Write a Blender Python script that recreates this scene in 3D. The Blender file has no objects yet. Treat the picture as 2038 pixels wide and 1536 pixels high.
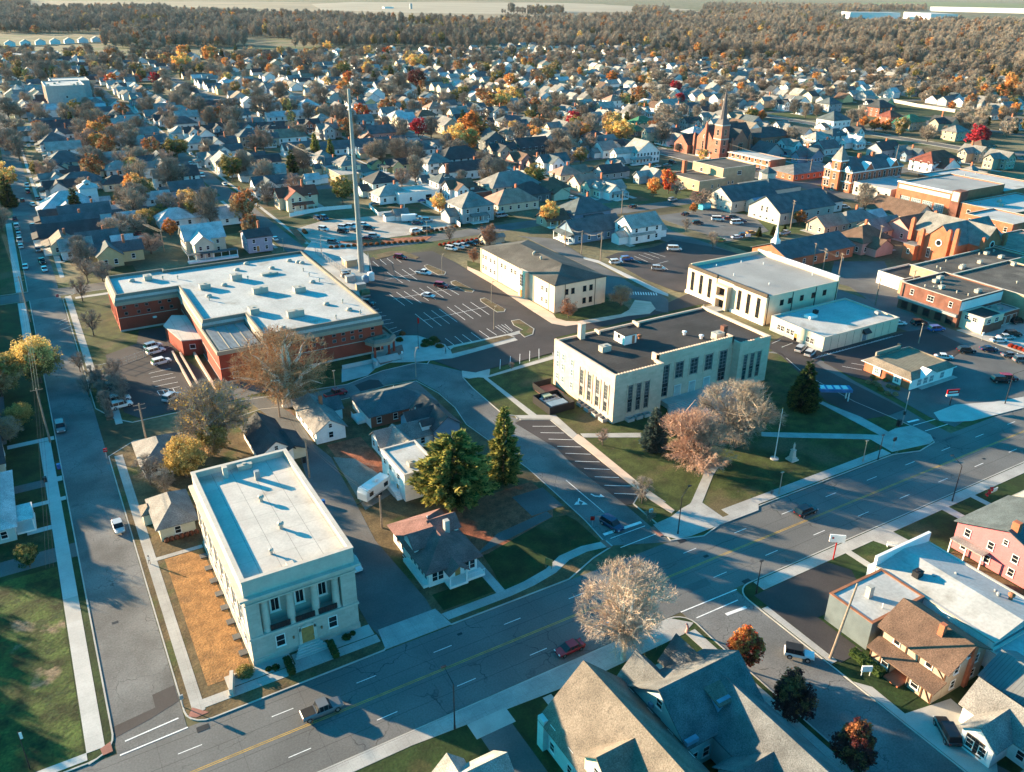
SUN_E, SUN_C, SKY_S, SKY_T, EXPO = 5.0, (1.0, .73, .45), .073, (.07, .95, 1.22), 2.22
HAZE = .000014
import bpy, bmesh, math, random
from mathutils import Vector, Matrix
random.seed(7)
S = bpy.context.scene
C = S.collection
PI = math.pi
# ---------------------------------------------------------------- camera model (photo calibration: 28 mm class drone lens, 90 m up)
F_, CX, CY, CAMH = 1655.0, 1019.0, 768.0, 90.0
def _cam():
    p, r, y = math.radians(25.59), math.radians(-.5576), math.radians(-30.7)
    cp, sp, cr, sr = math.cos(p), math.sin(p), math.cos(r), math.sin(r)
    rt = Vector((1, 0, 0)); fw = Vector((0, cp, -sp)); dn = Vector((0, -sp, -cp))
    R = Matrix.Rotation(y, 3, 'Z')
    return R @ (rt*cr+dn*sr), R @ (dn*cr-rt*sr), R @ fw
RT, DN, FW = _cam()
def G(px, py, z=0.0):
    """point of the photo -> point of the town plan (metres) at height z"""
    d = RT*((px-CX)/F_)+DN*((py-CY)/F_)+FW
    k = (z-CAMH)/d.z
    return d.x*k, d.y*k
def PX(X, Y, Z=0.0):
    v = Vector((X, Y, Z-CAMH)); w = v.dot(FW)
    if w < 1: return None
    return CX+F_*v.dot(RT)/w, CY+F_*v.dot(DN)/w
# ---------------------------------------------------------------- materials
MATS = {}
def nd(nt, t, **k):
    n = nt.nodes.new(t)
    for a, b in k.items(): setattr(n, a, b)
    return n
def mat(name, col, rough=.85, var=.18, scale=.6, col2=None, fine=.12, fscale=9., metal=0., bump=0., cracks=0., island=0., rand=0.,
        brick=None, transl=0., spec=.3, patch=None, stripes=None, emit=None, alpha=None, soft=.08, thr=.5):
    if name in MATS: return MATS[name]
    m = bpy.data.materials.new(name); m.use_nodes = True; nt = m.node_tree; L = nt.links
    b = nt.nodes['Principled BSDF']; out = nt.nodes['Material Output']
    b.inputs['Roughness'].default_value = rough; b.inputs['Metallic'].default_value = metal
    b.inputs['Specular IOR Level'].default_value = spec
    tc = nd(nt, 'ShaderNodeTexCoord'); V = tc.outputs['Object']
    def noise(s, det=3., vec=None):
        n = nd(nt, 'ShaderNodeTexNoise'); n.inputs['Scale'].default_value = s; n.inputs['Detail'].default_value = det
        L.new(vec or V, n.inputs['Vector']); return n.outputs['Fac']
    def ramp(f, a, c, ca=None, cb=None):
        r = nd(nt, 'ShaderNodeMapRange'); r.inputs['From Min'].default_value = a; r.inputs['From Max'].default_value = c
        L.new(f, r.inputs['Value']); return r.outputs['Result']
    def mix(f, a, c, mode='MIX'):
        n = nd(nt, 'ShaderNodeMix', data_type='RGBA', blend_type=mode)
        for i, v in ((0, f), (6, a), (7, c)):
            if isinstance(v, (int, float)): n.inputs[i].default_value = v
            elif isinstance(v, (tuple, list)): n.inputs[i].default_value = (*v[:3], 1)
            else: L.new(v, n.inputs[i])
        return n.outputs[2]
    lo = tuple(c*(1-var) for c in col); hi = tuple(min(1, c*(1+var)) for c in (col2 or col))
    cur = mix(ramp(noise(scale), .36, .64), lo, hi)
    if brick:
        n = nd(nt, 'ShaderNodeTexBrick'); sp = nd(nt, 'ShaderNodeSeparateXYZ'); cb = nd(nt, 'ShaderNodeCombineXYZ'); ad = nd(nt, 'ShaderNodeMath')
        L.new(V, sp.inputs[0]); L.new(sp.outputs[0], ad.inputs[0]); L.new(sp.outputs[1], ad.inputs[1])
        L.new(ad.outputs[0], cb.inputs[0]); L.new(sp.outputs[2], cb.inputs[1]); L.new(cb.outputs[0], n.inputs['Vector'])
        n.inputs['Scale'].default_value = brick[0]; n.inputs['Mortar Size'].default_value = brick[2]
        n.inputs['Brick Width'].default_value = brick[3] if len(brick) > 3 else .5
        n.inputs['Row Height'].default_value = brick[4] if len(brick) > 4 else .18
        n.inputs['Color1'].default_value = (1, 1, 1, 1); n.inputs['Color2'].default_value = (.86, .86, .86, 1)
        n.inputs['Mortar'].default_value = (brick[1], brick[1], brick[1], 1)
        cur = mix(1., cur, n.outputs['Color'], 'MULTIPLY')
    if patch:   # (colour, scale, threshold)
        for (pc, ps, pt) in (patch if isinstance(patch, list) else [patch]):
            cur = mix(ramp(noise(ps, 5.), pt, pt+soft), cur, pc)
    if stripes:  # (period, axis, width fraction, dark factor): seams and ribs across a sheet
        for (per, ax, wd, dk) in (stripes if isinstance(stripes, list) else [stripes]):
            sp = nd(nt, 'ShaderNodeSeparateXYZ'); L.new(V, sp.inputs[0])
            a = nd(nt, 'ShaderNodeMath', operation='DIVIDE'); L.new(sp.outputs[ax], a.inputs[0]); a.inputs[1].default_value = per
            fr = nd(nt, 'ShaderNodeMath', operation='FRACT'); L.new(a.outputs[0], fr.inputs[0])
            lt = nd(nt, 'ShaderNodeMath', operation='LESS_THAN'); L.new(fr.outputs[0], lt.inputs[0]); lt.inputs[1].default_value = wd
            cur = mix(lt.outputs[0], cur, mix(1., cur, (dk, dk, dk), 'MULTIPLY'))
    if cracks:
        wv = nd(nt, 'ShaderNodeVectorMath', operation='ADD'); nz = nd(nt, 'ShaderNodeTexNoise'); nz.inputs['Scale'].default_value = .5; L.new(V, nz.inputs['Vector'])
        sc = nd(nt, 'ShaderNodeVectorMath', operation='SCALE'); L.new(nz.outputs['Color'], sc.inputs[0]); sc.inputs['Scale'].default_value = 2.5
        L.new(V, wv.inputs[0]); L.new(sc.outputs[0], wv.inputs[1])
        vo = nd(nt, 'ShaderNodeTexVoronoi', feature='DISTANCE_TO_EDGE'); vo.inputs['Scale'].default_value = cracks; L.new(wv.outputs[0], vo.inputs['Vector'])
        f1 = ramp(vo.outputs['Distance'], .012, .0); f2 = ramp(noise(.12), .45, .6)
        mm = nd(nt, 'ShaderNodeMath', operation='MULTIPLY'); L.new(f1, mm.inputs[0]); L.new(f2, mm.inputs[1])
        cur = mix(mm.outputs[0], cur, tuple(c*.35 for c in col))
    if fine: cur = mix(1., cur, mix(ramp(noise(fscale, 4.), .3, .7), (1-fine,)*3, (1+fine,)*3), 'MULTIPLY')
    if island:
        ge = nd(nt, 'ShaderNodeNewGeometry'); cur = mix(1., cur, mix(ge.outputs['Random Per Island'], (1-island,)*3, (1+island, 1+island*.8, 1+island*.5)), 'MULTIPLY')
    if rand:
        oi = nd(nt, 'ShaderNodeObjectInfo'); cur = mix(1., cur, mix(oi.outputs['Random'], (1-rand, 1-rand*.8, 1-rand*.6), (1+rand, 1+rand, 1+rand)), 'MULTIPLY')
    L.new(cur, b.inputs['Base Color'])
    if bump:
        bp = nd(nt, 'ShaderNodeBump'); bp.inputs['Strength'].default_value = bump; bp.inputs['Distance'].default_value = .1
        L.new(noise(fscale*.6, 4.), bp.inputs['Height']); L.new(bp.outputs[0], b.inputs['Normal'])
    if transl:
        t = nd(nt, 'ShaderNodeBsdfTranslucent'); L.new(cur, t.inputs[0]); ms = nd(nt, 'ShaderNodeMixShader'); ms.inputs[0].default_value = transl
        L.new(b.outputs[0], ms.inputs[1]); L.new(t.outputs[0], ms.inputs[2]); L.new(ms.outputs[0], out.inputs[0])
    if emit: b.inputs['Emission Color'].default_value = (*emit[:3], 1); b.inputs['Emission Strength'].default_value = emit[3]
    MATS[name] = m
    return m
def M(n): return MATS[n]
def paint(name, col, rough=.35, **k): return mat(name, col, rough, var=.05, fine=.04, spec=.5, **k)
# ---------------------------------------------------------------- mesh builder
class MB:
    def __init__(s): s.v = []; s.f = []; s.m = []; s.cm = 0
    def add(s, vs, fs):
        o = len(s.v); s.v += [tuple(v) for v in vs]
        for f in fs: s.f.append(tuple(i+o for i in f)); s.m.append(s.cm)
        return s
    def mt(s, i): s.cm = i; return s
    def box(s, x0, y0, z0, x1, y1, z1):
        if x1 < x0: x0, x1 = x1, x0
        if y1 < y0: y0, y1 = y1, y0
        if z1 < z0: z0, z1 = z1, z0
        return s.add([(x0, y0, z0), (x1, y0, z0), (x1, y1, z0), (x0, y1, z0), (x0, y0, z1), (x1, y0, z1), (x1, y1, z1), (x0, y1, z1)],
                     [(0, 3, 2, 1), (4, 5, 6, 7), (0, 1, 5, 4), (1, 2, 6, 5), (2, 3, 7, 6), (3, 0, 4, 7)])
    def prism(s, poly, z0, z1, bottom=True):
        n = len(poly)
        if sum(poly[i][0]*poly[(i+1) % n][1]-poly[(i+1) % n][0]*poly[i][1] for i in range(n)) < 0: poly = poly[::-1]
        v = [(p[0], p[1], z0) for p in poly]+[(p[0], p[1], z1) for p in poly]
        f = [tuple(range(n, 2*n))]+[(i, (i+1) % n, n+(i+1) % n, n+i) for i in range(n)]
        if bottom: f.append(tuple(range(n-1, -1, -1)))
        return s.add(v, f)
    def frus(s, r0, r1, z0, z1):   # rects (x0,y0,x1,y1)
        a = [(r0[0], r0[1], z0), (r0[2], r0[1], z0), (r0[2], r0[3], z0), (r0[0], r0[3], z0)]
        b = [(r1[0], r1[1], z1), (r1[2], r1[1], z1), (r1[2], r1[3], z1), (r1[0], r1[3], z1)]
        return s.add(a+b, [(0, 3, 2, 1), (4, 5, 6, 7), (0, 1, 5, 4), (1, 2, 6, 5), (2, 3, 7, 6), (3, 0, 4, 7)])
    def tube(s, p, q, r0, r1=None, n=6, cap=True):
        r1 = r0 if r1 is None else r1
        p = Vector(p); q = Vector(q); d = (q-p)
        if d.length < 1e-6: return s
        d.normalize(); u = d.orthogonal().normalized(); w = d.cross(u)
        v = []
        for c, r in ((p, r0), (q, r1)):
            for i in range(n):
                a = 2*PI*i/n; v.append(c+u*(math.cos(a)*r)+w*(math.sin(a)*r))
        f = [(i, (i+1) % n, n+(i+1) % n, n+i) for i in range(n)]
        if cap: f += [tuple(range(n-1, -1, -1)), tuple(range(n, 2*n))]
        return s.add(v, f)
    def lathe(s, prof, x=0, y=0, n=12):   # [(r,z)]
        v = []; f = []
        for r, z in prof:
            for i in range(n):
                a = 2*PI*i/n; v.append((x+r*math.cos(a), y+r*math.sin(a), z))
        for k in range(len(prof)-1):
            for i in range(n):
                j = (i+1) % n; f.append((k*n+i, k*n+j, (k+1)*n+j, (k+1)*n+i))
        f.append(tuple(range(n-1, -1, -1))); f.append(tuple((len(prof)-1)*n+i for i in range(n)))
        return s.add(v, f)
    def mesh(s, name, mats):
        me = bpy.data.meshes.new(name); me.from_pydata(s.v, [], s.f)
        for m in (mats if isinstance(mats, (list, tuple)) else [mats]): me.materials.append(M(m) if isinstance(m, str) else m)
        me.polygons.foreach_set('material_index', s.m); me.update(); return me
    def build(s, name, mats, parent=None, loc=None, rz=0):
        return link(name, s.mesh(name, mats), parent, loc, rz)
def link(name, me, parent=None, loc=None, rz=0):
    o = bpy.data.objects.new(name, me); C.objects.link(o)
    if parent: o.parent = parent
    if loc: o.location = loc
    if rz: o.rotation_euler.z = rz
    return o
THINGS = []
def tag(o, label, cat, group=None):
    o['label'] = label; o['category'] = cat
    if group: o['group'] = group
    THINGS.append(o); return o
def thing(name, label, cat, loc=(0, 0, 0), rz=0, group=None):
    o = bpy.data.objects.new(name, None); C.objects.link(o); o.location = loc; o.rotation_euler.z = rz; o.empty_display_size = .5
    return tag(o, label, cat, group)
def struct(o, kind='structure'): o['kind'] = kind; return o
def kids(o): return CH.get(o.name, [])
def copy_tree(src, loc, rz=0, sc=1., label='', cat=None, group=None):
    r = src.copy(); C.objects.link(r); r.location = loc; r.rotation_euler = (0, 0, rz)
    r.scale = (sc, sc, sc) if not isinstance(sc, tuple) else sc
    r['label'] = label
    if cat: r['category'] = cat
    if group: r['group'] = group
    for ch in src.children:
        c = ch.copy(); C.objects.link(c); c.parent = r
        for g in ch.children:
            d = g.copy(); C.objects.link(d); d.parent = c
    THINGS.append(r); return r
# ---------------------------------------------------------------- materials used in the place
mat('asphalt_main', (.135, .135, .13), .9, var=.16, scale=.08, fine=.16, fscale=4, cracks=.1, stripes=[(3.6, 1, .03, .62), (9.5, 0, .008, .75)], patch=[((.09, .09, .09), .07, .66)])
mat('asphalt_old', (.14, .14, .135), .92, var=.28, scale=.12, fine=.22, fscale=4, cracks=.2, patch=[((.085, .085, .085), .1, .66)])
mat('asphalt_mid', (.115, .115, .112), .9, var=.2, scale=.1, fine=.15, fscale=5, patch=[((.13, .13, .125), .09, .6)])
mat('asphalt_new', (.05, .044, .044), .85, var=.2, scale=.1, fine=.15, fscale=5)
mat('gravel', (.2, .185, .16), .95, var=.2, scale=.2, fine=.3, fscale=6, bump=.3)
mat('gravel_pale', (.34, .31, .27), .95, var=.15, scale=.2, fine=.2, fscale=4)
mat('concrete', (.36, .35, .325), .9, var=.14, scale=.25, fine=.1, fscale=5, stripes=[(1.6, 0, .025, .75), (1.6, 1, .025, .75)])
mat('concrete_new', (.46, .45, .42), .9, var=.08, scale=.25, fine=.08, fscale=5, stripes=[(1.6, 1, .025, .8)])
mat('concrete_plain', (.4, .385, .35), .9, var=.12, scale=.3, fine=.1)
mat('paver_red', (.3, .13, .1), .9, var=.15, scale=.5)
mat('paint_line', (.75, .75, .72), .7, var=.12, scale=.8, fine=.2)
mat('paint_yellow', (.45, .28, .06), .8, var=.2, scale=.7, fine=.2)
mat('paint_blue', (.08, .3, .6), .7)
mat('lawn', (.045, .06, .014), .95, var=.35, scale=.35, fine=.3, fscale=3.5, bump=.6, patch=[((.11, .085, .04), .07, .53), ((.07, .06, .03), .6, .62)], soft=.12)
mat('lawn_green', (.02, .04, .009), .95, var=.3, scale=.3, fine=.3, fscale=3.5, bump=.6, patch=[((.085, .075, .03), .09, .6)], soft=.12)
mat('lawn_brown', (.11, .078, .038), .95, var=.3, scale=.3, fine=.3, fscale=3.5, bump=.6, patch=[((.06, .075, .02), .13, .55)], soft=.1)
mat('lawn_rough', (.04, .062, .012), .95, var=.6, scale=.25, fine=.4, fscale=2.5, bump=.8, patch=[((.19, .14, .085), .11, .62), ((.03, .05, .012), .4, .58)], soft=.05)
mat('straw', (.3, .15, .052), .95, var=.22, scale=.5, fine=.35, fscale=5, bump=.8, patch=[((.15, .085, .04), .2, .55)], soft=.15)
mat('leaf_litter', (.25, .085, .045), .95, var=.3, scale=.6, fine=.4, fscale=5, bump=.5, patch=[((.13, .11, .09), .15, .63)])
mat('town_ground', (.075, .068, .033), .95, var=.4, scale=.03, col2=(.14, .12, .065), fine=.3, fscale=.8, patch=[((.05, .075, .02), .013, .52), ((.17, .13, .075), .03, .62)], soft=.06)
mat('field_tan', (.2, .16, .105), .95, var=.12, scale=.004, fine=.08, fscale=.05, patch=[((.25, .2, .13), .002, .5)], soft=.1)
mat('field_pale', (.29, .245, .18), .95, var=.1, scale=.004, fine=.06, fscale=.05)
mat('field_green', (.1, .13, .04), .95, var=.2, scale=.01, fine=.1, fscale=.1)
mat('woods_floor', (.07, .055, .035), .95, var=.3, scale=.02)
# building skins
mat('limestone', (.5, .44, .37), .85, var=.07, scale=.4, fine=.06, fscale=3, brick=(1., .82, .012, 1.5, .62))
mat('limestone_plain', (.51, .455, .385), .85, var=.07, scale=.5, fine=.06, fscale=3)
mat('buffstone', (.66, .49, .365), .85, var=.06, scale=.3, fine=.05, fscale=3, brick=(1., .9, .012, 1.2, .6))
mat('roof_pale', (.5, .47, .42), .85, var=.08, scale=.3, fine=.08, fscale=3, stripes=[(3.1, 0, .03, .6), (5.5, 1, .015, .75)], patch=[((.27, .2, .14), .14, .6), ((.16, .16, .16), .35, .68)], soft=.2)
mat('roof_white', (.43, .425, .4), .75, var=.1, scale=.15, fine=.12, fscale=2, patch=[((.3, .285, .25), .12, .6), ((.2, .19, .17), .3, .7)], soft=.12, stripes=[(4.2, 0, .012, .8)])
mat('roof_grey', (.3, .295, .28), .85, var=.1, scale=.1, fine=.08, fscale=3)
mat('roof_black', (.04, .037, .036), .9, var=.25, scale=.12, fine=.2, fscale=3, stripes=[(3.2, 1, .02, 1.7)])
mat('roof_darkgrey', (.085, .078, .068), .9, var=.25, scale=.15, fine=.25, fscale=3, patch=[((.15, .135, .115), .12, .58), ((.04, .04, .04), .3, .66)], soft=.12)
mat('red_brick', (.34, .06, .035), .9, var=.12, scale=.4, fine=.1, fscale=6, brick=(1.6, .8, .02))
mat('orange_brick', (.45, .145, .075), .9, var=.14, scale=.4, fine=.12, fscale=6, brick=(1.6, .85, .02))
mat('dark_brick', (.2, .085, .06), .9, var=.2, scale=.4, fine=.12, fscale=6, brick=(1.6, .85, .02))
mat('tan_brick', (.5, .34, .21), .9, var=.1, scale=.4, fine=.1, fscale=6, brick=(1.6, .88, .02))
mat('tan_band', (.33, .28, .21), .8, var=.06)
mat('mansard_tan', (.2, .175, .14), .8, var=.06, stripes=[(.45, 0, .12, .75), (.45, 1, .12, .75)])
mat('cream_stucco', (.7, .54, .385), .85, var=.06, scale=.5, fine=.04)
mat('cream_panel', (.68, .55, .39), .7, var=.05, scale=.5)
mat('blue_grey_panel', (.12, .15, .16), .6, var=.1); mat('dark_panel', (.03, .033, .037), .8, var=.1, spec=.1); mat('door_pale', (.4, .42, .4), .6)
mat('bronze', (.08, .06, .045), .5, var=.1)
mat('grey_metal', (.33, .34, .34), .55, metal=.3, var=.08)
mat('dark_metal', (.02, .02, .022), .5, var=.1)
mat('steel_pole', (.3, .31, .3), .5, metal=.2, var=.08)
mat('wood_pole', (.26, .2, .15), .9, var=.2, scale=2)
mat('wood_door', (.42, .2, .06), .6, var=.15, scale=1.5)
mat('white_trim', (.78, .76, .72), .6, var=.04)
mat('glass_dark', (.012, .016, .02), .15, var=.2, spec=.35)
mat('glass_pale', (.16, .22, .25), .15, var=.3, scale=.8, spec=.8)
mat('blind_glass', (.05, .06, .065), .25, var=.5, scale=1.2, spec=.3)
mat('fabric_blue', (.05, .12, .3), .7)
mat('sheet_blue', (.16, .25, .33), .5, var=.08)
mat('rooftop_unit', (.4, .37, .31), .6, var=.08)
mat('rust', (.3, .12, .06), .8)
mat('pink_siding', (.62, .17, .18), .85, var=.05, scale=.4, fine=.06, brick=(1.6, .9, .02))
mat('steeple_slate', (.13, .11, .11), .8, var=.15)
mat('pale_green_glass', (.3, .5, .42), .3, var=.2)
mat('green_tank', (.05, .12, .06), .5)
WALLC = {'W': ('siding_white', (.76, .75, .72)), 'C': ('siding_cream', (.62, .55, .4)), 'G': ('siding_grey', (.36, .37, .37)), 'B': ('siding_blue', (.16, .24, .32)),
         'T': ('siding_tan', (.42, .34, .25)), 'R': ('brick_house', (.3, .1, .06)), 'P': ('siding_pink', (.5, .28, .25)), 'Y': ('siding_yellow', (.6, .48, .24)),
         'D': ('siding_dark', (.1, .12, .13)), 'L': ('siding_lilac', (.36, .35, .42)), 'N': ('siding_green', (.3, .38, .33)), 'A': ('siding_aqua', (.42, .55, .53))}
for k_, (n_, c_) in WALLC.items(): mat(n_, c_, .8, var=.06, scale=.7, fine=.05, fscale=4, stripes=None if k_ == 'R' else [(.3, 2, .14, .84)])
ROOFC = {'k': ('shingle_charcoal', (.05, .054, .057)), 'g': ('shingle_grey', (.2, .19, .175)), 'l': ('shingle_light', (.3, .29, .26)), 'b': ('shingle_brown', (.13, .08, .055)),
         'r': ('shingle_red', (.2, .06, .04)), 'n': ('roof_green', (.03, .16, .09)), 't': ('shingle_tan', (.2, .165, .125)), 'w': ('roof_metal_pale', (.45, .46, .45)),
         's': ('shingle_slate', (.085, .105, .11)), 'o': ('shingle_rose', (.34, .2, .15)), 'v': ('shingle_weathered', (.17, .14, .11))}
for k_, (n_, c_) in ROOFC.items(): mat(n_, c_, .9, var=.2, scale=.35, fine=.4, fscale=6, bump=.3, patch=[(tuple(v*.7 for v in c_), .5, .62)], soft=.15)
NAMEW = {'W': 'white', 'C': 'cream', 'G': 'grey', 'B': 'blue', 'T': 'tan', 'R': 'red brick', 'P': 'pink', 'Y': 'yellow', 'D': 'dark', 'L': 'lilac', 'N': 'green', 'A': 'pale aqua'}
NAMER = {'k': 'charcoal', 'g': 'grey', 'l': 'light grey', 'b': 'brown', 'r': 'red', 'n': 'green', 't': 'tan', 'w': 'pale metal', 's': 'slate', 'o': 'rose', 'v': 'weathered'}
# ---------------------------------------------------------------- windows, doors
WC = {}; SUB = True
def window(parent, x, y, z, ang, w, h, nx=1, ny=2, frame='white_trim', glass='glass_dark', name='window', fw=.09, sill=True):
    """window on a wall; (x,y) centre on the wall face, ang = direction along the wall (outside on its right)"""
    k = (round(w, 2), round(h, 2), nx, ny, frame, glass, sill, name, fw, SUB)
    if k not in WC:
        b = MB(); g = MB().box(-w/2, -.03, 0, w/2, .02, h)
        if not SUB: b.mt(1).box(-w/2, -.03, 0, w/2, .02, h).mt(0)
        b.box(-w/2-fw, -.09, -fw, -w/2, .02, h+fw); b.box(w/2, -.09, -fw, w/2+fw, .02, h+fw)
        b.box(-w/2, -.09, h, w/2, .02, h+fw); b.box(-w/2, -.09, -fw, w/2, .02, 0)
        for i in range(1, nx): b.box(-w/2+w*i/nx-.03, -.06, 0, -w/2+w*i/nx+.03, .0, h)
        for i in range(1, ny): b.box(-w/2, -.055, h*i/ny-.03, w/2, .0, h*i/ny+.03)
        if sill: b.box(-w/2-fw-.06, -.16, -fw-.08, w/2+fw+.06, .0, -fw)
        WC[k] = (g.mesh(name, glass), b.mesh('frame', frame)) if SUB else b.mesh(name, [frame, glass])
    if SUB: o = link(name, WC[k][0], parent, (x, y, z), ang); link('frame', WC[k][1], o); return o
    return link(name, WC[k], parent, (x, y, z), ang)
def wrow(parent, p, q, ss, z, w, h, **k):
    """windows along the wall from p to q (outside on the right of p->q), at fractions ss"""
    a = math.atan2(q[1]-p[1], q[0]-p[0])
    for s in ss: window(parent, p[0]+(q[0]-p[0])*s, p[1]+(q[1]-p[1])*s, z, a, w, h, **k)
def door(parent, x, y, z, ang, w=1., h=2.1, m='wood_door', frame='white_trim'):
    k = ('door', w, h, m, frame)
    if k not in WC:
        b = MB(); b.mt(0).box(-w/2, -.05, 0, w/2, .02, h); b.mt(1); b.box(-w/2-.12, -.1, 0, -w/2, .02, h+.12); b.box(w/2, -.1, 0, w/2+.12, .02, h+.12); b.box(-w/2, -.1, h, w/2, .02, h+.12)
        WC[k] = b.mesh('door', [m, frame]); WC['handle', w] = MB().box(w/2-.16, -.1, 1., w/2-.1, -.05, 1.1).mesh('handle', 'grey_metal')
    o = link('door', WC[k], parent, (x, y, z), ang)
    if SUB: link('handle', WC['handle', w], o)
    return o
def gable(b, x0, y0, x1, y1, z, rise, axis='y', ov=.45, th=.18, skin=None):
    """gable roof slab over the rect; axis = ridge direction; returns b"""
    if axis == 'y':
        xm = (x0+x1)/2; hw = (x1-x0)/2; dz = rise*ov/hw; a, c = y0-ov, y1+ov
        for sx in (-1, 1):
            xe = xm+sx*(hw+ov)
            v = [(xe, a, z-dz), (xm, a, z+rise), (xm, c, z+rise), (xe, c, z-dz), (xe, a, z-dz+th), (xm, a, z+rise+th), (xm, c, z+rise+th), (xe, c, z-dz+th)]
            f = [(0, 1, 2, 3), (7, 6, 5, 4), (0, 4, 5, 1), (1, 5, 6, 2), (2, 6, 7, 3), (3, 7, 4, 0)]
            b.add(v, f if sx > 0 else [t[::-1] for t in f])
    else:
        c = MB(); gable(c, y0, x0, y1, x1, z, rise, 'y', ov, th)
        b.add([(v[1], v[0], v[2]) for v in c.v], [f[::-1] for f in c.f])
    return b
def gwall(b, x0, y0, x1, y1, z0, z1, rise, axis='y'):
    if axis == 'y':
        xm = (x0+x1)/2
        pts = [(x0, z0), (x1, z0), (x1, z1), (xm, z1+rise), (x0, z1)]
        v = [(p[0], y0, p[1]) for p in pts]+[(p[0], y1, p[1]) for p in pts]
        b.add(v, [(0, 1, 2, 3, 4), (9, 8, 7, 6, 5)]+[(i, i+5, (i+1) % 5+5, (i+1) % 5) for i in range(5)])
    else:
        ym = (y0+y1)/2
        pts = [(y0, z0), (y1, z0), (y1, z1), (ym, z1+rise), (y0, z1)]
        v = [(x0, p[0], p[1]) for p in pts]+[(x1, p[0], p[1]) for p in pts]
        b.add(v, [(4, 3, 2, 1, 0), (5, 6, 7, 8, 9)]+[((i+1) % 5, (i+1) % 5+5, i+5, i) for i in range(5)])
    return b
def hip(b, x0, y0, x1, y1, z, rise, ov=.5, th=.15, ridge=None):
    x0 -= ov; y0 -= ov; x1 += ov; y1 += ov; w, d = x1-x0, y1-y0; z -= ov*.25
    if w >= d: r = d/2 if ridge is None else ridge; A = (x0+r, (y0+y1)/2); B = (x1-r, (y0+y1)/2)
    else: r = w/2 if ridge is None else ridge; A = ((x0+x1)/2, y0+r); B = ((x0+x1)/2, y1-r)
    zt = z+rise+.1
    if abs(A[0]-B[0])+abs(A[1]-B[1]) < .05: B = (A[0]+.03, A[1]+.03)
    v = [(x0, y0, z), (x1, y0, z), (x1, y1, z), (x0, y1, z), (x0, y0, z+th), (x1, y0, z+th), (x1, y1, z+th), (x0, y1, z+th), (*A, zt), (*B, zt)]
    f = [(0, 3, 2, 1), (0, 1, 5, 4), (1, 2, 6, 5), (2, 3, 7, 6), (3, 0, 4, 7)]
    if w >= d: f += [(4, 5, 9, 8), (5, 6, 9), (6, 7, 8, 9), (7, 4, 8)]
    else: f += [(4, 5, 8), (5, 6, 9, 8), (6, 7, 9), (7, 4, 8, 9)]
    return b.add(v, f)
def parapet(b, x0, y0, x1, y1, z0, z1, t=.35):
    b.box(x0, y0, z0, x1, y0+t, z1); b.box(x0, y1-t, z0, x1, y1, z1); b.box(x0, y0+t, z0, x0+t, y1-t, z1); b.box(x1-t, y0+t, z0, x1, y1-t, z1); return b
def vent(b, x, y, z, r=.3, h=.8): b.lathe([(r*.6, z), (r*.6, z+h*.6), (r, z+h*.6), (r*1.05, z+h*.85), (r*.5, z+h)], x, y, 10); return b
def rtu(b, x, y, z, w=2., d=1.4, h=1.2):
    b.box(x-w/2, y-d/2, z+.15, x+w/2, y+d/2, z+h); b.box(x-w/2+.1, y-d/2+.1, z, x+w/2-.1, y+d/2-.1, z+.15)
    b.box(x-w/2-.05, y-d/2-.05, z+h, x+w/2+.05, y+d/2+.05, z+h+.06); b.lathe([(.35, z+h+.06), (.35, z+h+.2)], x, y, 10); return b
# ---------------------------------------------------------------- ground, streets, lots
def P(s, ox=0, oy=0, k=1., z=0):
    r = []
    for t in s.split():
        a, b = t.split(','); r.append(G(ox+float(a)*k, oy+float(b)*k, z))
    return r
def R4(x0, y0, x1, y1): return [(x0, y0), (x1, y0), (x1, y1), (x0, y1)]
def slab(name, polys, z, m, z0=None):
    b = MB()
    for p in polys: b.prism(p, z-.06 if z0 is None else z0, z, bottom=False)
    return struct(b.build(name, m))
b = MB(); b.add([(-14000, -6000, 0), (22000, -6000, 0), (22000, 24000, 0), (-14000, 24000, 0)], [(0, 1, 2, 3)])
struct(b.build('ground', 'town_ground'))
# main street (6 lanes of concrete, runs across the picture) and the other streets
slab('main_road', [R4(-500, 76, 1400, 91.5)], .02, 'asphalt_main', -.2)
STX = [(-4.5, 4.1, 91.5, 1120), (82, 89.5, 287.5, 1120)]
slab('side_street', [R4(-4.6, 91.5, 4.1, 1120)], .03, 'asphalt_old', -.2)
slab('far_street', [R4(81.5, 299, 89, 1150), R4(161, 310, 169, 1000), R4(231, 310, 239, 950), R4(-84, 91.5, -76, 1000), R4(341, 60, 352, 980), R4(426, 91.5, 434, 960), R4(520, 91.5, 528, 960), R4(610, 91.5, 618, 900), R4(700, 91.5, 708, 900)], .03, 'asphalt_mid', -.2)
YS = [(400, 408), (500, 508), (600, 608), (700, 708), (800, 808), (900, 908)]
slab('cross_street', [R4(-200, a, 1000, c) for a, c in YS]+[R4(-200, 290, 64, 298)], .04, 'asphalt_mid', -.2)
slab('back_street', [R4(64, 290, 100, 299), R4(100, 290, 341, 299.5), R4(352, 290, 800, 299)], .042, 'asphalt_mid', -.2)
slab('short_street', [P('1040,838 1025,836 1107,892 1140,925 1245,1005 1312,1062 1340,1078 1212,1086 1165,1035 1100,975 1050,930 927,841 905,808 872,779 828,755 770,765 694,790 650,800 560,830 480,850 470,830 560,800 660,772 700,754 760,735 828,718 850,722 918,738 930,760 975,796 1000,823')], .034, 'asphalt_old', -.2)
slab('east_street', [P('1530,700 1600,692 1640,720 1700,758 1780,800 1850,842 1900,866 1790,906 1740,872 1690,850 1640,830 1560,775')], .036, 'asphalt_mid', -.2)
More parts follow.
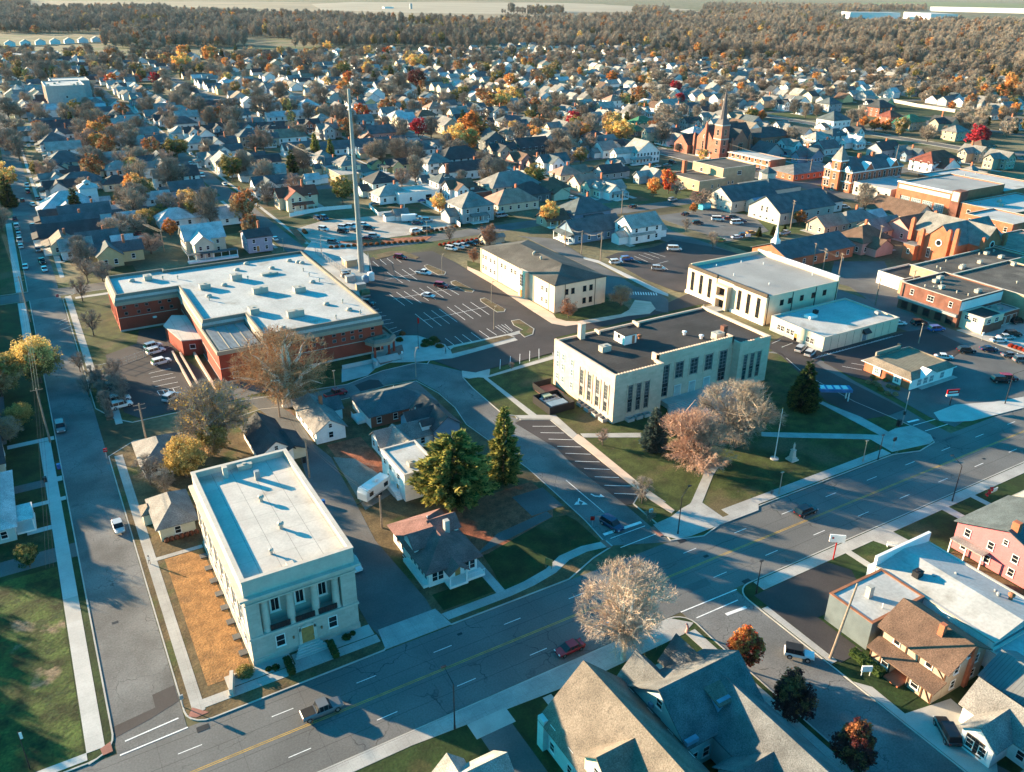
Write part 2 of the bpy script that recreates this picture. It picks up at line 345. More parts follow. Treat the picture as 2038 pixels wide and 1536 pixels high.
slab('angle_parking', [P('150,262 380,262 562,412 860,655 1090,850 1170,905 985,940 560,620 430,490 100,290', 1000, 770, .25)], .055, 'asphalt_new', -.1)
slab('south_street', [R4(77, -60, 88.5, 76)], .03, 'asphalt_old', -.2)
slab('store_street', [P('1690,575 1745,590 1800,625 1900,665 2038,720 2300,860 2038,905 2300,1000 2200,1060 2038,800 2000,790 1900,735 1790,655 1680,600')][:0]+[R4(216, 91.5, 229, 262)], .03, 'asphalt_mid', -.2)
# raised blocks with kerbs
def block(name, pts, m='lawn', kerb=True, z=.10):
    slab(name, [pts], z, m, -.2)
    if kerb:
        k = MB(); n = len(pts)
        A = sum(pts[i][0]*pts[(i+1) % n][1]-pts[(i+1) % n][0]*pts[i][1] for i in range(n))
        q = pts if A > 0 else pts[::-1]
        off = []
        for i in range(n):
            a, c, d = Vector(q[i-1]), Vector(q[i]), Vector(q[(i+1) % n])
            e1 = (c-a).normalized(); e2 = (d-c).normalized(); n1 = Vector((e1.y, -e1.x)); n2 = Vector((e2.y, -e2.x)); mm = n1+n2
            if mm.length < .1: mm = n1
            mm.normalize(); off.append(c+mm*(.22/max(.5, mm.dot(n1))))
        for i in range(n):
            j = (i+1) % n; k.prism([tuple(q[i]), tuple(q[j]), tuple(off[j]), tuple(off[i])], -.2, z+.03, bottom=False)
        struct(k.build('kerb', 'concrete_plain'))
def rnd(x, y, r, a0, a1, n=5): return [(x+r*math.cos(math.radians(a0+(a1-a0)*i/n)), y+r*math.sin(math.radians(a0+(a1-a0)*i/n))) for i in range(n+1)]
LB = [(-75, 91.9), (-8, 91.9)]+rnd(-8, 95.1, 3.2, -90, 0)+[(-4.8, 189), (-4.8, 228), (-75, 228)]
block('lawn_block', LB, 'lawn_green')
block('lawn_block', [(-75, 234), (-4.8, 234), (-4.8, 289), (-75, 289)], 'lawn_green')
block('lawn_block', [(-75, 299), (-4.8, 299), (-4.8, 399), (-75, 399)], 'lawn')
slab('rough_lawn', [R4(-74, 92.2, -8.2, 138)], .112, 'lawn_rough')
# bank-hall block
BB = [(4.4, 173.5), (4.4, 94.5)]+rnd(7.4, 94.5, 3, 180, 270)[1:]+[(32.5, 91.8), (33, 92.2), (43.2, 92.2), (44, 91.8), (66, 91.8)]+P('1180,1110 1212,1090 1165,1038 1100,978 1050,933 927,845 905,812 872,783 828,759 770,768 694,793 650,803')+[(38, 179.5), (24, 176), (10, 178)]
block('lawn_block', BB, 'lawn_brown')
slab('straw_lawn', [R4(8.1, 97.5, 14.4, 131)], .115, 'straw')
slab('green_lawn', [P('800,235 1220,45 1300,28 1360,60 1500,185 1450,210 1300,295 940,470 870,340', 680, 1016, .3435), R4(44.2, 95.2, 53.5, 99.5)], .117, 'lawn_green')
slab('service_drive', [[(33.6, 92.0), (42.3, 92.0), (42.9, 99), (41.8, 118), (43.4, 134), (44.8, 150), (43.5, 158), (44, 172), (40.5, 186), (36, 188), (39.5, 170), (39.6, 156), (37, 140), (33.4, 133), (32.6, 98)]], .125, 'asphalt_mid')
slab('drive_apron', [[(32.8, 91.7), (43.9, 91.7), (43.2, 96.2), (33.4, 96.2)]], .131, 'concrete')
slab('leaf_lot', [[(54.8, 104.8), (57.5, 104.6), (73.6, 108.4), (76.6, 113), (76.6, 121), (55.4, 121)]], .119, 'leaf_litter')
slab('asphalt_pad', [[(70.3, 110.6), (77.4, 110.6), (77.4, 118), (70.3, 118)], [(55.2, 105.1), (73.6, 108.5), (73.6, 110.5), (62, 109)]], .128, 'asphalt_mid')
slab('gravel_yard', [[(43.8, 128), (50.8, 131), (51, 139), (49, 147), (45.2, 150)]], .12, 'gravel')
W = [R4(5.3, 95.4, 6.9, 173), R4(6.9, 93.7, 32.8, 95.4), [(5.3, 93), (6.9, 93.4), (6.9, 95.4), (5.3, 95.4)], [(43.9, 92.8), (55, 92.8), (60, 93.2), (65, 94.2), (69, 96), (73, 96.4), (78, 95.5), (78, 97.3), (73, 98.2), (68, 97.8), (64, 95.9), (59, 94.9), (55, 94.6), (43.5, 94.6)],
     R4(20.2, 95.4, 25.8, 97.6), [(6.9, 131.2), (14.6, 131.2), (14.6, 132.2), (6.9, 132.2)], R4(53.6, 94.6, 55.2, 104)]
slab('sidewalk', W, .13, 'concrete')
slab('garden_bed', [R4(10.5, 95.6, 20, 98.1), R4(26, 95.6, 32.6, 98.1)], .122, 'concrete_plain')
slab('paver_ramp', [[(4.6, 93.2), (5.5, 92.5), (7.2, 92.6), (5.4, 94.6)], R4(76.8, 95.3, 77.7, 97.8), R4(87.2, 93.5, 88.2, 96.5), [(-5, 92.2), (-6.2, 92.1), (-6.4, 93.4), (-5.1, 94)]], .136, 'paver_red')
slab('sidewalk', [R4(-8, 93.5, -5.8, 121.5), R4(-8, 128, -5.8, 187), R4(-8, 234.5, -5.8, 288), R4(-8, 299.5, -5.8, 398), R4(-74, 92.3, -8, 93.6), R4(-14, 187.2, -5, 189), R4(-12, 160, -8, 161.4), R4(-5.8, 160, -4.9, 161.4), R4(-5.8, 168, -4.9, 170), R4(-12, 150.5, -8, 152)], .13, 'concrete_new')
slab('drive', [R4(-30, 139.5, -4.8, 144), R4(-30, 167, -8, 170)], .126, 'asphalt_mid'); slab('sidewalk', [R4(-8, 121.5, -5.8, 128)], .131, 'concrete_plain')
slab('patch', [[(-4.5, 96.5), (1, 97.2), (1, 99.8), (4.0, 100.2), (4.0, 96.8), (0, 95.4), (-4.5, 94.4)], [(-2, 174), (1, 174), (1.2, 177), (-2, 177)]][:1], .045, 'asphalt_new', 0)
slab('leaf_litter', [[(38.5, 176), (44, 176), (43.4, 160), (40.5, 152), (38.6, 156)], [(45.5, 139.5), (53.5, 139.5), (53.5, 155.5), (45.8, 155.5)], [(24, 133), (31, 133), (31, 150), (20, 156), (16.5, 150)]], .118, 'leaf_litter')
# courthouse block
CB = P('918,741 918,736')[:0]
CB = P('700,760 860,925 930,1005 1010,1015 1040,1035 1210,1035 1370,1165 2038,1700', 680, 480, .3435)
cb2 = P('1273,985 1262,1003 1312,1045 1335,1075 1400,1066')+[(103, 91.9), (150, 91.9)]+P('1830,897 1858,880 1850,866 1790,838 1700,800 1600,745 1555,705')+[(156.4, 158)]+P('1400,604 1103,668 1098,690 850,766')[:3]
cb2 += P('1228,660 1200,672 850,782 855,750 850,715 830,706 770,706 720,720 700,745 705,790 760,850 870,945 940,1005 1005,1010 1040,1035 1210,1035 1370,1168 1560,1300 1880,1514', 680, 480, .3435)
block('lawn_block', cb2, 'lawn')
slab('sidewalk', [P('1228,662 1200,674 850,782 855,750 850,715 830,706 770,706 720,720 700,745 705,790 738,798 790,790 820,792 1085,1010 1005,1010 1012,1030 1210,1032 1370,1168 1385,1140 1240,1010 1130,1008 845,792 1228,684', 680, 480, .3435)], .13, 'concrete_plain')
slab('sidewalk', [P('562,412 590,372 600,372 645,405 1380,985 1500,1085 1540,1110 1480,1020 1400,1035 1340,1035 1200,1085', 1000, 770, .25)[:1]+P('600,378 650,410 1090,770 1370,985 1345,1010 1180,905 860,655', 1000, 770, .25)], .134, 'buffstone')
slab('sidewalk', [P('620,374 1130,368 1180,390 1180,405 645,405', 1000, 770, .25), P('1620,620 1720,640 1680,700 1590,925 1560,945 1440,985 1500,925 1600,700', 1000, 770, .25),
     ], .138, 'concrete')
slab('plaza', [P('1345,1035 1420,975 1500,930 1590,925 1755,1040 2038,935 2038,985 1500,1190 1390,1215 1290,1190 1200,1100', 1000, 770, .25)], .145, 'concrete')
slab('sidewalk', [R4(103, 92.2, 150, 94.4)], .132, 'concrete')
slab('sidewalk', [P('60,362 820,378 1000,385 1060,365 1130,330 1260,310 1400,380 1430,430 1400,455 1100,520 930,420 250,405 60,395', 1500, 770, .25), P('480,110 700,225 1000,385 1080,365 850,240 620,150 490,90', 1500, 770, .25)], .136, 'concrete')
slab('angle_parking', [P('1535,690 1620,770 1645,800 1720,835 1765,828 1800,815 1640,735 1590,700')], .128, 'asphalt_new', -.1)
slab('walk', [P('1180,405 1300,410 1480,620 1620,640 1600,610 1500,560 1330,380', 1000, 770, .25)[:0]+R4(122, 120.5, 140, 131.5)], .14, 'concrete_plain')
# police block, its lots
PB = [(8, 191), (11, 187.5), (26, 187.8), (31, 187)]+P('690,765 760,738 828,722 850,724')+[(88, 190), (88, 288), (60, 289.6), (8, 289.6), (4.6, 286), (4.6, 199)]
block('lawn_block', PB, 'lawn')
slab('parking_lot', [[(10, 193.5), (13, 188.2), (29, 188.2), (31.5, 190), (31.8, 205), (26.5, 224.5), (30.5, 228), (31.5, 245), (21, 246), (19, 236), (10.5, 231.5), (10, 214)]], .128, 'asphalt_new')
slab('drive', [R4(4.7, 214.5, 12, 219), [(31.5, 187.2), (44, 188.8), (38, 199), (32, 200)]], .131, 'asphalt_mid')
slab('sidewalk', [R4(5.2, 222, 7, 288), [(7.5, 188), (9, 188), (9.5, 210), (7.9, 210)], R4(8, 284, 60, 286)], .134, 'concrete_plain')
slab('hedge_bed', [[(6, 191), (7.4, 191), (7.8, 212), (6, 212)], [(9.6, 200), (10.6, 200), (11.5, 216), (9.8, 216)]], .13, 'leaf_litter')
slab('big_lot', [P('728,603 738,628 745,640 765,662 800,690 905,662 945,655 1000,640 1010,630 990,620 960,616 1045,640 1052,660 1030,680 990,690 880,722 860,718 918,738 945,742 1100,700 1105,672 1390,608 1440,596 1370,580 1303,615 1251,629 1191,641 1126,650 1099,645 1056,617 977,564 930,537 905,522 900,505 880,492 860,490 835,505 800,505 735,515 700,560')][:0]+
     [P('722,596 735,630 762,664 800,694 862,718 918,738 946,742 1101,702 1106,672 1390,607 1450,600 1375,582 1303,615 1251,629 1191,641 1126,650 1099,645 1056,617 977,564 930,537 905,522 860,500 800,505 740,512 700,545')], .135, 'asphalt_new')
slab('service_yard', [P('604,500 620,480 700,485 735,512 735,540 722,596')], .137, 'concrete_plain')
slab('grass_island', [P('480,145 500,138 600,180 595,195 560,197 500,165', 680, 480, .3435), P('635,238 660,230 765,285 755,298 720,295 640,250', 680, 480, .3435), P('805,338 830,332 945,395 940,410 900,412 810,352', 680, 480, .3435), P('985,465 1030,457 1110,510 1105,540 1060,557 1030,530 1050,515 1000,490', 680, 480, .3435),
     P('630,632 650,618 960,548 1000,560 760,625 640,655', 680, 480, .3435), P('180,85 280,60 360,58 450,95 430,105 330,75 200,110', 680, 480, .3435)], .22, 'lawn_brown', .1)
k = MB()
for s_ in ('480,145 500,138 600,180 595,195 560,197 500,165', '635,238 660,230 765,285 755,298 720,295 640,250', '805,338 830,332 945,395 940,410 900,412 810,352', '985,465 1030,457 1110,510 1105,540 1060,557 1030,530 1050,515 1000,490', '630,632 650,618 960,548 1000,560 760,625 640,655'):
    p = P(s_, 680, 480, .3435); c = Vector((sum(q[0] for q in p)/len(p), sum(q[1] for q in p)/len(p)))
    k.prism([tuple(c+(Vector(q)-c)*(1+.35/max(.4, (Vector(q)-c).length))) for q in p], .1, .21, bottom=False)
struct(k.build('kerb', 'concrete_plain'))
slab('sidewalk', [P('170,660 230,600 300,560 350,548 440,548 600,600 640,655 760,628 1000,560 1020,575 640,680 440,700 280,705 180,745', 680, 480, .3435), P('1000,500 1040,470 1000,560 960,575 630,625 610,610 960,535 1030,520', 680, 480, .3435)[:0]+P('610,612 960,540 1030,520 1040,535 965,556 630,628', 680, 480, .3435),
     P('0,740 170,690 190,745 150,780 0,820', 680, 480, .3435)], .15, 'concrete_plain')
slab('entrance_pavers', [P('215,705 290,620 350,600 360,640 290,700 225,720', 680, 480, .3435)], .158, 'paver_red')
slab('patch', [P('75,835 160,802 215,805 245,840 110,870', 680, 480, .3435)], .05, 'asphalt_new', 0)
# beige building block and the east lots
slab('lawn_strip', [P('133,270 0,365 260,530 640,720 870,870 1000,930 1100,920 1230,900 1560,840 1640,800 1610,740 1380,640', 930, 460, .19627)[:0]+P('870,850 900,885 1000,915 1110,915 1560,845 1640,805 1630,775 1480,690 1380,670 1360,735 1100,800', 930, 460, .19627), P('0,300 130,330 130,415 0,370', 930, 460, .19627)], .16, 'lawn')
slab('sidewalk', [P('0,360 130,415 550,655 870,840 900,885 1000,915 1110,918 1560,845 1640,800 1700,700 1860,720 1910,790 1850,840 1640,862 1330,922 1000,966 860,940 640,800 240,530 0,390', 930, 460, .19627)], .165, 'buffstone')
slab('lane', [P('500,50 900,80 1200,270 1500,430 1700,560 1960,640 2038,700 2038,830 1910,810 1880,740 1700,690 1380,640 1400,450 870,200 600,70', 930, 460, .19627)], .14, 'asphalt_mid')
slab('sidewalk', [P('1180,265 1330,300 2038,640 2038,665 1900,620 1340,330 1180,285', 930, 460, .19627)], .17, 'concrete_new')
slab('east_lot', [P('1205,512 1230,503 1300,492 1338,478 1420,492 1480,508 1500,520 1370,565 1360,582 1345,580 1280,555'), P('1520,688 1560,668 1650,706 1620,722 1560,712')], .13, 'asphalt_new')
slab('lot', [P('1640,700 1790,662 1850,655 1920,688 1905,705 1870,730 1740,745 1735,760 1690,748 1640,722')], .133, 'asphalt_new')
slab('lot', [P('1735,760 1870,732 1905,705 1925,690 2038,740 2038,815 1980,800 1900,850 1850,830 1780,790')], .09, 'asphalt_mid')
slab('sidewalk', [P('1858,822 1900,806 1980,800 2038,790 2038,812 1935,838 1900,840 1870,838')], .139, 'concrete_new')
slab('lot', [P('1660,520 1760,520 1800,600 1830,640 1760,620 1690,570 1650,560')], .06, 'asphalt_mid')
slab('sidewalk', [P('0,990 60,960 700,590 735,575 740,600 560,665 0,1010', 1338, 480, .3435)[:0]+R4(151, 91.8, 152, 92)], .1, 'concrete')
slab('lot', [R4(229.5, 106, 262, 130)], .08, 'concrete_plain')
slab('gravel_lot', [P('590,455 640,440 760,428 880,430 905,455 760,475 640,490 610,475'), P('720,345 800,330 870,360 790,372')], .07, 'gravel_pale')
slab('red_bed', [P('640,492 850,478 860,470 640,482'), P('575,455 600,485 610,482 590,455')], .1, 'leaf_litter')
slab('lot', [P('1300,430 1420,415 1500,430 1530,460 1450,480 1370,455')], .07, 'asphalt_mid')
slab('lawn_strip', [P('1440,485 1560,462 1530,500 1500,505'), P('1540,195 1700,190 1900,225 1830,232 1700,215'), P('1560,215 1640,210 1760,222 1700,235'), P('1850,150 2038,160 2038,190 1900,170')], .06, 'lawn_green')
# south of the main street
SB1 = [(-20, 20), (74, 20), (77, 35), (77, 69)]+rnd(74.2, 72.6, 3, 0, 90)+[(-20, 75.7)]
block('lawn_block', SB1, 'lawn_green')
slab('sidewalk', [[(-20, 73.4), (29, 73.6), (58, 71.6), (74, 71.8), (77, 73), (74.5, 75.6), (-20, 75.6)], R4(48.2, 66, 49.6, 71.9), R4(74.3, 34, 76.2, 71.8)], .13, 'concrete'); slab('drive', [R4(37.4, 30, 42.2, 71.9)], .125, 'asphalt_mid')
slab('drive_apron', [R4(36.8, 70.2, 42.8, 73)], .136, 'concrete_plain')
SB2 = [(88.6, 20), (180, 20), (180, 75.7), (92.5, 75.7)]+rnd(91.6, 72.7, 3, 90, 180)+[(88.6, 60)]
block('lawn_block', SB2, 'lawn_green')
slab('sidewalk', [R4(92.5, 73.2, 180, 75.5), R4(112.6, 66, 114, 73.2), R4(140, 66, 142, 73.2), [(123, 66), (126, 66), (125.5, 73.2), (120, 73.2)], R4(88.8, 56, 90, 70), R4(149, 68, 150.4, 73.2)], .132, 'concrete')
slab('parking_lot', [[(90.1, 73), (107.6, 73.1), (109.6, 69.5), (106, 64), (95, 64), (95, 55.5), (90.1, 55.5)]], .128, 'asphalt_new')
slab('drive', [[(88.7, 30), (97, 36), (98, 43), (90, 44.5), (90.2, 50), (88.7, 52)]], .13, 'concrete_plain'); slab('lot', [[(88.8, 22), (96, 24), (92, 36), (88.8, 31)]], .126, 'asphalt_mid')
slab('garden_bed', [R4(90.4, 45.5, 94.6, 53)], .135, 'lawn_green')
slab('path', [R4(128, 50, 130.2, 64)], .13, 'lawn_brown')
# far sidewalks and yards along the residential streets
wb = []
for sx in (-4.5, 81.5, 161, 231, 341, 426, 520):
    wdt = 8.6 if sx < 0 else (11 if sx == 341 else 8)
    for s0, s1 in ((310, 398), (410, 498), (510, 598), (610, 698)):
        wb += [R4(sx+wdt+1.4, s0, sx+wdt+2.8, s1)]
        if sx > 0: wb += [R4(sx-2.8, s0, sx-1.4, s1)]
slab('sidewalk', wb, .05, 'concrete_plain')
rn = random.Random(3); yg, yb = [], []
for sx in (-70, 12, 60, 92, 140, 172, 210, 242, 300, 356, 400, 440, 490):
    for sy in range(305, 700, 17):
        if any(a-9 < sy < c+9 for a, c in YS): continue
        (yg if rn.random() < .6 else yb).append(R4(sx+rn.uniform(-2, 2), sy, sx+rn.uniform(10, 18), sy+rn.uniform(8, 14)))
slab('yard', yg, .035, 'lawn_green', 0); slab('yard', yb, .033, 'lawn_brown', 0)
# farmland beyond the woods (polygons follow the field edges seen in the photo)
slab('field', [P('-200,30 60,22 200,8 300,8 330,14 420,16 520,18 560,28 700,42 900,42 1000,45 1100,40 1160,36 1400,33 1420,22 1260,20 1200,8 1050,4 900,2 700,6 500,3 300,3 100,2 -200,2')], .5, 'field_tan', -.2)
slab('field', [P('620,8 700,4 1000,6 1130,6 1300,14 1390,20 1200,24 1000,28 800,26 640,20')], .9, 'field_pale', -.2)
slab('field', [P('1660,8 1760,10 2100,18 2100,8 1800,3'), P('-200,16 40,12 60,8 -200,6')], .9, 'field_green', -.2)
# ---------------------------------------------------------------- painted markings
def line(b, s, w, z, ox=0, oy=0, k=1.):
    p = P(s, ox, oy, k, z)
    for (x0, y0), (x1, y1) in zip(p, p[1:]):
        d = Vector((x1-x0, y1-y0)).normalized(); n = Vector((-d.y, d.x))*w/2
        b.prism([(x0+n.x, y0+n.y), (x0-n.x, y0-n.y), (x1-n.x, y1-n.y), (x1+n.x, y1+n.y)], z-.004, z, bottom=False)
b = MB()
for X in range(-36, 40):
    x = 51+X*12.2
    for y in (79.9, 87.6): b.box(x, y-.06, .021, x+3, y+.06, .026)
struct(b.build('lane_marking', 'paint_line'))
b = MB(); b.box(-480, 83.62, .021, 1380, 83.74, .026); b.box(-480, 83.9, .021, 1380, 84.02, .026); struct(b.build('centre_line', 'paint_yellow'))
b = MB()
for s_ in ('995,1300 1420,1115', '955,1412 1495,1188'): line(b, s_, .22, .05, 0, 1150, .25)
for s_ in ('805,1175 1105,1075',): line(b, s_, .7, .05, 1000, 770, .25)
for s_ in ('860,1205 1135,1105', '940,1278 1220,1170', '505,740 810,998'): line(b, s_, .15, .05, 1000, 770, .25)
for s_ in ('1420,272 1865,90', '1545,318 1875,175'): line(b, s_, .2, .05, 1000, 1150, .25)
line(b, '1780,292 1940,232', .6, .05, 1000, 1150, .25)
for s_ in ('1270,305 1470,250', '1365,350 1580,285'): line(b, s_, .18, .05, 1500, 770, .25)
line(b, '1225,280 1315,258', .6, .05, 1500, 770, .25)
struct(b.build('crossing_marking', 'paint_line'))
b = MB()   # turn arrows
for s_ in ('704,850 735,868 775,870', '600,925 612,885', '612,900 650,918'): line(b, s_, .3, .05, 1000, 770, .25)
for ox_, oy_ in ((785, 870), (650, 930), (592, 930)):
    c = G(1000+ox_*.25, 770+oy_*.25, .05); b.prism([(c[0]-.6, c[1]), (c[0]+.5, c[1]-.5), (c[0]+.4, c[1]+.7)], .046, .05, bottom=False)
struct(b.build('turn_arrow', 'paint_line'))
b = MB()
for s_ in '240,312 428,312|303,363 490,366|367,414 562,420|435,471 627,477|502,527 703,535|577,590 775,596|650,648 855,656|735,714 928,720|812,782 1020,788|890,846 1070,853'.split('|'): line(b, s_, .14, .062, 1000, 770, .25)
struct(b.build('stall_marking', 'paint_line'))
b = MB()
LN = '''180,115 215,145|222,105 258,135|262,98 300,128|303,92 345,122|265,180 355,242|305,170 395,232|350,162 437,222|392,155 440,190|250,222 440,185|275,305 365,372|318,295 412,363|362,290 460,357|408,280 505,345|450,270 545,335|495,262 590,325|540,258 635,315|600,262 680,310|300,335 670,268|425,420 527,500|475,412 578,490|520,400 625,478|565,392 670,468|612,380 715,455|655,372 762,448|700,362 808,435|747,352 855,425|475,458 845,378|165,420 235,410|170,440 258,430|178,465 283,452|190,490 300,470|215,528 320,497|240,552 345,512|165,400 215,392|165,382 195,378|600,562 660,607|655,550 710,595|700,540 757,582|750,528 808,570|797,517 855,558|840,505 900,545|920,683 917,740|978,665 975,725|1033,652 1031,710|1090,635 1088,695|1143,622 1143,680'''
for s_ in LN.split('|'): line(b, s_, .13, .142, 680, 480, .3435)
for s_ in '890,492 950,532|905,485 965,528|925,482 985,522|945,480 990,518'.split('|'): line(b, s_, .12, .142, 680, 480, .3435)
for s_ in '1640,265 1765,320|1690,250 1830,310|1740,235 1890,290|1790,220 1950,275|1840,205 2010,260|1890,340 2038,300|1970,345 2038,390'.split('|'): line(b, s_, .13, .137, 930, 460, .19627)
for i in range(13): line(b, f'{1600+i*26},{608+i*1.3} {1610+i*26},{640+i*.8}', .35, .146, 930, 460, .19627)
for s_ in '595,730 690,690|590,790 700,745|575,705 660,672|575,715 800,680'.split('|')[:3]: line(b, s_, .12, .134, 0, 500, .2)
struct(b.build('stall_marking', 'paint_line'))
b = MB()
for s_ in '980,1130 1140,1100|1000,1175 1190,1145|1480,1215 1700,1165|1500,1255 1725,1212|1520,1300 1745,1250|1545,1345 1770,1300|1565,1390 1790,1345|1590,1430 1800,1395|1565,1390 1590,1430|1620,1380 1640,1420|1670,1372 1690,1412|1720,1362 1740,1402'.split('|'): line(b, s_, .12, .134, 0, 500, .2)
for s_ in '800,910 870,880|880,940 970,905|1370,1095 1530,1125|1445,1070 1620,1100|1520,1050 1640,1070|1590,1030 1640,1040|1130,1035 1860,835|1210,1010 1780,850'.split('|'): line(b, s_, .13, .141, 1340, 460, .24534)
for i in range(28): line(b, f'{1160+i*24},{1028-i*6.6} {1185+i*24},{1008-i*6.2}', .1, .141, 1340, 460, .24534)
struct(b.build('stall_marking', 'paint_line'))
# ---------------------------------------------------------------- large buildings
def flatb(name, label, cat, x0, y0, x1, y1, h, wall='cream_stucco', roof='roof_white', par=.6, cap=None, west=(), south=(), units=0, group=None, capm='limestone_plain', seed=1):
    """flat-roofed building; west/south = rows (z, w, h, [fractions], kwargs)"""
    t = thing(name, label, cat, (x0, y0, 0), group=group); w, d = x1-x0, y1-y0
    MB().box(0, 0, 0, w, d, h-par).build('wall', wall, t)
    MB().box(.3, .3, h-par, w-.3, d-.3, h-par+.08).build('roof', roof, t)
    parapet(MB(), 0, 0, w, d, h-par, h, .3).build('parapet', wall, t)
    b = MB(); parapet(b, -.07, -.07, w+.07, d+.07, h, h+.12, .45); b.build('coping', capm, t)
    for z, ww, hh, fr, kw in west: wrow(t, (0, d), (0, 0), fr, z, ww, hh, **kw)
    for z, ww, hh, fr, kw in south: wrow(t, (0, 0), (w, 0), fr, z, ww, hh, **kw)
    r = random.Random(seed)
    for i in range(units):
        b = MB(); x, y = r.uniform(2, w-2), r.uniform(2, d-2)
        if r.random() < .5: rtu(b, x, y, h-par+.08, r.uniform(1.4, 2.2), 1.3, 1.)
        else: vent(b, x, y, h-par+.08, .3, .8)
        b.build('roof_unit', 'rooftop_unit', t)
    return t
def fr(n, a=0., c=1.): return [a+(c-a)*(i+.5)/n for i in range(n)]
# 1. classical limestone hall
t = thing('classical_hall', 'pale limestone classical hall with four columns, three pedimented windows and a flat roof', 'hall', (14.9, 98.2, 0))
w, d = 16.3, 33.5
b = MB(); b.box(0, 2.3, 0, w, d, 12.2); b.box(-.12, -.1, 0, w+.12, d+.1, 1.0); b.box(0, 0, 1., w, 2.3, 4.9); b.box(0, 0, 4.9, 1.9, 2.3, 10.8); b.box(w-2.3, 0, 4.9, w, 2.3, 10.8); b.box(0, 0, 10.8, w, 2.3, 12.2)
b.build('wall', 'limestone', t)
b = MB(); b.box(-.18, -.18, 4.75, w+.18, d+.18, 5.1); b.box(-.2, -.2, 11.0, w+.2, d+.2, 11.2); b.box(-.75, -.75, 12.2, w+.75, d+.5, 12.55); b.box(-.45, -.45, 11.95, w+.45, d+.35, 12.2); b.build('cornice', 'limestone_plain', t)
b = MB(); parapet(b, 0, 0, w, d, 12.55, 15.1, .5); parapet(b, -.1, -.1, w+.1, d+.1, 15.1, 15.3, .7); b.build('parapet', 'limestone_plain', t)
MB().box(.5, .5, 12.55, w-.5, d-.5, 14.2).build('roof', 'roof_pale', t)
for x in (2.7, 6.4, 10.1, 13.3):
    b = MB(); b.lathe([(.72, 5.1), (.72, 5.35), (.6, 5.5), (.6, 6.2), (.52, 10.2), (.66, 10.5), (.74, 10.8)], x, .78, 16); b.build('column', 'limestone_plain', t)
for x in (4.55, 8.25, 11.7):
    window(t, x, 2.3, 6.9, 0, 1.1, 2.3, nx=2, ny=1, fw=.24)
    b = MB(); b.box(x-1.2, 1.7, 9.65, x+1.2, 2.3, 9.8); gwall(b, x-1.2, 1.7, x+1.2, 2.3, 9.8, 9.8, .55); b.build('pediment', 'limestone_plain', t)
    b = MB(); b.box(x-1.45, .1, 5.12, x+1.45, .2, 6.15)
    for i in range(8): b.box(x-1.45+i*.41, .05, 5.12, x-1.42+i*.41, .1, 6.2)
    b.build('balcony_railing', 'dark_metal', t)
for x in (4.2, 12.2): window(t, x, 0, 2.1, 0, 1.2, 1.9, fw=.12)
b = MB(); b.box(6.9, -.16, .9, 7.25, 0, 4.3); b.box(9.25, -.16, .9, 9.6, 0, 4.3)
for i in range(7):
    a0, a1 = PI*i/7, PI*(i+1)/7; b.add([(8.25+1.35*math.cos(a), -.16, 3.4+1.1*math.sin(a)) for a in (a0, a1)]+[(8.25+1.0*math.cos(a), -.16, 3.4+.8*math.sin(a)) for a in (a1, a0)], [(0, 1, 2, 3)])
b.build('door_surround', 'limestone_plain', t); door(t, 8.25, 0, .95, 0, 1.9, 2.9)
b = MB()
for i in range(5): b.box(6.6-.25*i, -.5-.38*i, 0, 9.9+.25*i, 0 if i == 0 else -.12-.38*i, .95-.18*i)
b.build('steps', 'concrete_new', t)
for x in (6.1, 10.4): MB().box(x-.12, -.25, 2.6, x+.12, 0, 3.0).build('wall_lamp', 'rust', t)
for i in range(8):   # long west side
    y = 3.4+i*3.85
    window(t, 0, y, 6.2, -PI/2, 1.3, 4., nx=1, ny=3, fw=.13); window(t, 0, y, 2.2, -PI/2, 1.1, 1.7)
    MB().box(-.22, y+1.55, 5.1, 0, y+2.3, 11.0).build('pilaster', 'limestone_plain', t)
    b = MB(); b.box(-1.35, y-.6, .1, -.15, y+.6, .3); b.build('window_well', 'asphalt_mid', t)
for x, y, r_, h_ in ((5.8, 5.8, .35, 1.0), (5.6, 11.2, .1, .1), (8.9, 11.5, .5, 1.2), (8.3, 20.5, .5, 1.15)):
    if h_ > .5: vent(MB(), x, y, 14.2, r_, h_).build('roof_vent', 'rooftop_unit', t)
for x, y, h_, m_ in ((5.1, 30.9, 2.0, 'limestone_plain'), (9.6, 27.6, 1.6, 'grey_metal')): MB().box(x-.4, y-.4, 14.2, x+.4, y+.4, 14.2+h_).build('chimney', m_, t)
MB().box(6.8, 1.0, 14.2, 7.8, 1.9, 15.0).build('roof_hatch', 'limestone_plain', t)
rtu(MB(), 8.6, d+.1-1.5, 14.2, 2.4, 1.2, .9).build('roof_unit', 'rooftop_unit', t)
# low monument sign at the corner of the hall lawn
t = thing('monument_sign', 'low pale stone monument wall on the corner lawn left of the limestone hall', 'sign', (11.1, 95.9, .1), rz=math.radians(75))
MB().box(-1.9, -.25, 0, 1.9, .25, 1.1).build('panel', 'limestone_plain', t); MB().box(-2.1, -.4, 0, 2.1, .4, .25).build('base', 'limestone', t)
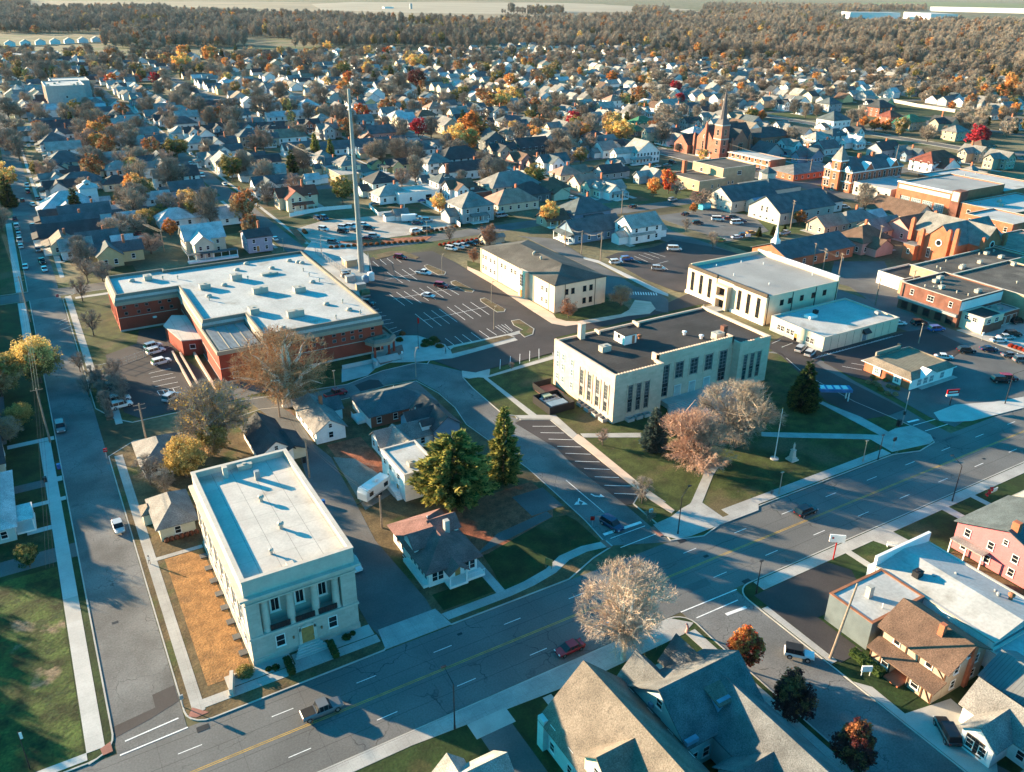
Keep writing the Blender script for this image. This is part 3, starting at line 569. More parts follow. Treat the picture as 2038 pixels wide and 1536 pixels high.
# 2. red brick justice building
def skirt(b, poly, z0, z1, o0, o1, lip=.35):
    n = len(poly)
    def off(o):
        q = []
        for i in range(n):
            a, c, e = Vector(poly[i-1]), Vector(poly[i]), Vector(poly[(i+1) % n]); e1 = (c-a).normalized(); e2 = (e-c).normalized()
            n1 = Vector((e1.y, -e1.x)); n2 = Vector((e2.y, -e2.x)); m = (n1+n2).normalized(); q.append(c+m*(o/m.dot(n1)))
        return q
    A, B, D = off(o0), off(o1), off(o1-lip)
    v = [(p.x, p.y, z0) for p in A]+[(p.x, p.y, z1) for p in B]+[(p.x, p.y, z1) for p in D]+[(p.x, p.y, z0) for p in D]; f = []
    for i in range(n):
        j = (i+1) % n
        for k in range(3): f.append((k*n+i, k*n+j, (k+1)*n+j, (k+1)*n+i))
        f.append((3*n+i, 3*n+j, j, i))
    return b.add(v, f)
OX, OY = 16.5, 197.8
poly = [(17, 17.5), (28, 17.5), (28, 0), (60, 0), (60, 68), (17, 68), (17, 70), (0, 70), (0, 49.5), (17, 49.5)]
t = thing('brick_justice_building', 'large red brick public building with tan roof edge and white roof crowded with vents', 'public building', (OX, OY, 0))
MB().prism([(17, 0), (60, 0), (60, 68), (17, 68), (17, 70), (0, 70), (0, 49.5), (17, 49.5)], 0, 8.3).build('wall', 'red_brick', t)
MB().prism(poly, 8.0, 10.2).build('roof', 'roof_white', t)
skirt(MB(), [(17, 0), (60, 0), (60, 68), (17, 68), (17, 70), (0, 70), (0, 49.5), (17, 49.5)], 7.9, 8.9, .35, .35, .4).build('fascia_band', 'tan_band', t)
skirt(MB(), poly, 8.9, 11., .2, -.5, .45).build('sloped_roof_edge', 'mansard_tan', t)
b = MB(); b.box(17.4, .4, 8.3, 27.6, 17.2, 8.5); b.mt(1)
for i in range(20): b.box(17.6, .7+i*.82, 8.5, 27.4, 1.1+i*.82, 8.95)
b.mt(0)
for x in (20, 22.5, 25): b.box(x-.1, .4, 8.9, x+.1, 17.2, 9.05)
b.build('louvre_deck', ['tan_band', 'grey_metal'], t)
b = MB(); b.box(16.92, -.08, 4.1, 60.08, 0, 4.25); b.box(16.9, 0, 4.1, 17, 49, 4.25); b.box(0, 49.42, 4.1, 16, 49.5, 4.25); b.box(16.9, -.1, 0, 60.1, 0, .6); b.box(-.05, 49.4, 0, 17, 49.5, .6); b.box(16.88, 0, 0, 17, 40, .4); b.build('stone_course', 'limestone_plain', t)
for x in (31.5, 38.7, 40.9, 43.2, 46.5, 49, 51.5, 53.8, 57.2): window(t, x, 0, 5.3, 0, .9, .8, ny=1, glass='blind_glass', frame='grey_metal', sill=False, fw=.05); window(t, x, 0, 7.0, 0, .9, .6, ny=1, frame='grey_metal', sill=False, fw=.05)
for i, x in enumerate((2, 5.3, 8, 11.6, 14.2)): window(t, x, 49.5, 6.8, 0, .8, .7, ny=1, sill=False, frame='grey_metal', fw=.05); window(t, x+.3, 49.5, 4.9, 0, .8, .8, ny=1, sill=False, frame='grey_metal', fw=.05)
for y in (53, 57, 62, 66): MB().box(-.15, y, 1, 0, y+.8, 7.8).build('pier', 'red_brick', t)
window(t, 17, 46.5, 6.7, -PI/2, .9, .7, ny=1, sill=False)
window(t, 20.4, 0, 1.2, 0, 1.3, 1.6, ny=1); window(t, 28.6, 0, 6.9, 0, 1., .7, ny=1)
MB().lathe([(.55, 2.9), (.6, 3.2), (.1, 3.35)], 9.5, 49.1, 10).build('wall_lamp', 'white_trim', t)
# ramp walls and low entry volumes west of it
b = MB(); b.prism([(12.2, 23), (17, 21.5), (17, 41.5), (13.5, 43.5), (10.2, 36.5)], 0, 4.4); b.build('lower_wing', 'red_brick', t)
MB().prism([(12.0, 22.8), (17, 21.3), (17, 41.7), (13.4, 43.8), (9.9, 36.5)], 4.4, 4.65).build('lower_roof', 'roof_pale', t)
window(t, 14.6, 22.25, 2.1, math.radians(-17), 1.3, 1.1, ny=1)
b = MB(); b.box(9.6, -4, 0, 10, 26, 1.0); b.box(11.2, -7, 0, 11.6, 24, 1.0); b.box(14.4, -9, 0, 14.9, 22, 1.1); b.build('ramp_wall', 'buffstone', t)
# front entrance canopy
b = MB(); b.prism([(54.5, -1), (56, -4), (60.5, -4.2), (63, -1.5), (63, 5.5), (60, 6), (60, 0)], 3.4, 4.4); b.build('entrance_canopy', 'tan_band', t)
skirt(MB(), [(54.5, -1), (56, -4), (60.5, -4.2), (63, -1.5), (63, 5.5), (60.1, 6), (60.1, -.1)], 4.4, 5.2, .3, -.3, .4).build('canopy_edge', 'mansard_tan', t)
for x, y in ((56.2, -3.4), (60.2, -3.6), (62.5, -1.4), (62.4, 4.8)): MB().box(x-.25, y-.25, 0, x+.25, y+.25, 3.4).build('canopy_column', 'red_brick', t)
door(t, 58, 0, .2, 0, 2.2, 2.5, 'glass_dark')
b = MB(); b.box(46, -6.2, 0, 54.6, -5.9, 1.2); b.box(54.3, -8.5, 0, 55., -5.9, 1.4)
for i in range(6): b.box(56, -5.2-.5*i, 0, 62, -4.7-.5*i, .9-.15*i)
b.build('entrance_steps', 'concrete_new', t)
rr = random.Random(5)
for (cx_, cy_, w_, d_, h_) in ((24, 46, 3, 2.2, 1.5), (37, 34.5, 4.2, 1.7, 1.7), (34, 50, 3, 2.4, 1.7), (47, 30, 3.2, 2.5, 1.6), (31, 19, 2.4, 3.2, 1.6), (40, 11, 4.4, 1.7, 1.8), (11, 62.5, 2.2, 2.4, 1.4), (44, 50, 5, 1.5, .6)):
    rtu(MB(), cx_, cy_, 10.2, w_, d_, h_).build('roof_unit', 'rooftop_unit', t)
for i in range(24):
    while 1:
        x, y = rr.uniform(4, 57), rr.uniform(3, 64)
        if (x > 30 or y > 22) and (x > 20 or y > 52): break
    b = MB()
    if rr.random() < .6: b.lathe([(.8, 10.2), (.9, 10.5), (.75, 10.8), (.35, 11.0)], x, y, 12)
    else: vent(b, x, y, 10.2, .25, 1.2)
    b.build('roof_vent', 'rooftop_unit', t)
# 3. beige office with low hip roof
t = thing('cream_office_building', 'long two storey cream office with shallow dark hipped roof beside the large car park', 'office', (133.5, 200, 0))
w, d = 19.2, 47.2
MB().box(0, 0, 0, w, d, 8.7).build('wall', 'cream_stucco', t); hip(MB(), 0, 0, w, d, 8.7, 2.7, ov=.25, ridge=11).build('roof', 'roof_darkgrey', t)
b = MB(); b.box(-1.3, 15.2, 0, 0, 19.4, 8.9); b.build('entrance_bay', 'cream_stucco', t); window(t, -1.3, 17.3, 3.8, -PI/2, 1.7, 3.9, nx=2, ny=4); door(t, -1.3, 17.3, .1, -PI/2, 1.8, 2.5)
for y in (4.5, 7, 37.3, 40, 43.2, 45.2): window(t, 0, y, 5.4, -PI/2, .9, 1.4); window(t, 0, y, 1.7, -PI/2, .9, 1.4)
for y in (23.5, 25.8, 30, 32.3): window(t, 0, y, 5.6, -PI/2, .9, 1.5)
for x in (4.4, 6.7, 11.1, 13.5): window(t, x, 0, 5.3, 0, 1.05, 1.6, frame='dark_metal')
for x in (11.1, 13.5): window(t, x, 0, 1.4, 0, 1.05, 1.6, frame='dark_metal')
for x in (3.8, 15.1): MB().box(x-.08, -.12, 0, x+.08, 0, 8.6).build('downpipe', 'bronze', t)
for y in (3.2, 12, 35, 46.4): MB().box(-.1, y-.07, 0, 0, y+.07, 8.6).build('downpipe', 'tan_band', t)
for x, y in ((7.5, 24.5), (8.6, 25.5), (7.2, 19.5)): vent(MB(), x, y, 10.3, .4, 1.5).build('roof_vent', 'rooftop_unit', t)
# 4. art deco courthouse
OX, OY = 105.6, 132.8
t = thing('art_deco_city_hall', 'buff stone art deco city hall with tall window bays and dark flat roof', 'city hall', (OX, OY, 0))
w, d, XL, XR = 48.3, 24.8, 14., 38.
MB().prism([(0, 0), (XL, 0), (XL, 2.4), (XR, 2.4), (XR, 0), (w, 0), (w, d), (0, d)], 0, 11.4).build('wall', 'buffstone', t)
b = MB(); b.box(XL, 2.4, 11.4, XR, 2.9, 13.4); b.box(XL, 2.4, 11.4, XL+.5, 4.6, 13.4); b.box(XR-.5, 2.4, 11.4, XR, 4.6, 13.4)
b.box(0, 0, 11.4, XL, .5, 12.3); b.box(XR, 0, 11.4, w, .5, 12.3); b.box(0, .5, 11.4, .5, d, 12.3); b.box(w-.5, .5, 11.4, w, d, 12.3); b.box(.5, d-.5, 11.4, w-.5, d, 12.); b.box(XL-.5, .5, 11.4, XL, 3, 12.3); b.box(XR, .5, 11.4, XR+.5, 3, 12.3)
for i in range(30): b.box(XL+.1+i*.8, 2.33, 13.4, XL+.5+i*.8, 2.95, 13.55)
for i in range(16): b.box(.2+i*.85, -.06, 12.3, .6+i*.85, .55, 12.42)
for i in range(12): b.box(XR+.2+i*.85, -.06, 12.3, XR+.6+i*.85, .55, 12.42)
b.build('parapet', 'buffstone', t)
MB().prism([(.5, .5), (XL-.5, .5), (XL-.5, 2.9), (XR+.5, 2.9), (XR+.5, .5), (w-.5, .5), (w-.5, d-.5), (.5, d-.5)], 11.4, 11.55).build('roof', 'roof_black', t)
def bay(x, y, ang, ww, zs, dark='dark_panel'):   # a tall recessed bay: dark strip with glazing in it and stone jambs
    b = MB(); z0, z1 = zs[0][0]-.2, zs[-1][0]+zs[-1][1]+.2
    b.box(-ww/2, -.03, z0, ww/2, .03, z1); o = b.build('bay_panel', dark, t, (x, y, 0), ang)
    for z, h in zs: window(t, x+.04*math.sin(ang), y-.04*math.cos(ang), z, ang, ww-.5, h, nx=2, ny=max(2, int(h/.8)), frame='grey_metal', glass='blind_glass' if h > 3 else 'glass_dark', sill=False, fw=.06)
    for s_ in (-1, 1): MB().box(s_*(ww/2+.2)-.16, -.14, z0-.3, s_*(ww/2+.22)+.2, 0, z1+.4).build('pilaster', 'buffstone', t, (x, y, 0), ang)
for x in (4.6, 7.0, 9.4): bay(x, 0, 0, 1.35, [(2.2, 2.3), (5.4, 3.2)])
for x in (40.3, 42.6, 44.9): bay(x, 0, 0, 1.35, [(2.2, 2.3), (5.4, 3.2)])
for i, x in enumerate((16.6, 21, 25.6, 30.3, 35)):
    bay(x, 2.4, 0, 2.5, [(6.2, 3.8)] if i in (1, 2, 3) else [(2.2, 2.2), (5.6, 4.4)])
    if i in (1, 2, 3): door(t, x, 2.32, 1.3, 0, 1.9, 2.8, 'door_pale')
for y in (3., 6.2, 9.4, 12.6): bay(0, y, -PI/2, 1.5, [(2.2, 2.3), (5.3, 3.4)], 'grey_metal')
for y in (16.8, 20.6, 23): [window(t, 0, y, z, -PI/2, .9, 1.5, frame='white_trim', glass='glass_pale') for z in (2.3, 5.6, 8.2)]
for i, y in enumerate((2.4, 5.3, 8.2, 11.2)):
    b = MB(); parapet(b, -1.6, y-.9, 0, y+.9, .1, .9, .15); b.build('window_well', 'concrete_plain', t)
for x in (4.5, 7, 9.4): parapet(MB(), x-.9, -1.4, x+.9, 0, .1, .9, .15).build('window_well', 'concrete_plain', t)
b = MB()
for i in range(7): b.box(16-.3*i, -.6-.45*i, 0, 36+.3*i, 2.4 if i == 0 else -.15-.45*i, 1.3-.18*i)
b.build('steps', 'concrete_plain', t)
MB().box(6.2, 22.5, 11.5, 7.6, 23.9, 15.6).build('chimney', 'buffstone', t)
b = MB(); b.box(13.5, 14.4, 11.5, 17.2, 18.6, 13.9); b.mt(1).box(13.4, 14.3, 13.9, 17.3, 18.7, 14.05); b.build('roof_penthouse', ['white_trim', 'roof_black'], t); door(t, 16.2, 14.4, 11.6, 0, .9, 2.1, 'rust'); window(t, 13.5, 16.6, 12.7, -PI/2, 1, 1, ny=1)
rtu(MB(), 7.2, 13.8, 11.55, 2.6, 1.7, 1.5).build('roof_unit', 'rooftop_unit', t); rtu(MB(), 36.3, 6.3, 11.55, 2.6, 2., 1.8).build('roof_unit', 'rooftop_unit', t); MB().box(38.3, 6.4, 11.5, 39.6, 7.7, 14.4).build('chimney', 'dark_brick', t)
for x, y in ((31, 12.5), (33, 8.5), (19.5, 16)): vent(MB(), x, y, 11.55, .6, 1.1).build('roof_vent', 'white_trim' if x > 20 else 'rust', t)
b = MB(); b.box(24, d-2.6, 11.5, 24.5, d, 12.6); b.box(12, d-2, 11.5, 12.5, d, 12.6); b.build('parapet_return', 'buffstone', t)
# fenced plant yard beside it
t = thing('plant_enclosure', 'black fenced cooling plant yard on the left side of the art deco city hall', 'plant yard', (95.5, 143.5, .1))
b = MB(); parapet(b, 0, 0, 7, 7.5, 0, 1.9, .08); b.build('fence', 'dark_metal', t); MB().box(1.2, 1, .1, 5.8, 3.4, 1.6).build('cooling_unit', 'sheet_blue', t); MB().box(1.2, 4.2, .1, 5.8, 6.6, 1.3).build('cooling_unit', 'grey_metal', t)
for i in range(5): MB().lathe([(.35, 1.3), (.35, 1.5)], 1.8+i*.85, 5.4, 10).build('fan', 'dark_metal', t)
t = thing('brick_patio', 'fenced brick patio behind the plant yard beside the art deco city hall', 'patio', (99.5, 151.5, .1))
MB().box(0, 0, 0, 5.4, 6, .12).build('paving', 'paver_red', t); b = MB(); b.box(0, 0, .1, .08, 6, 1.7); b.box(0, 6, .1, 5.4, 6.08, 1.7); b.build('fence', 'dark_metal', t)
# 5. cream civic building with window strips
t = thing('cream_civic_building', 'cream civic building with brown parapet, narrow window strips and grey roof', 'office', (182.4, 161, 0))
w, d = 31, 34
MB().box(0, 0, 0, w, d, 8.6).build('wall', 'cream_panel', t); MB().box(.4, .4, 8.6, w-.4, d-.4, 8.75).build('roof', 'roof_grey', t)
b = MB(); b.box(-.2, 20.9, 8.5, .5, d+.1, 9.6); b.box(-.2, -.1, 8.5, .5, 13.4, 9.6); b.box(.1, 13.7, 8.5, .7, 20.6, 9.4); b.build('parapet', 'bronze', t)
b = MB(); b.box(w-.5, 0, 8.6, w, d, 10.2); b.box(.5, d-.5, 8.6, w-.5, d, 9.8); b.box(.5, 0, 8.6, w-.5, .2, 8.9); b.build('rear_parapet', 'cream_panel', t); MB().box(w-.6, -.05, 10.2, w+.1, d+.05, 10.35).build('coping', 'white_trim', t)
MB().box(-.25, 20.9, 0, 0, d+.1, 8.5).build('front_panel', 'cream_panel', t); MB().box(-.25, -.1, 0, 0, 13.4, 8.5).build('front_panel', 'cream_panel', t)
for y in (31.6, 27.6, 23.6, 10.6, 6.8, 2.8):
    window(t, -.25, y, 1.6, -PI/2, 1.1, 6., nx=2, ny=7, frame='dark_metal', sill=False)
b = MB(); b.box(-1.8, 14.4, 0, 0, 15.4, 7.6); b.box(-1.8, 19.0, 0, 0, 20., 7.6); b.box(-1.8, 15.4, 6.9, 0, 19., 7.6); b.box(-1.9, 15.4, 3.2, 0, 19., 4.1); b.build('entrance_portal', 'cream_panel', t)
window(t, -.3, 17.2, 4.2, -PI/2, 3., 2.6, nx=4, ny=3, frame='dark_metal', sill=False); door(t, -.2, 17.2, .1, -PI/2, 2.6, 2.8, 'glass_dark', 'dark_metal')
b = MB(); b.box(-.6, -.3, 0, 0, 13.6, 1.0); b.box(-.6, 20.7, 0, 0, d+.3, 1.0); b.build('base_course', 'white_trim', t)
for x in (6.5, 9.9, 15, 20, 25): window(t, x, 0, 5.2, 0, 1.3, 1.6, ny=1, frame='dark_metal', sill=False)
for x in (.8, 10.9, 20.9, 30.4): MB().box(x-.1, -.15, 0, x+.1, 0, 8.6).build('downpipe', 'dark_metal', t)
for x, y in ((8, 30), (18, 29), (23, 24), (28, 8), (9, 8), (6, 20)): vent(MB(), x, y, 8.75, .18, .7).build('roof_vent', 'white_trim', t)
MB().box(-15, 15, 0.05, -.8, 20, .25).build('front_walk', 'concrete', t)
# 6. low cream building with pale roof
t = flatb('low_cream_office', 'low single storey cream office with a pale flat roof and small dark awning', 'office', 181.2, 138, 212.8, 157.3, 4.4, 'cream_panel', 'roof_white', .35,
          west=[(1.3, 1.1, 1.5, [.17, .24, .42+.01, .72], dict(nx=2)), (1.3, 1.1, 1.5, [.36, .8, .9], dict(nx=2))][:1]+[(1.3, 1.1, 1.5, [.35, .8], dict(nx=2))])
door(t, 0, 9.6, .1, -PI/2, 1.2, 2.2); door(t, 17.2, 0, .1, 0, 1.8, 2.3, 'glass_pale')
b = MB(); b.add([(15.9, -1.3, 2.9), (18.5, -1.3, 2.9), (18.5, 0, 3.8), (15.9, 0, 3.8), (15.9, -1.3, 2.6), (18.5, -1.3, 2.6), (18.5, 0, 2.6), (15.9, 0, 2.6)], [(0, 1, 2, 3), (4, 5, 1, 0), (1, 5, 6, 2), (0, 3, 7, 4), (7, 6, 5, 4)]); b.build('awning', 'dark_metal', t)
rtu(MB(), 9.5, 13.3, 4.1, 3, 2.4, .8).build('roof_unit', 'white_trim', t); rtu(MB(), 13.5, 15, 4.1, 1.2, 1.2, 1.).build('roof_unit', 'dark_metal', t); rtu(MB(), 29, 5.5, 4.1, 1.3, 1.3, .9).build('roof_unit', 'grey_metal', t)
for i in range(9): MB().box(3+i*3.1, -.04, 0, 3.06+i*3.1, 0, 4.).build('wall_joint', 'bronze', t)
MB().box(-.05, 0, 0, 0, 19, 1.0).build('base_course', 'grey_metal', t)
# 7. little bank with mansard roof
t = thing('branch_bank', 'small single storey bank with pink brick ends, white bay windows and tan mansard roof', 'bank', (181.2, 110.8, 0))
w, d = 17, 13.5
MB().box(0, 0, 0, w, d, 3.0).build('wall', 'orange_brick', t); MB().box(-.02, -.3, 0, w, 0, 2.95).build('white_front', 'white_trim', t)
MB().box(1.0, 1., 3.0, w-1., d-1., 3.7).build('roof', 'roof_darkgrey', t)
b = MB(); skirt(b, R4(0, 0, w, d), 2.9, 4.2, .6, -1.2, .3); b.build('mansard', 'shingle_tan', t); skirt(MB(), R4(0, 0, w, d), 2.75, 2.9, .7, .7, .4).build('eave', 'white_trim', t)
MB().box(1.2, 1.2, 3.7, w-1.2, d-1.2, 3.85).build('deck', 'stripe_deck' if 'stripe_deck' in MATS else mat('stripe_deck', (.2, .18, .13), .9, var=.1, stripes=[(.9, 0, .3, .7)]).name, t)
b = MB(); gwall(b, 3.2, -1.0, 9.0, 0, 2.8, 2.9, 1.5); b.build('portico_gable', 'white_trim', t); gable(MB(), 3.2, -.9, 9.0, 1.2, 2.95, 1.5, 'y', .3).build('portico_roof', 'white_trim', t)
for x in (3.3, 5.8, 8.2, 12.5): window(t, x, -.3, .7, 0, 1.5, 1.6, nx=3, ny=2, frame='white_trim', glass='glass_pale')
for y in (3.5, 9.5): MB().box(-.25, y-1.1, .4, 0, y+1.1, 2.7).build('bay_window', 'white_trim', t); window(t, -.25, y, .9, -PI/2, 1.1, 1.4, nx=2, glass='glass_pale')
MB().box(12.6, d-.6, 3.8, 13.2, d+.2, 5.2).build('roof_screen', 'bronze', t); b = MB(); b.box(3, d-.8, 3.8, 12.8, d-.4, 4.9); b.build('roof_screen', 'tan_band', t)
MB().box(3, -1.6, 0.05, w+.6, -.3, .2).build('front_walk', 'concrete_plain', t)
# 8. storefront row
t = flatb('brick_storefront', 'brown brick two storey shop building with dark shopfront and black flat roof', 'shop', 231, 131.5, 252, 151.5, 8.4, 'dark_brick', 'roof_darkgrey', .5, units=10,
          west=[(5.6, 1.0, 1.5, [.2, .85], {}), (5.4, 2., 1.6, [.52], dict(nx=2)), (.6, 2.0, 2.1, [.12, .3, .5, .7, .88], dict(frame='dark_metal', ny=1))], seed=3)
MB().box(-.9, .1, 3.3, 0, 19.9, 4.1).build('shop_canopy', 'grey_metal', t); MB().box(.2, -.08, 5.2, 20.8, 0, 7.9).build('white_side_panel', 'white_trim', t)
t = flatb('shop_annex', 'low cream and brick annex with black roof beside the brown brick shop', 'shop annex', 232.5, 124.3, 242, 131.4, 4.9, 'cream_panel', 'roof_black', .3, west=[(3.1, 1.2, 1.2, [.25, .6], dict(nx=2))], south=[(3., 1.6, 1.3, [.25, .65], dict(nx=2))])
MB().box(-.05, -.06, 0, 9.55, 0, 2.8).build('brick_base', 'dark_brick', t)
t = flatb('fenced_yard_building', 'low brick yard building with rooftop ducts behind the shop annex', 'outbuilding', 242.3, 125.5, 252, 131.4, 4.2, 'dark_brick', 'grey_metal', .3, south=[(.4, 2.2, 2.6, [.2, .5, .8], dict(ny=1, nx=1, glass='dark_brick'))], units=4, seed=8)
flatb('olive_block', 'tall olive and brick side building with dark roof at the right edge', 'shop', 254, 112, 285, 150, 7.8, 'tan_brick', 'roof_darkgrey', .4, units=3, seed=2)
flatb('dark_roofed_row', 'long black roofed shop row behind the brown brick shop', 'shop', 252.4, 131.6, 300, 163, 6.6, 'dark_brick', 'roof_darkgrey', .4, units=6, seed=4) if False else None
flatb('long_dark_shop', 'long shop building with streaked black roof behind the brown brick shop', 'shop', 252.3, 150.3, 298, 163.5, 7.4, 'tan_brick', 'roof_darkgrey', .4, units=11, seed=4)
flatb('orange_brick_shop', 'orange brick shop with flat roof beside the large gothic church', 'shop', 299, 150, 330, 172, 7.6, 'orange_brick', 'shingle_rose', .4, west=[(4, 1.2, 1.4, fr(4), {})])
t = flatb('block_garage', 'white concrete block garage with one white overhead door and black roof', 'garage', 246, 160.5, 262, 171, 4.3, 'white_trim', 'roof_black', .5, capm='limestone_plain')
MB().box(-.06, 2, 0, 0, 5, 2.9).build('garage_door', 'white_trim', t)
t = flatb('garage_wing', 'dark roofed lower wing joining the block garage to the brown brick shop', 'garage', 243, 151.7, 262, 160.3, 4.6, 'tan_brick', 'roof_darkgrey', .4)
flatb('red_shopfront_building', 'orange brick building with red shopfront at the right edge of the photo', 'shop', 331, 176, 350, 196, 8.5, 'orange_brick', 'roof_white', .5, west=[(5, 1.2, 1.8, fr(4), {}), (.6, 2.6, 2.2, fr(3), dict(frame='rust', ny=1))])
# 9. fire station
t = flatb('fire_station', 'modern brown brick fire station with four glazed bay doors and high window band', 'fire station', 353, 217, 392, 244.5, 10.4, 'orange_brick', 'roof_grey', .5, west=[(7.8, 6.2, 1.5, fr(4, .03, .97), dict(nx=6, ny=1, glass='pale_green_glass', sill=False))])
for y in fr(4, .08, .92): window(t, 0, 27.5*y, .1, -PI/2, 4.6, 4.4, nx=5, ny=5, sill=False, name='bay_door', glass='glass_pale')
MB().box(-.4, -4, 0, 5, 0, 11.6).build('stair_tower', 'dark_brick', t); MB().box(-.46, -3.6, 7.2, -.3, -.4, 11.2).build('tower_glazing', 'pale_green_glass', t)
MB().box(-.5, 0, 10.3, .5, 27.6, 10.9).build('white_band', 'white_trim', t)
flatb('station_wing', 'lower brick wing with pale blue roof right of the fire station tower', 'office', 353.5, 190, 395, 212.8, 7, 'orange_brick', 'roof_white', .5, west=[(2.5, 1.4, 2.2, [.2, .5, .8], {})], south=[(2.5, 1.4, 2., fr(4), {})], units=4)
flatb('station_rear_wing', 'rear wing with a white flat roof behind the brown brick fire station', 'office', 393, 217, 425, 262, 7, 'orange_brick', 'roof_white', .5, units=3, seed=5)
flatb('limestone_clinic', 'low pale concrete building between the red brick hall with tower and the fire station', 'office', 352.5, 247, 380, 268, 6, 'limestone_plain', 'roof_white', .5, west=[(1.5, 1.3, 2.4, fr(5), {})])
# 10. victorian hall with tower
t = thing('victorian_city_hall', 'red brick victorian hall with white trim, tall windows and a pyramid topped tower', 'hall', (352.5, 270, 0))
w, d = 38, 17
MB().box(0, 0, 0, w, d, 10).build('wall', 'orange_brick', t); hip(MB(), 0, 0, w, d, 10.4, 5, ov=.6, ridge=6).build('roof', 'shingle_slate', t)
b = MB(); b.box(-.4, -.4, 9.6, w+.4, 0, 10.5); b.box(-.4, 0, 9.6, 0, d, 10.5); b.box(-.15, -.15, 4.7, w, 0, 5.1); b.box(-.15, 0, 4.7, 0, d, 5.1); b.build('cornice', 'white_trim', t)
wrow(t, (0, 0), (w, 0), fr(10), 5.6, 1.2, 3.2); wrow(t, (0, 0), (w, 0), fr(10), 1.4, 1.2, 2.4); wrow(t, (0, d), (0, 0), [.1, .2, .8, .9], 5.6, 1.2, 3.2); wrow(t, (0, d), (0, 0), [.1, .2, .8, .9], 1.4, 1.2, 2.6)
for x in (9, 28): b = MB(); gwall(b, x, -.5, x+6, 1, 10.4, 10.6, 3.2); b.mt(1); gable(b, x, -.5, x+6, 4, 10.6, 3.2, 'y', .3); b.build('gable', ['orange_brick', 'white_trim'], t)
for y in (1.2, 12.5): b = MB(); gwall(b, -.5, y, 1, y+3.6, 10.4, 10.6, 2, 'x'); b.build('gable', 'white_trim', t)
b = MB(); b.box(-2, 6, 0, 3.2, 11.2, 14.5); b.build('tower', 'orange_brick', t); b = MB(); b.box(-2.3, 5.7, 14.3, 3.5, 11.5, 15); b.box(-2.1, 5.9, 9.6, 3.3, 11.3, 10.2); b.build('tower_cornice', 'white_trim', t)
b = MB(); b.frus((-2.4, 5.6, 3.6, 11.6), (.5, 8.5, .7, 8.7), 15, 21.5); b.build('tower_roof', 'shingle_grey', t)
for z in (5.8, 10.8): window(t, -2, 8.6, z, -PI/2, 1.4, 2.6, nx=2); window(t, .6, 6, z, 0, 1.4, 2.6, nx=2)
window(t, -2, 8.6, .3, -PI/2, 1.6, 3, nx=2)
for x in (12, 22): MB().box(x, 7, 12, x+2, 8, 17).build('chimney', 'orange_brick', t)
# 11. large gothic brick church (right)
t = thing('gothic_brick_church', 'large orange brick gothic church with grey cross roof, round window and tall buttress pinnacles', 'church', (283, 166, 0))
b = MB(); gwall(b, 0, 2.5, 27, 15, 0, 8.5, 6, 'x'); gwall(b, 8, -2.5, 20, 25, 0, 8.5, 6, 'y'); b.build('wall', 'orange_brick', t)
b = MB(); gable(b, 0, 2.5, 27, 15, 8.5, 6.05, 'x', .3); gable(b, 8, -2.5, 20, 25, 8.5, 6.0, 'y', .3); b.build('roof', 'shingle_grey', t)
for x, y, h in ((-.7, 2.2, 14), (-.7, 5, 13), (-.7, 15.3, 11), (7.6, -2.9, 11), (20.4, -2.9, 11), (20.4, 25.3, 13), (7.6, 25.3, 12)):
    b = MB(); b.box(x-.7, y-.7, 0, x+.7, y+.7, h); b.frus((x-.7, y-.7, x+.7, y+.7), (x-.4, y-.4, x+.4, y+.4), h, h+.8); b.build('buttress', 'orange_brick', t)
def rose(t, x, y, z, r, ang):
    b = MB(); b.tube((0, -.15, 0), (0, .05, 0), r, r, 16); b.mt(1).tube((0, -.2, 0), (0, -.1, 0), r*.72, r*.72, 16); b.build('rose_window', ['white_trim', 'glass_dark'], t, (x, y, z), ang)
rose(t, 0, 8.8, 8, 1.3, -PI/2); rose(t, 14, -2.5, 8.3, 1.4, 0)
for y in (5.5, 12): window(t, 0, y, 2, -PI/2, 1.2, 3.4, nx=2, ny=3)
wrow(t, (8, -2.5), (20, -2.5), [.3, .5, .7], 1.5, 1.2, 3.4, nx=2, ny=3)
b = MB(); b.box(-3.5, 15.4, 0, 1, 20, 5.5); b.mt(1).box(-3.7, 15.2, 5.5, 1.2, 20.2, 5.8); b.build('side_porch', ['orange_brick', 'shingle_grey'], t); window(t, -3.5, 17.7, 2.4, -PI/2, 1, 1.6)
b = MB(); gwall(b, 20.3, 5, 34, 20, 0, 7, 4.5, 'x'); b.mt(1); gable(b, 20.3, 5, 34, 20, 7, 4.5, 'x', .3); b.build('rear_hall', ['orange_brick', 'shingle_grey'], t)
b = MB(); b.box(-1, 5.6, 0, 0, 12, .6); b.build('steps', 'concrete_plain', t)
# 12. twin-gabled grey hall with octagon lantern
for (X0, Y0, X1, Y1, ax, lab, rs) in ((272, 268, 300, 284, 'x', 'pale grey gabled hall with murky painted end wall, nearer the tan brick school block', 5.), (274.5, 242, 308, 260, 'x', 'pale grey gabled hall with arched window in its end wall and dark roof', 5.5)):
    t = thing('gabled_hall', lab, 'hall', (X0, Y0, 0), group='twin gabled grey halls'); w, d = X1-X0, Y1-Y0
    gwall(MB(), 0, 0, w, d, 0, 5.2, rs, ax).build('wall', 'limestone_plain', t); gable(MB(), 0, 0, w, d, 5.2, rs, ax, .5).build('roof', 'shingle_slate', t)
    wrow(t, (0, d), (0, 0), [.2, .4, .6, .8], 1., .9, .9, ny=1); wrow(t, (0, d), (0, 0), [.42, .58], 4., .9, 2.4); wrow(t, (0, 0), (w, 0), fr(5), 2, 1.1, 1.6)
t = thing('octagon_lantern_hall', 'hall wing with white octagonal lantern and dark roof behind the twin grey gables', 'hall', (305, 278, 0))
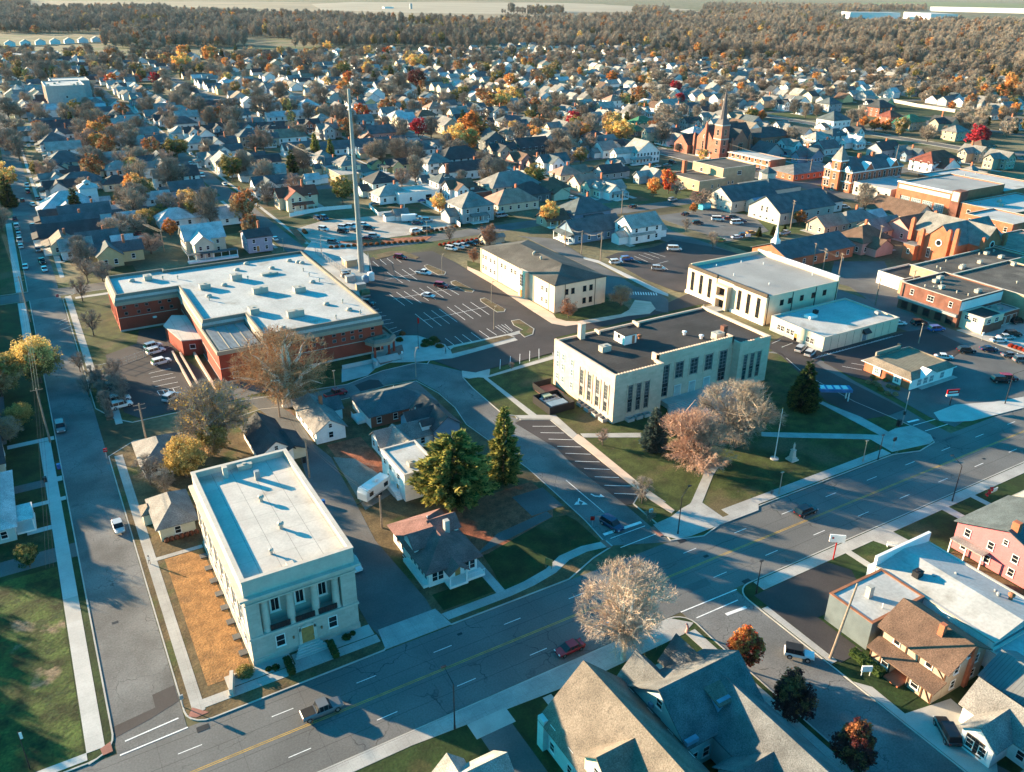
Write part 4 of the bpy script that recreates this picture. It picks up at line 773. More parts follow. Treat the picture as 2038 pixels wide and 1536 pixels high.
MB().box(0, 0, 0, 22, 20, 4.5).build('wall', 'limestone_plain', t); hip(MB(), 0, 0, 22, 20, 4.5, 3.2).build('roof', 'shingle_slate', t); MB().lathe([(4, 6), (4, 10)], 12, 13, 8).build('lantern', 'limestone_plain', t); MB().lathe([(4.5, 10), (.3, 12.4)], 12, 13, 8).build('lantern_roof', 'shingle_slate', t)
t = thing('link_roof', 'pale blue glazed link roof between the twin grey gabled halls', 'link building', (280, 260.5, 0)); gwall(MB(), 0, 0, 22, 7, 0, 4.4, 2., 'x').build('wall', 'limestone_plain', t); gable(MB(), 0, 0, 22, 7, 4.4, 2, 'x', .1).build('roof', 'sheet_blue', t)
# 13. chapel with white steeple
t = thing('brick_chapel', 'low red brick chapel with slate gable roof and slim white steeple', 'chapel', (229.5, 196, 0)); w, d = 35, 17
gwall(MB(), 0, 0, w, d, 0, 4.3, 3.4, 'x').build('wall', 'orange_brick', t); gable(MB(), 0, 0, w, d, 4.3, 3.4, 'x', .6).build('roof', 'shingle_slate', t)
b = MB(); gwall(b, -.15, -.4, 0, d+.4, 4.0, 4.3, 3.4, 'x'); b.build('gable_trim', 'white_trim', t) if False else None
window(t, 0, 8.5, 1, -PI/2, 1.4, 3.6, nx=2, ny=4); wrow(t, (0, 0), (w, 0), fr(6), 1.4, 1.1, 1.6)
b = MB(); b.box(1, 7.3, 5.5, 3.4, 9.7, 8.4); b.frus((.9, 7.2, 3.5, 9.8), (1.6, 7.9, 2.8, 9.1), 8.4, 9.6); b.frus((1.6, 7.9, 2.8, 9.1), (2.15, 8.45, 2.25, 8.55), 9.6, 15); b.build('steeple', 'white_trim', t)
# 14. tan brick school block, motel, ranch office, others
flatb('tan_brick_hall', 'two storey tan brick block with flat roof right of the brick chimney', 'hall', 305.5, 309.5, 328, 332, 9.4, 'tan_brick', 'roof_darkgrey', .4, west=[(5.5, 1.8, 1.6, [.3], {})], south=[(5.5, 2.6, 1.8, [.5], dict(nx=3)), (1.4, .9, 1.3, [.2, .32], {})])
t = flatb('tan_brick_annex', 'single storey tan brick annex with brown flat roof and tall brick chimney', 'hall', 288, 307, 305.3, 331, 5.2, 'tan_brick', 'roof_darkgrey', .4, south=[(1.2, .9, 1.4, [.5, .75], {})], west=[(1.5, 1.2, 1.4, fr(3), {})])
MB().box(8, 21, 4.8, 10, 22.6, 11).build('chimney', 'orange_brick', t)
t = flatb('motel', 'two storey brick motel block with balcony walkway and pale overhanging roof', 'motel', 357, 327, 369, 358, 6.2, 'orange_brick', 'roof_white', .3, west=[(.8, 1.6, 1.8, fr(7), dict(ny=1)), (3.8, 1.6, 1.8, fr(7), dict(ny=1))])
b = MB(); b.box(-1.6, 0, 2.9, 0, 31, 3.1); b.box(-1.8, -.3, 5.9, 0, 31.3, 6.1)
for y in range(0, 32, 5): b.box(-1.6, y, 0, -1.45, y+.15, 6)
b.build('balcony', 'white_trim', t)
t = thing('ranch_office', 'long low brick office with grey hipped roof and red shrubs at its corner', 'office', (349.5, 303, 0)); MB().box(0, 0, 0, 36, 19, 3.4).build('wall', 'orange_brick', t); hip(MB(), 0, 0, 36, 19, 3.4, 3).build('roof', 'shingle_grey', t); wrow(t, (0, 0), (36, 0), fr(8), 1, 1.2, 1.4); wrow(t, (0, 19), (0, 0), fr(4), 1, 1.2, 1.4)
# 15. steepled brick church (far)
t = thing('steepled_brick_church', 'red brick gothic church with a tall slate spire on its corner tower', 'church', (357, 371, 0))
b = MB(); gwall(b, 0, 1, 32, 17, 0, 9, 8.5, 'x'); gwall(b, 9, -5, 22, 22, 0, 9, 7, 'y'); b.build('wall', 'red_church' if 'red_church' in MATS else mat('red_church', (.4, .15, .1), .9, var=.12, scale=.4, fine=.12, brick=(1.6, .85, .02)).name, t)
b = MB(); gable(b, .3, 1, 32, 17, 9, 8.6, 'x', .1); gable(b, 9, -5, 22, 22, 9, 7.05, 'y', .1); b.build('roof', 'shingle_charcoal', t)
for x, y, h in ((-.3, .4, 15), (-.3, 8, 20), (-.3, 17.4, 13), (8.6, -5.3, 12), (22.4, -5.3, 14)): b = MB(); b.box(x-.6, y-.6, 0, x+.6, y+.6, h-2); b.frus((x-.6, y-.6, x+.6, y+.6), (x-.1, y-.1, x+.1, y+.1), h-2, h); b.build('pinnacle', 'red_church', t)
b = MB(); b.box(-1, -5.5, 0, 5, .5, 19.5); b.build('tower', 'red_church', t); b = MB(); b.box(-1.2, -5.7, 11.5, 5.2, .7, 12); b.box(-1.2, -5.7, 19.2, 5.2, .7, 19.8); b.build('tower_band', 'limestone_plain', t)
b = MB(); b.frus((-1.1, -5.6, 5.1, .6), (.2, -4.3, 3.8, -.7), 19.8, 23); b.lathe([(2.2, 22.5), (.1, 39)], 2, -2.5, 8); b.build('spire', 'steeple_slate', t)
for z in (4, 8.5, 13.8): window(t, -1, -2.5, z, -PI/2, 1.6, 3.2 if z > 10 else 2.4, nx=2, frame='limestone_plain'); window(t, 2, -5.5, z, 0, 1.6, 3.2 if z > 10 else 2.4, nx=2, frame='limestone_plain')
window(t, 0, 9, 3, -PI/2, 3.6, 6, nx=3, ny=4, frame='limestone_plain'); window(t, 15.5, -5, 2.5, 0, 3.6, 6, nx=3, ny=4, frame='limestone_plain'); rose(t, 0, 9, 11.5, 1.2, -PI/2)
b = MB(); gwall(b, -3, 20, 9, 32, 0, 5, 5.5, 'x'); b.mt(1); gable(b, -3, 20, 9, 32, 5, 5.5, 'x', .1); b.build('chapel_wing', ['red_church', 'shingle_charcoal'], t); window(t, -3, 26, 2, -PI/2, 1.4, 3, nx=2)
b = MB(); b.box(33, -4, 0, 66, 20, 10); b.build('school_wing', 'red_church', t); hip(MB(), 33, -4, 66, 20, 10, 4).build('school_roof', 'shingle_charcoal', t); wrow(t, (33, -4), (66, -4), fr(9), 6, 1.2, 2); wrow(t, (33, -4), (66, -4), fr(9), 2, 1.2, 2)
# 16. monopole
X, Y = G(720, 541); t = thing('cell_tower', 'very tall tapering grey steel monopole with an antenna ring beside the car park', 'tower', (X, Y, 0))
b = MB(); zs = [0, 12, 26, 41, 51, 60.5]; rs = [1.0, .9, .78, .62, .5, .42]
for i in range(5): b.tube((0, 0, zs[i]), (0, 0, zs[i+1]), rs[i], rs[i+1]+.02, 12)
b.build('pole', 'steel_pole', t)
b = MB()
for i in range(12): a = 2*PI*i/12; b.tube((1.8*math.cos(a), 1.8*math.sin(a), 41), (1.8*math.cos(a+PI/6), 1.8*math.sin(a+PI/6), 41), .06, n=4); b.tube((.5*math.cos(a), .5*math.sin(a), 41), (1.8*math.cos(a), 1.8*math.sin(a), 41), .05, n=4)
b.build('platform', 'steel_pole', t)
for i in range(9):
    a = 2*PI*i/9; MB().box(-.15, -.08, -.9, .15, .08, 1.0).build('antenna', 'white_trim', t, (2*math.cos(a), 2*math.sin(a), 41.3), a+PI/2)
b = MB()
for i in range(40): b.box(-.03, -.95, 2+i*.9, .03, -.6, 2.04+i*.9)
b.build('climbing_pegs', 'steel_pole', t)
X, Y = G(702, 530); t = thing('equipment_hut', 'small tan hut with pale roof at the foot of the steel monopole', 'hut', (X-2.5, Y-1, 0)); MB().box(0, 0, .1, 4, 5, 2.6).build('wall', 'tan_brick', t); MB().box(-.4, -.4, 2.6, 4.4, 5.4, 2.8).build('roof', 'roof_white', t); door(t, 0, 2, .1, -PI/2, 1, 2, 'grey_metal')
def chain_fence(label, pts, h=2.2, m='grey_metal', slat=.35, z=.1, name='fence', wood=False):
    x0, y0 = pts[0]; t = thing(name, label, 'fence', (x0, y0, z))
    for (a, c), (e, f) in zip(pts, pts[1:]):
        L = math.hypot(e-a, f-c); ang = math.atan2(f-c, e-a); n = max(1, int(L/2.5)); b = MB()
        if wood: b.box(0, -.04, 0, L, .04, h)
        else:
            for z_ in (0.1, h/2, h-.05): b.tube((0, 0, z_), (L, 0, z_), .035, n=4)
            for i in range(int(L/slat)): b.box(i*slat, -.01, .05, i*slat+.025, .01, h)
        b.build('panel', m, t, (a-x0, c-y0, 0), ang)
        for i in range(n+1): MB().box(-.07, -.07, 0, .07, .07, h+.1).build('post', m, t, (a-x0+(e-a)*i/n, c-y0+(f-c)*i/n, 0), ang)
    return t
chain_fence('grey wire fence around the plant area between the brick building and the monopole', [G(628, 505), G(705, 560), G(742, 553), G(733, 515)], slat=.5)
chain_fence('thin steel gate and fence closing the yard of the large red brick building', [(10.3, 220.5), (24, 227.5), (33, 232)], 1.9)
chain_fence('low rusty hedge side fence beside the staff car park', [(9.5, 196), (9.7, 217)], 1.3, slat=.6)
chain_fence('long white board fence behind the gravel car park, left part', [G(555, 457)[:2] if False else G(577, 432), G(640, 420), G(700, 415)], 1.7, 'white_trim', wood=True)
chain_fence('white board fence around the small green yard by the white workshop', [G(735, 413), G(753, 430), G(803, 425), G(805, 412)], 1.7, 'white_trim', wood=True)
chain_fence('white board fence running from the sheds to the grey foursquare house', [G(848, 405), G(880, 425), G(916, 452)], 1.8, 'white_trim', wood=True)
chain_fence('long cream masonry wall along the far lawn at the upper right', [G(1668, 186), G(1740, 196), G(1825, 213), G(1900, 224)], 2.6, 'limestone_plain', wood=True, name='boundary_wall')
# ---------------------------------------------------------------- houses
def house_parts(t, form, w, d, wall, roof, h=3.2, porch='', far=False, rise=None, chim=True, ov=.45, trim='white_trim'):
    global SUB
    SUB = not far
    wm, rm = WALLC[wall][0], ROOFC[roof][0]; x0, y0, x1, y1 = -w/2, -d/2, w/2, d/2
    pitch = .62 if form in 'gGcC' else .42
    wb, rb = MB(), MB()
    if form == 'G': r = rise or w/2*pitch+.4; gwall(wb, x0, y0, x1, y1, 0, h, r, 'y'); gable(rb, x0, y0, x1, y1, h, r, 'y', ov)
    elif form == 'g': r = rise or d/2*pitch+.4; gwall(wb, x0, y0, x1, y1, 0, h, r, 'x'); gable(rb, x0, y0, x1, y1, h, r, 'x', ov)
    elif form in 'hf':
        if form == 'f' and h < 5: h = 5.6
        r = rise or min(w, d)/2*.72; wb.box(x0, y0, 0, x1, y1, h); hip(rb, x0, y0, x1, y1, h, r, ov=ov+.1)
    elif form == 'c':
        r = rise or d*.6/2*pitch+.5; gwall(wb, x0, -d*.1, x1, y1, 0, h, r, 'x'); gable(rb, x0, -d*.1, x1, y1, h, r, 'x', ov)
        a = x0+w*.12; c = x0+w*.58; r2 = (c-a)/2*.75+.2; gwall(wb, a, y0, c, y1*.4, 0, h, r2, 'y'); gable(rb, a, y0, c, y1*.5, h+.03, r2, 'y', ov)
    elif form == 'C':
        r = rise or w*.6/2*pitch+.5; gwall(wb, -w*.1, y0, x1, y1, 0, h, r, 'y'); gable(rb, -w*.1, y0, x1, y1, h, r, 'y', ov)
        a = y0+d*.3; c = y0+d*.75; r2 = (c-a)/2*.75+.2; gwall(wb, x0, a, x1*.4, c, 0, h, r2, 'x'); gable(rb, x0, a, x1*.5, c, h+.03, r2, 'x', ov)
    wb.build('wall', wm, t); ro = rb.build('roof', rm, t)
    if far and form in 'gGhf' and (int(w*7+d*3+h*10)+ord(wall)+ord(roof)) % 3:   # rear or side addition under its own lower roof
        b = MB(); s_ = 1 if (int(w)+ord(roof)) % 2 else -1; hh_ = min(h, 2.7)
        if form in 'Gh': a_, c_ = (-w*.35, s_*d*.3), (w*.25, s_*(d/2+3.8)); b.mt(0); gwall(b, a_[0], min(a_[1], c_[1]), c_[0], max(a_[1], c_[1]), 0, hh_, w*.17, 'y'); b.mt(1); gable(b, a_[0], min(a_[1], c_[1]), c_[0], max(a_[1], c_[1]), hh_, w*.17, 'y', .35)
        else: a_, c_ = (s_*w*.3, -d*.3), (s_*(w/2+3.8), d*.3); gwall(b, min(a_[0], c_[0]), a_[1], max(a_[0], c_[0]), c_[1], 0, hh_, d*.17, 'x'); b.mt(1); gable(b, min(a_[0], c_[0]), a_[1], max(a_[0], c_[0]), c_[1], hh_, d*.17, 'x', .35)
        b.build('addition', [wm, rm], t)
    rows = [(.95, 1.35)] + ([(3.7, 1.35)] if h > 4.5 else [])
    wx = x0 if form != 'C' else -w*.1
    for z, hh in rows:
        n = max(1, int(w/3.4)); ys_ = y0 if form != 'c' else None
        if ys_ is not None: wrow(t, (x0 if form != 'C' else -w*.1, y0), (x1, y0), fr(n), z, .95, hh)
        else: wrow(t, (x0+w*.12, y0), (x0+w*.58, y0), [.3, .7], z, .9, hh); wrow(t, (x0+w*.6, -d*.1), (x1, -d*.1), [.5], z, .9, hh)
        n = max(1, int(d/3.6))
        if form == 'C': wrow(t, (x0, y0+d*.75), (x0, y0+d*.3), [.3, .7], z, .9, hh); wrow(t, (wx, y0+d*.28), (wx, y0), [.5], z, .9, hh)
        else: wrow(t, (x0, y1), (x0, y0 if form != 'c' else -d*.1), fr(n), z, .95, hh)
        if not far: wrow(t, (x1, y0 if form != 'c' else -d*.1), (x1, y1), fr(n), z, .95, hh)
    if form in 'Gg' and not far:
        r = rise or (w if form == 'G' else d)/2*pitch+.4
        if r > 1.7: window(t, *((0, y0) if form == 'G' else (x0, 0)), h+.35, 0 if form == 'G' else -PI/2, .7, .9)
    if form == 'f':
        b = MB(); b.box(-1.1, y0*.62, h+.2, 1.1, 0, h+1.9); b.build('dormer', wm, t); hip(MB(), -1.1, y0*.62, 1.1, .6, h+1.9, .8, .25).build('dormer_roof', rm, t); window(t, 0, y0*.62, h+.75, 0, 1.1, .8, nx=2, ny=1)
    if porch:
        b = MB(); z = 2.75
        if 's' in porch: a = (x0+.2, y0-2.1, x1-.2, y0) if w < 12 else (x0+w*.25, y0-2.1, x0+w*.75, y0); hi = 3
        else: a = (x0-2.1, y0+.4, x0, y1-.4) if d < 12 else (x0-2.1, y0+d*.2, x0, y0+d*.7); hi = 0
        b.mt(0); q = (a[0]-.2, a[1]-.2, a[2]+(.2 if hi else 0), a[3]+(0 if hi else .2))
        if hi: b.add([(q[0], q[1], z), (q[2], q[1], z), (q[2], q[3], z+.65), (q[0], q[3], z+.65), (q[0], q[1], z-.18), (q[2], q[1], z-.18), (q[2], q[3], z-.18), (q[0], q[3], z-.18)], [(0, 1, 2, 3), (7, 6, 5, 4), (0, 4, 5, 1), (1, 5, 6, 2), (3, 7, 4, 0), (2, 6, 7, 3)])
        else: b.add([(q[0], q[1], z), (q[2], q[1], z+.65), (q[2], q[3], z+.65), (q[0], q[3], z), (q[0], q[1], z-.18), (q[2], q[1], z-.18), (q[2], q[3], z-.18), (q[0], q[3], z-.18)], [(0, 1, 2, 3), (7, 6, 5, 4), (0, 4, 5, 1), (1, 5, 6, 2), (3, 7, 4, 0), (2, 6, 7, 3)])
        b.build('porch_roof', rm, t)
        b = MB(); b.box(a[0], a[1], 0, a[2], a[3], .4); n = 4
        for i in range(n):
            f_ = i/(n-1)
            if hi: px = a[0]+.1+(a[2]-a[0]-.2)*f_; b.box(px-.09, a[1], .4, px+.09, a[1]+.18, z-.18)
            else: py = a[1]+.1+(a[3]-a[1]-.2)*f_; b.box(a[0], py-.09, .4, a[0]+.18, py+.09, z-.18)
        b.build('porch', trim, t)
        if hi: door(t, (a[0]+a[2])/2+.8, y0, .4, 0, 1., 2.0, 'rust' if wall in 'WCG' else 'wood_door')
        else: door(t, x0, (a[1]+a[3])/2+.8, .4, -PI/2, 1., 2.)
    if chim:
        b = MB(); cx_ = w*.18; cy_ = d*.15; b.box(cx_-.35, cy_-.35, h, cx_+.35, cy_+.35, h+(min(w, d) if form != 'f' else 6)*.32+1.5); b.build('chimney', 'orange_brick', ro)
    SUB = True
    return t
FORMN = {'G': 'gabled house', 'g': 'gabled house', 'h': 'hip roofed house', 'f': 'foursquare house', 'c': 'cross gabled house', 'C': 'cross gabled house'}
HP = {}; HOUSES = []; OCC = []; DRV = []
def put_house(x, y, form, wall, roof, w, d, h, porch='', far=False, rz=0, label='', name='house', chim=True, rise=None, sc=1.17):
    k = (form, wall, roof, round(w), round(d), round(h, 1), porch, far, chim, rise)
    if k in HP: t = copy_tree(HP[k], (x, y, 0), rz, sc, label, 'house')
    else:
        t = thing(name, label, 'house', (x, y, 0), rz); house_parts(t, form, round(w), round(d), wall, roof, round(h, 1), porch, far, rise, chim); t.scale = (sc, sc, sc); HP[k] = t
    t['group'] = 'houses of the town'; t['_d'] = ('tall ' if h > 4.5 and form != 'f' else '')+NAMEW[wall]+' '+FORMN[form]+', '+NAMER[roof]+' roof'+(' and porch' if porch else '')+','
    HOUSES.append(t); OCC.append((x, y, max(w, d)*.6+1)); DRV.append((x, y, w, d)); return t
# --- the near houses, each built to its own plan
def near(name, label, x0, y0, x1, y1, form, wall, roof, h, porch='', **k):
    t = thing(name, label, 'house', ((x0+x1)/2, (y0+y1)/2, .1)); house_parts(t, form, x1-x0, y1-y0, wall, roof, h, porch, False, k.get('rise'), k.get('chim', False), k.get('ov', .5)); OCC.append(((x0+x1)/2, (y0+y1)/2, 12)); return t
# bungalow with rose-brown roof
t = near('bungalow', 'white bungalow with wide rose brown roof, two low dormers and small front porch beside the service drive', 44.6, 101.4, 53.2, 116.6, 'g', 'W', 'b', 3.1, rise=3.3, ov=.9) if False else thing('bungalow', 'white bungalow with rose brown roof, two dormers and gabled porch beside the service drive', 'house', (49, 109, .1))
MB().box(-4.4, -7.6, 0, 4.6, 7.2, 3.4).build('wall', 'siding_white', t); mat('shingle_umber', (.19, .1, .09), .9, var=.2, scale=.4, fine=.4, fscale=6, bump=.3)
hip(MB(), -4.4, -7.6, 4.6, 7.2, 3.4, 2.9, ov=.8, ridge=5.2).build('roof', 'shingle_umber', t)
b = MB(); gwall(b, -4.6, -2.6, 0, 1.6, 3.9, 4.7, 1.5, 'x'); b.mt(1); gable(b, -4.6, -2.6, 0, 1.6, 4.7, 1.55, 'x', .35); b.build('dormer', ['siding_white', 'shingle_umber'], t)
b = MB(); gwall(b, 1, -.4, 4.8, 3.8, 3.9, 4.7, 1.4, 'x'); b.mt(1); gable(b, 0, -.4, 4.9, 3.8, 4.7, 1.45, 'x', .35); b.build('dormer', ['siding_white', 'shingle_umber'], t)
b = MB(); gable(b, -1.6, -9.8, 1.8, -6.9, 2.9, 1.2, 'y', .25); b.mt(1); b.box(-1.6, -9.8, 0, 1.8, -7.6, .5)
for x in (-1.5, 1.6): b.box(x-.12, -9.7, .5, x+.12, -9.46, 2.9)
b.build('front_porch', ['shingle_umber', 'white_trim'], t); b = MB(); b.box(1.9, -9.4, 0, 5.2, -7.6, .5)
for i in range(12): b.box(1.9+i*.29, -9.4, .5, 1.95+i*.29, -9.35, 1.35)
b.box(1.9, -9.42, 1.35, 5.2, -9.33, 1.45); b.build('porch_railing', 'white_trim', t)
for x in (-3.3, -2.2, 2.6, 3.7): window(t, x, -7.6, 1., 0, .9, 1.6)
for y in (-6.5, -5.2, -3.9, -2.2, -.8, 3, 5): window(t, -4.4, y, 1.1, -PI/2, .9, 1.5)
MB().box(-5.3, -7.4, 0, -4.4, 1, .6).build('side_porch', 'white_trim', t); b = MB(); b.box(-5.35, -7.4, .6, -5.28, 1, .7); b.box(-5.35, -7.4, 1.3, -5.28, 1, 1.4); b.build('side_railing', 'white_trim', t)
MB().box(1.6, -1.8, 5., 2.5, -.9, 7.5).build('chimney', 'concrete_plain', t); vent(MB(), .3, 2.6, 6.1, .12, .5).build('roof_vent', 'white_trim', t); door(t, .9, -7.6, .5, 0, 1, 2.)
OCC.append((49, 109, 12))
t = flatb('flat_roofed_house', 'two storey white flat roofed house beside the parked camper', 'house', 51.6, 126.8, 59, 138.2, 6.1, 'siding_white', 'roof_white', .25, west=[(3.7, 1., 1.2, [.15, .4, .75], {}), (1., 1., 1.2, [.3], {})], south=[(3.5, 1., 1.2, [.3], {})], units=1, seed=4); door(t, 0, 3.4, .2, -PI/2); OCC.append((55, 132, 9))
b = MB(); b.box(-1.3, 2.6, 0, 0, 7.2, 1.2)
for i in range(5): b.box(-1.2, 2.3-i*.3, 0, -.1, 2.6-i*.3, 1.-.2*i)
b.build('side_steps', 'white_trim', t)
t = near('ranch_house', 'single storey brick ranch house with broad slate blue hipped roof and a skylight', 57, 158, 73, 169.4, 'h', 'R', 's', 3.0, rise=2.6); MB().box(2.8, -2.2, 4.25, 4.4, -1.2, 4.5).build('skylight', 'glass_pale', t); vent(MB(), 1, 2, 4.6, .1, .7).build('roof_vent', 'white_trim', t)
b = MB(); b.box(-10, -2.6, 0, -8, 1.6, .7)
for z in (1., 1.35): b.box(-10, -2.6, z, -9.93, 1.6, z+.12); b.box(-10, -2.62, z, -8, -2.55, z+.12)
b.build('deck', 'white_trim', t); MB().box(-8.05, -5.8, 0, -7.98, 5.8, 3.0).build('white_gable_end', 'white_trim', t)
t = near('l_shaped_house', 'grey brown L shaped house with several gables and dormers north of the flat roofed house', 54, 141, 66, 150, 'c', 'W', 'g', 3.0); t2 = near('grey_gabled_house', 'grey house with dark steep gables and two small dormers beside the short street', 62, 143.5, 72, 155.5, 'C', 'B', 'k', 4.2)
for x_, y_ in ((-3.2, -3.6), (-1, 3.6)): b = MB(); gwall(b, x_, y_-.8, x_+2.6, y_+.8, 3.6, 4.8, .8, 'x'); b.mt(1); gable(b, x_, y_-.8, x_+3, y_+.8, 4.8, .85, 'x', .2); b.build('dormer', ['siding_white', 'shingle_charcoal'], t2)
t = near('white_cottage', 'small white cottage with half grey half blue gable roof by the alley', 44, 156.8, 50.6, 171.5, 'G', 'W', 'g', 3.0, rise=2.2, chim=True); b = MB(); gwall(b, 0, 1.5, 5.8, 6.5, 0, 2.9, 1.8, 'x'); b.mt(1); gable(b, 0, 1.5, 5.8, 6.5, 2.9, 1.85, 'x', .4); b.build('side_wing', ['siding_white', 'shingle_slate'], t)
t = near('dark_roofed_garage', 'white garage house with dark brown mottled roof behind the limestone hall', 31, 153, 37.8, 167.3, 'G', 'W', 'k', 3.0, rise=2.4); b = MB(); gwall(b, 1, -7, 6, 0, 0, 2.6, 1.2, 'y'); b.mt(1); gable(b, 1, -8.2, 6, 0, 2.6, 1.2, 'y', .3); b.build('lean_to', ['siding_cream', 'shingle_charcoal'], t)
t = near('cream_cottage', 'pale yellow cottage with brown hipped gable roof against the limestone hall', 8.6, 136.6, 14.6, 146.8, 'h', 'C', 'g', 3.0, rise=2.6, ov=.6); MB().box(-4.8, 1.5, 0, -3, 4.5, 2.4).build('entry', 'siding_cream', t); hip(MB(), -4.8, 1.3, -2.6, 4.7, 2.4, .9, .3).build('entry_roof', 'shingle_tan', t)
for i in range(7): MB().lathe([(.3, 0), (.5, .3), (.4, .7), (.1, .85)], -2.2+i*.85, -5.6, 8).build('foundation_shrub', mat('shrub_russet', (.16, .05, .025), .95, var=.4, scale=3, fine=.4, fscale=20).name, t)
t = near('grey_cottage', 'grey roofed cottage with hipped roof at the street corner behind the golden tree', 9.6, 160.5, 17.5, 171.5, 'h', 'W', 'g', 2.8, rise=2.6)
t = near('aqua_house', 'pale house with light metal roof and curved front walk at the left edge', -24, 150, -13.6, 171, 'h', 'A', 'w', 3.0, porch='', rise=3.0)
MB().box(9, -8, 0, 10.4, -2, .5).build('front_stoop', 'rust', t) if False else None
b = MB(); b.mt(0).box(5.3, -9, 2.5, 8.4, -3, 2.7); b.mt(1)
for y_ in (-8.8, -6, -3.2): b.box(8.1, y_-.1, 0, 8.3, y_+.1, 2.5)
b.box(5.3, -9, 0, 8.4, -3, .35); b.build('porch', ['roof_metal_pale', 'white_trim'], t)
t = near('cream_side_house', 'cream and dark house half outside the left edge of the photo', -27, 176, -14.5, 186, 'g', 'C', 'k', 3.0); t = near('dark_side_house', 'dark roofed house at the left edge under the small yellow tree', -28, 190, -14, 208, 'h', 'D', 'k', 3.2)
t = near('tan_fence_shed', 'brick fenced trash yard behind the bungalow', 50.5, 119.5, 56, 123.6, 'g', 'W', 'w', 1.8) if False else None
# big teal house and its neighbours south of the main street
t = near('big_teal_house', 'large blue green house with very steep tan roof and half timbered dormer', 44, 45, 56.4, 65, 'G', 'A', 'v', 5.0, rise=6.0, ov=.7)
b = MB(); gwall(b, -6.3, -4.5, -1, 1.0, 5.0, 7.4, 2.4, 'x'); b.mt(1); gable(b, -6.4, -4.5, 0, 1.0, 7.4, 2.45, 'x', .45); b.build('dormer', ['siding_cream', 'shingle_weathered'], t); window(t, -6.3, -1.8, 6.3, -PI/2, 1.6, 1.2, nx=2)
MB().box(-6.9, 9.2, 0, -5.2, 10.6, 5.2).build('corner_porch', 'siding_aqua', t)
for x_ in (7.2, 7.2):
    pass
for y_ in (4, -3): MB().box(6.4, y_, 5.3, 8.3, y_+.7, 5.9).build('gutter_box', 'sheet_blue', t)
mat('shingle_bluegrey', (.12, .125, .125), .9, var=.22, scale=.4, fine=.42, fscale=7, bump=.25)
t = thing('steep_gabled_house', 'blue grey house with dark crossed gables and sunlit ridge beside the big teal house', 'house', (57, 36, .1)); OCC.append((64, 54, 12))
for nm_, a_, c_, e_, f_, h_, r_, ax_ in (('main_block', 0, 16.4, 12.8, 27.6, 5, 4.3, 'x'), ('front_wing', .2, 22, 5.2, 30, 4.6, 2.8, 'y'), ('front_gable', 7.2, 22, 12, 29.6, 4.6, 3.0, 'y'), ('rear_wing', 4.6, 0, 13.6, 20, 4.6, 3.8, 'y'), ('west_gable', 1.6, 6, 9, 12.4, 4.2, 2.5, 'x')):
    w_ = gwall(MB(), a_, c_, e_, f_, 0, h_, r_, ax_).build(nm_, 'siding_aqua', t); gable(MB(), a_, c_, e_, f_, h_+.02*len(nm_), r_, ax_, .55).build('roof', 'shingle_bluegrey', w_)
b = MB(); b.box(6, 17.6, 6, 9.4, 20.6, 7.9); b.mt(1); b.add([(5.7, 17.2, 7.7), (9.7, 17.2, 7.7), (9.7, 21, 8.5), (5.7, 21, 8.5), (5.7, 17.2, 7.5), (9.7, 17.2, 7.5), (9.7, 21, 8.3), (5.7, 21, 8.3)], [(0, 1, 2, 3), (7, 6, 5, 4), (0, 4, 5, 1), (1, 5, 6, 2), (2, 6, 7, 3), (3, 7, 4, 0)]); b.build('shed_dormer', ['sheet_blue', 'shingle_weathered'], t)
wrow(t, (0, 27.8), (0, 16.4), [.25, .5, .75], 1.2, 1., 1.6); wrow(t, (2.2, 13), (2.2, 6), [.3, .7], 1.2, .9, 1.6); wrow(t, (5.5, 6), (5.5, 0), [.3, .7], 1.2, .9, 1.8); wrow(t, (0, 16.4), (5, 16.4), [.3, .7], 1.2, 1., 1.6); window(t, 0, 22, 6.3, -PI/2, 1., 1.3)
MB().box(7.5, 30.5, 0, 12.8, 32.6, .4).build('front_step', 'concrete_plain', t); door(t, 2.7, 30, .2, PI, 1., 2.1)
t = near('low_front_house', 'grey green roofed house cut by the bottom edge with two crossing gables', 28, 55, 36, 64.6, 'c', 'A', 'l', 3.6, rise=2.6); b = MB(); gable(b, -3.6, 0, .2, 5.6, 3.7, 1.9, 'y', .4); b.mt(1); gwall(b, -3.6, 0, .2, 5.6, 0, 3.7, 1.9, 'y'); b.build('front_wing', ['shingle_light', 'siding_aqua'], t)
# half timbered house
t = near('half_timbered_house', 'half timbered cream house with brown gable roof and brick chimney beside the flat roofed shop', 96.6, 43.8, 105.6, 54.3, 'G', 'T', 'b', 5.2, rise=2.7, ov=.6)
b = MB(); b.add([(-7.2, -5.6, 2.4), (-4.5, -5.6, 3.3), (-4.5, 5.4, 3.3), (-7.2, 5.4, 2.4), (-7.2, -5.6, 2.2), (-4.5, -5.6, 3.1), (-4.5, 5.4, 3.1), (-7.2, 5.4, 2.2)], [(0, 1, 2, 3), (7, 6, 5, 4), (0, 4, 5, 1), (1, 5, 6, 2), (2, 6, 7, 3), (3, 7, 4, 0)]); b.build('porch_roof', 'shingle_brown', t)
b = MB(); b.box(-6.6, -5.2, 0, -4.5, -1.2, 2.6); b.box(-6.6, 1.5, 0, -4.5, 5, 2.6); b.build('porch_wall', 'siding_tan', t)
b = MB()
mat('dark_timber', (.1, .045, .02), .8)
for y in (-5.1, -3.6, -1.4, 1.6, 3.2, 4.9): MB().box(-6.68, y-.1, 0, -6.6, y+.1, 2.4).build('timber', 'dark_timber', t)
for y in (-5.1, -3, -1, 1, 3, 5.1): MB().box(-4.58, y-.1, 3.3, -4.5, y+.1, 5.2).build('timber', 'dark_timber', t)
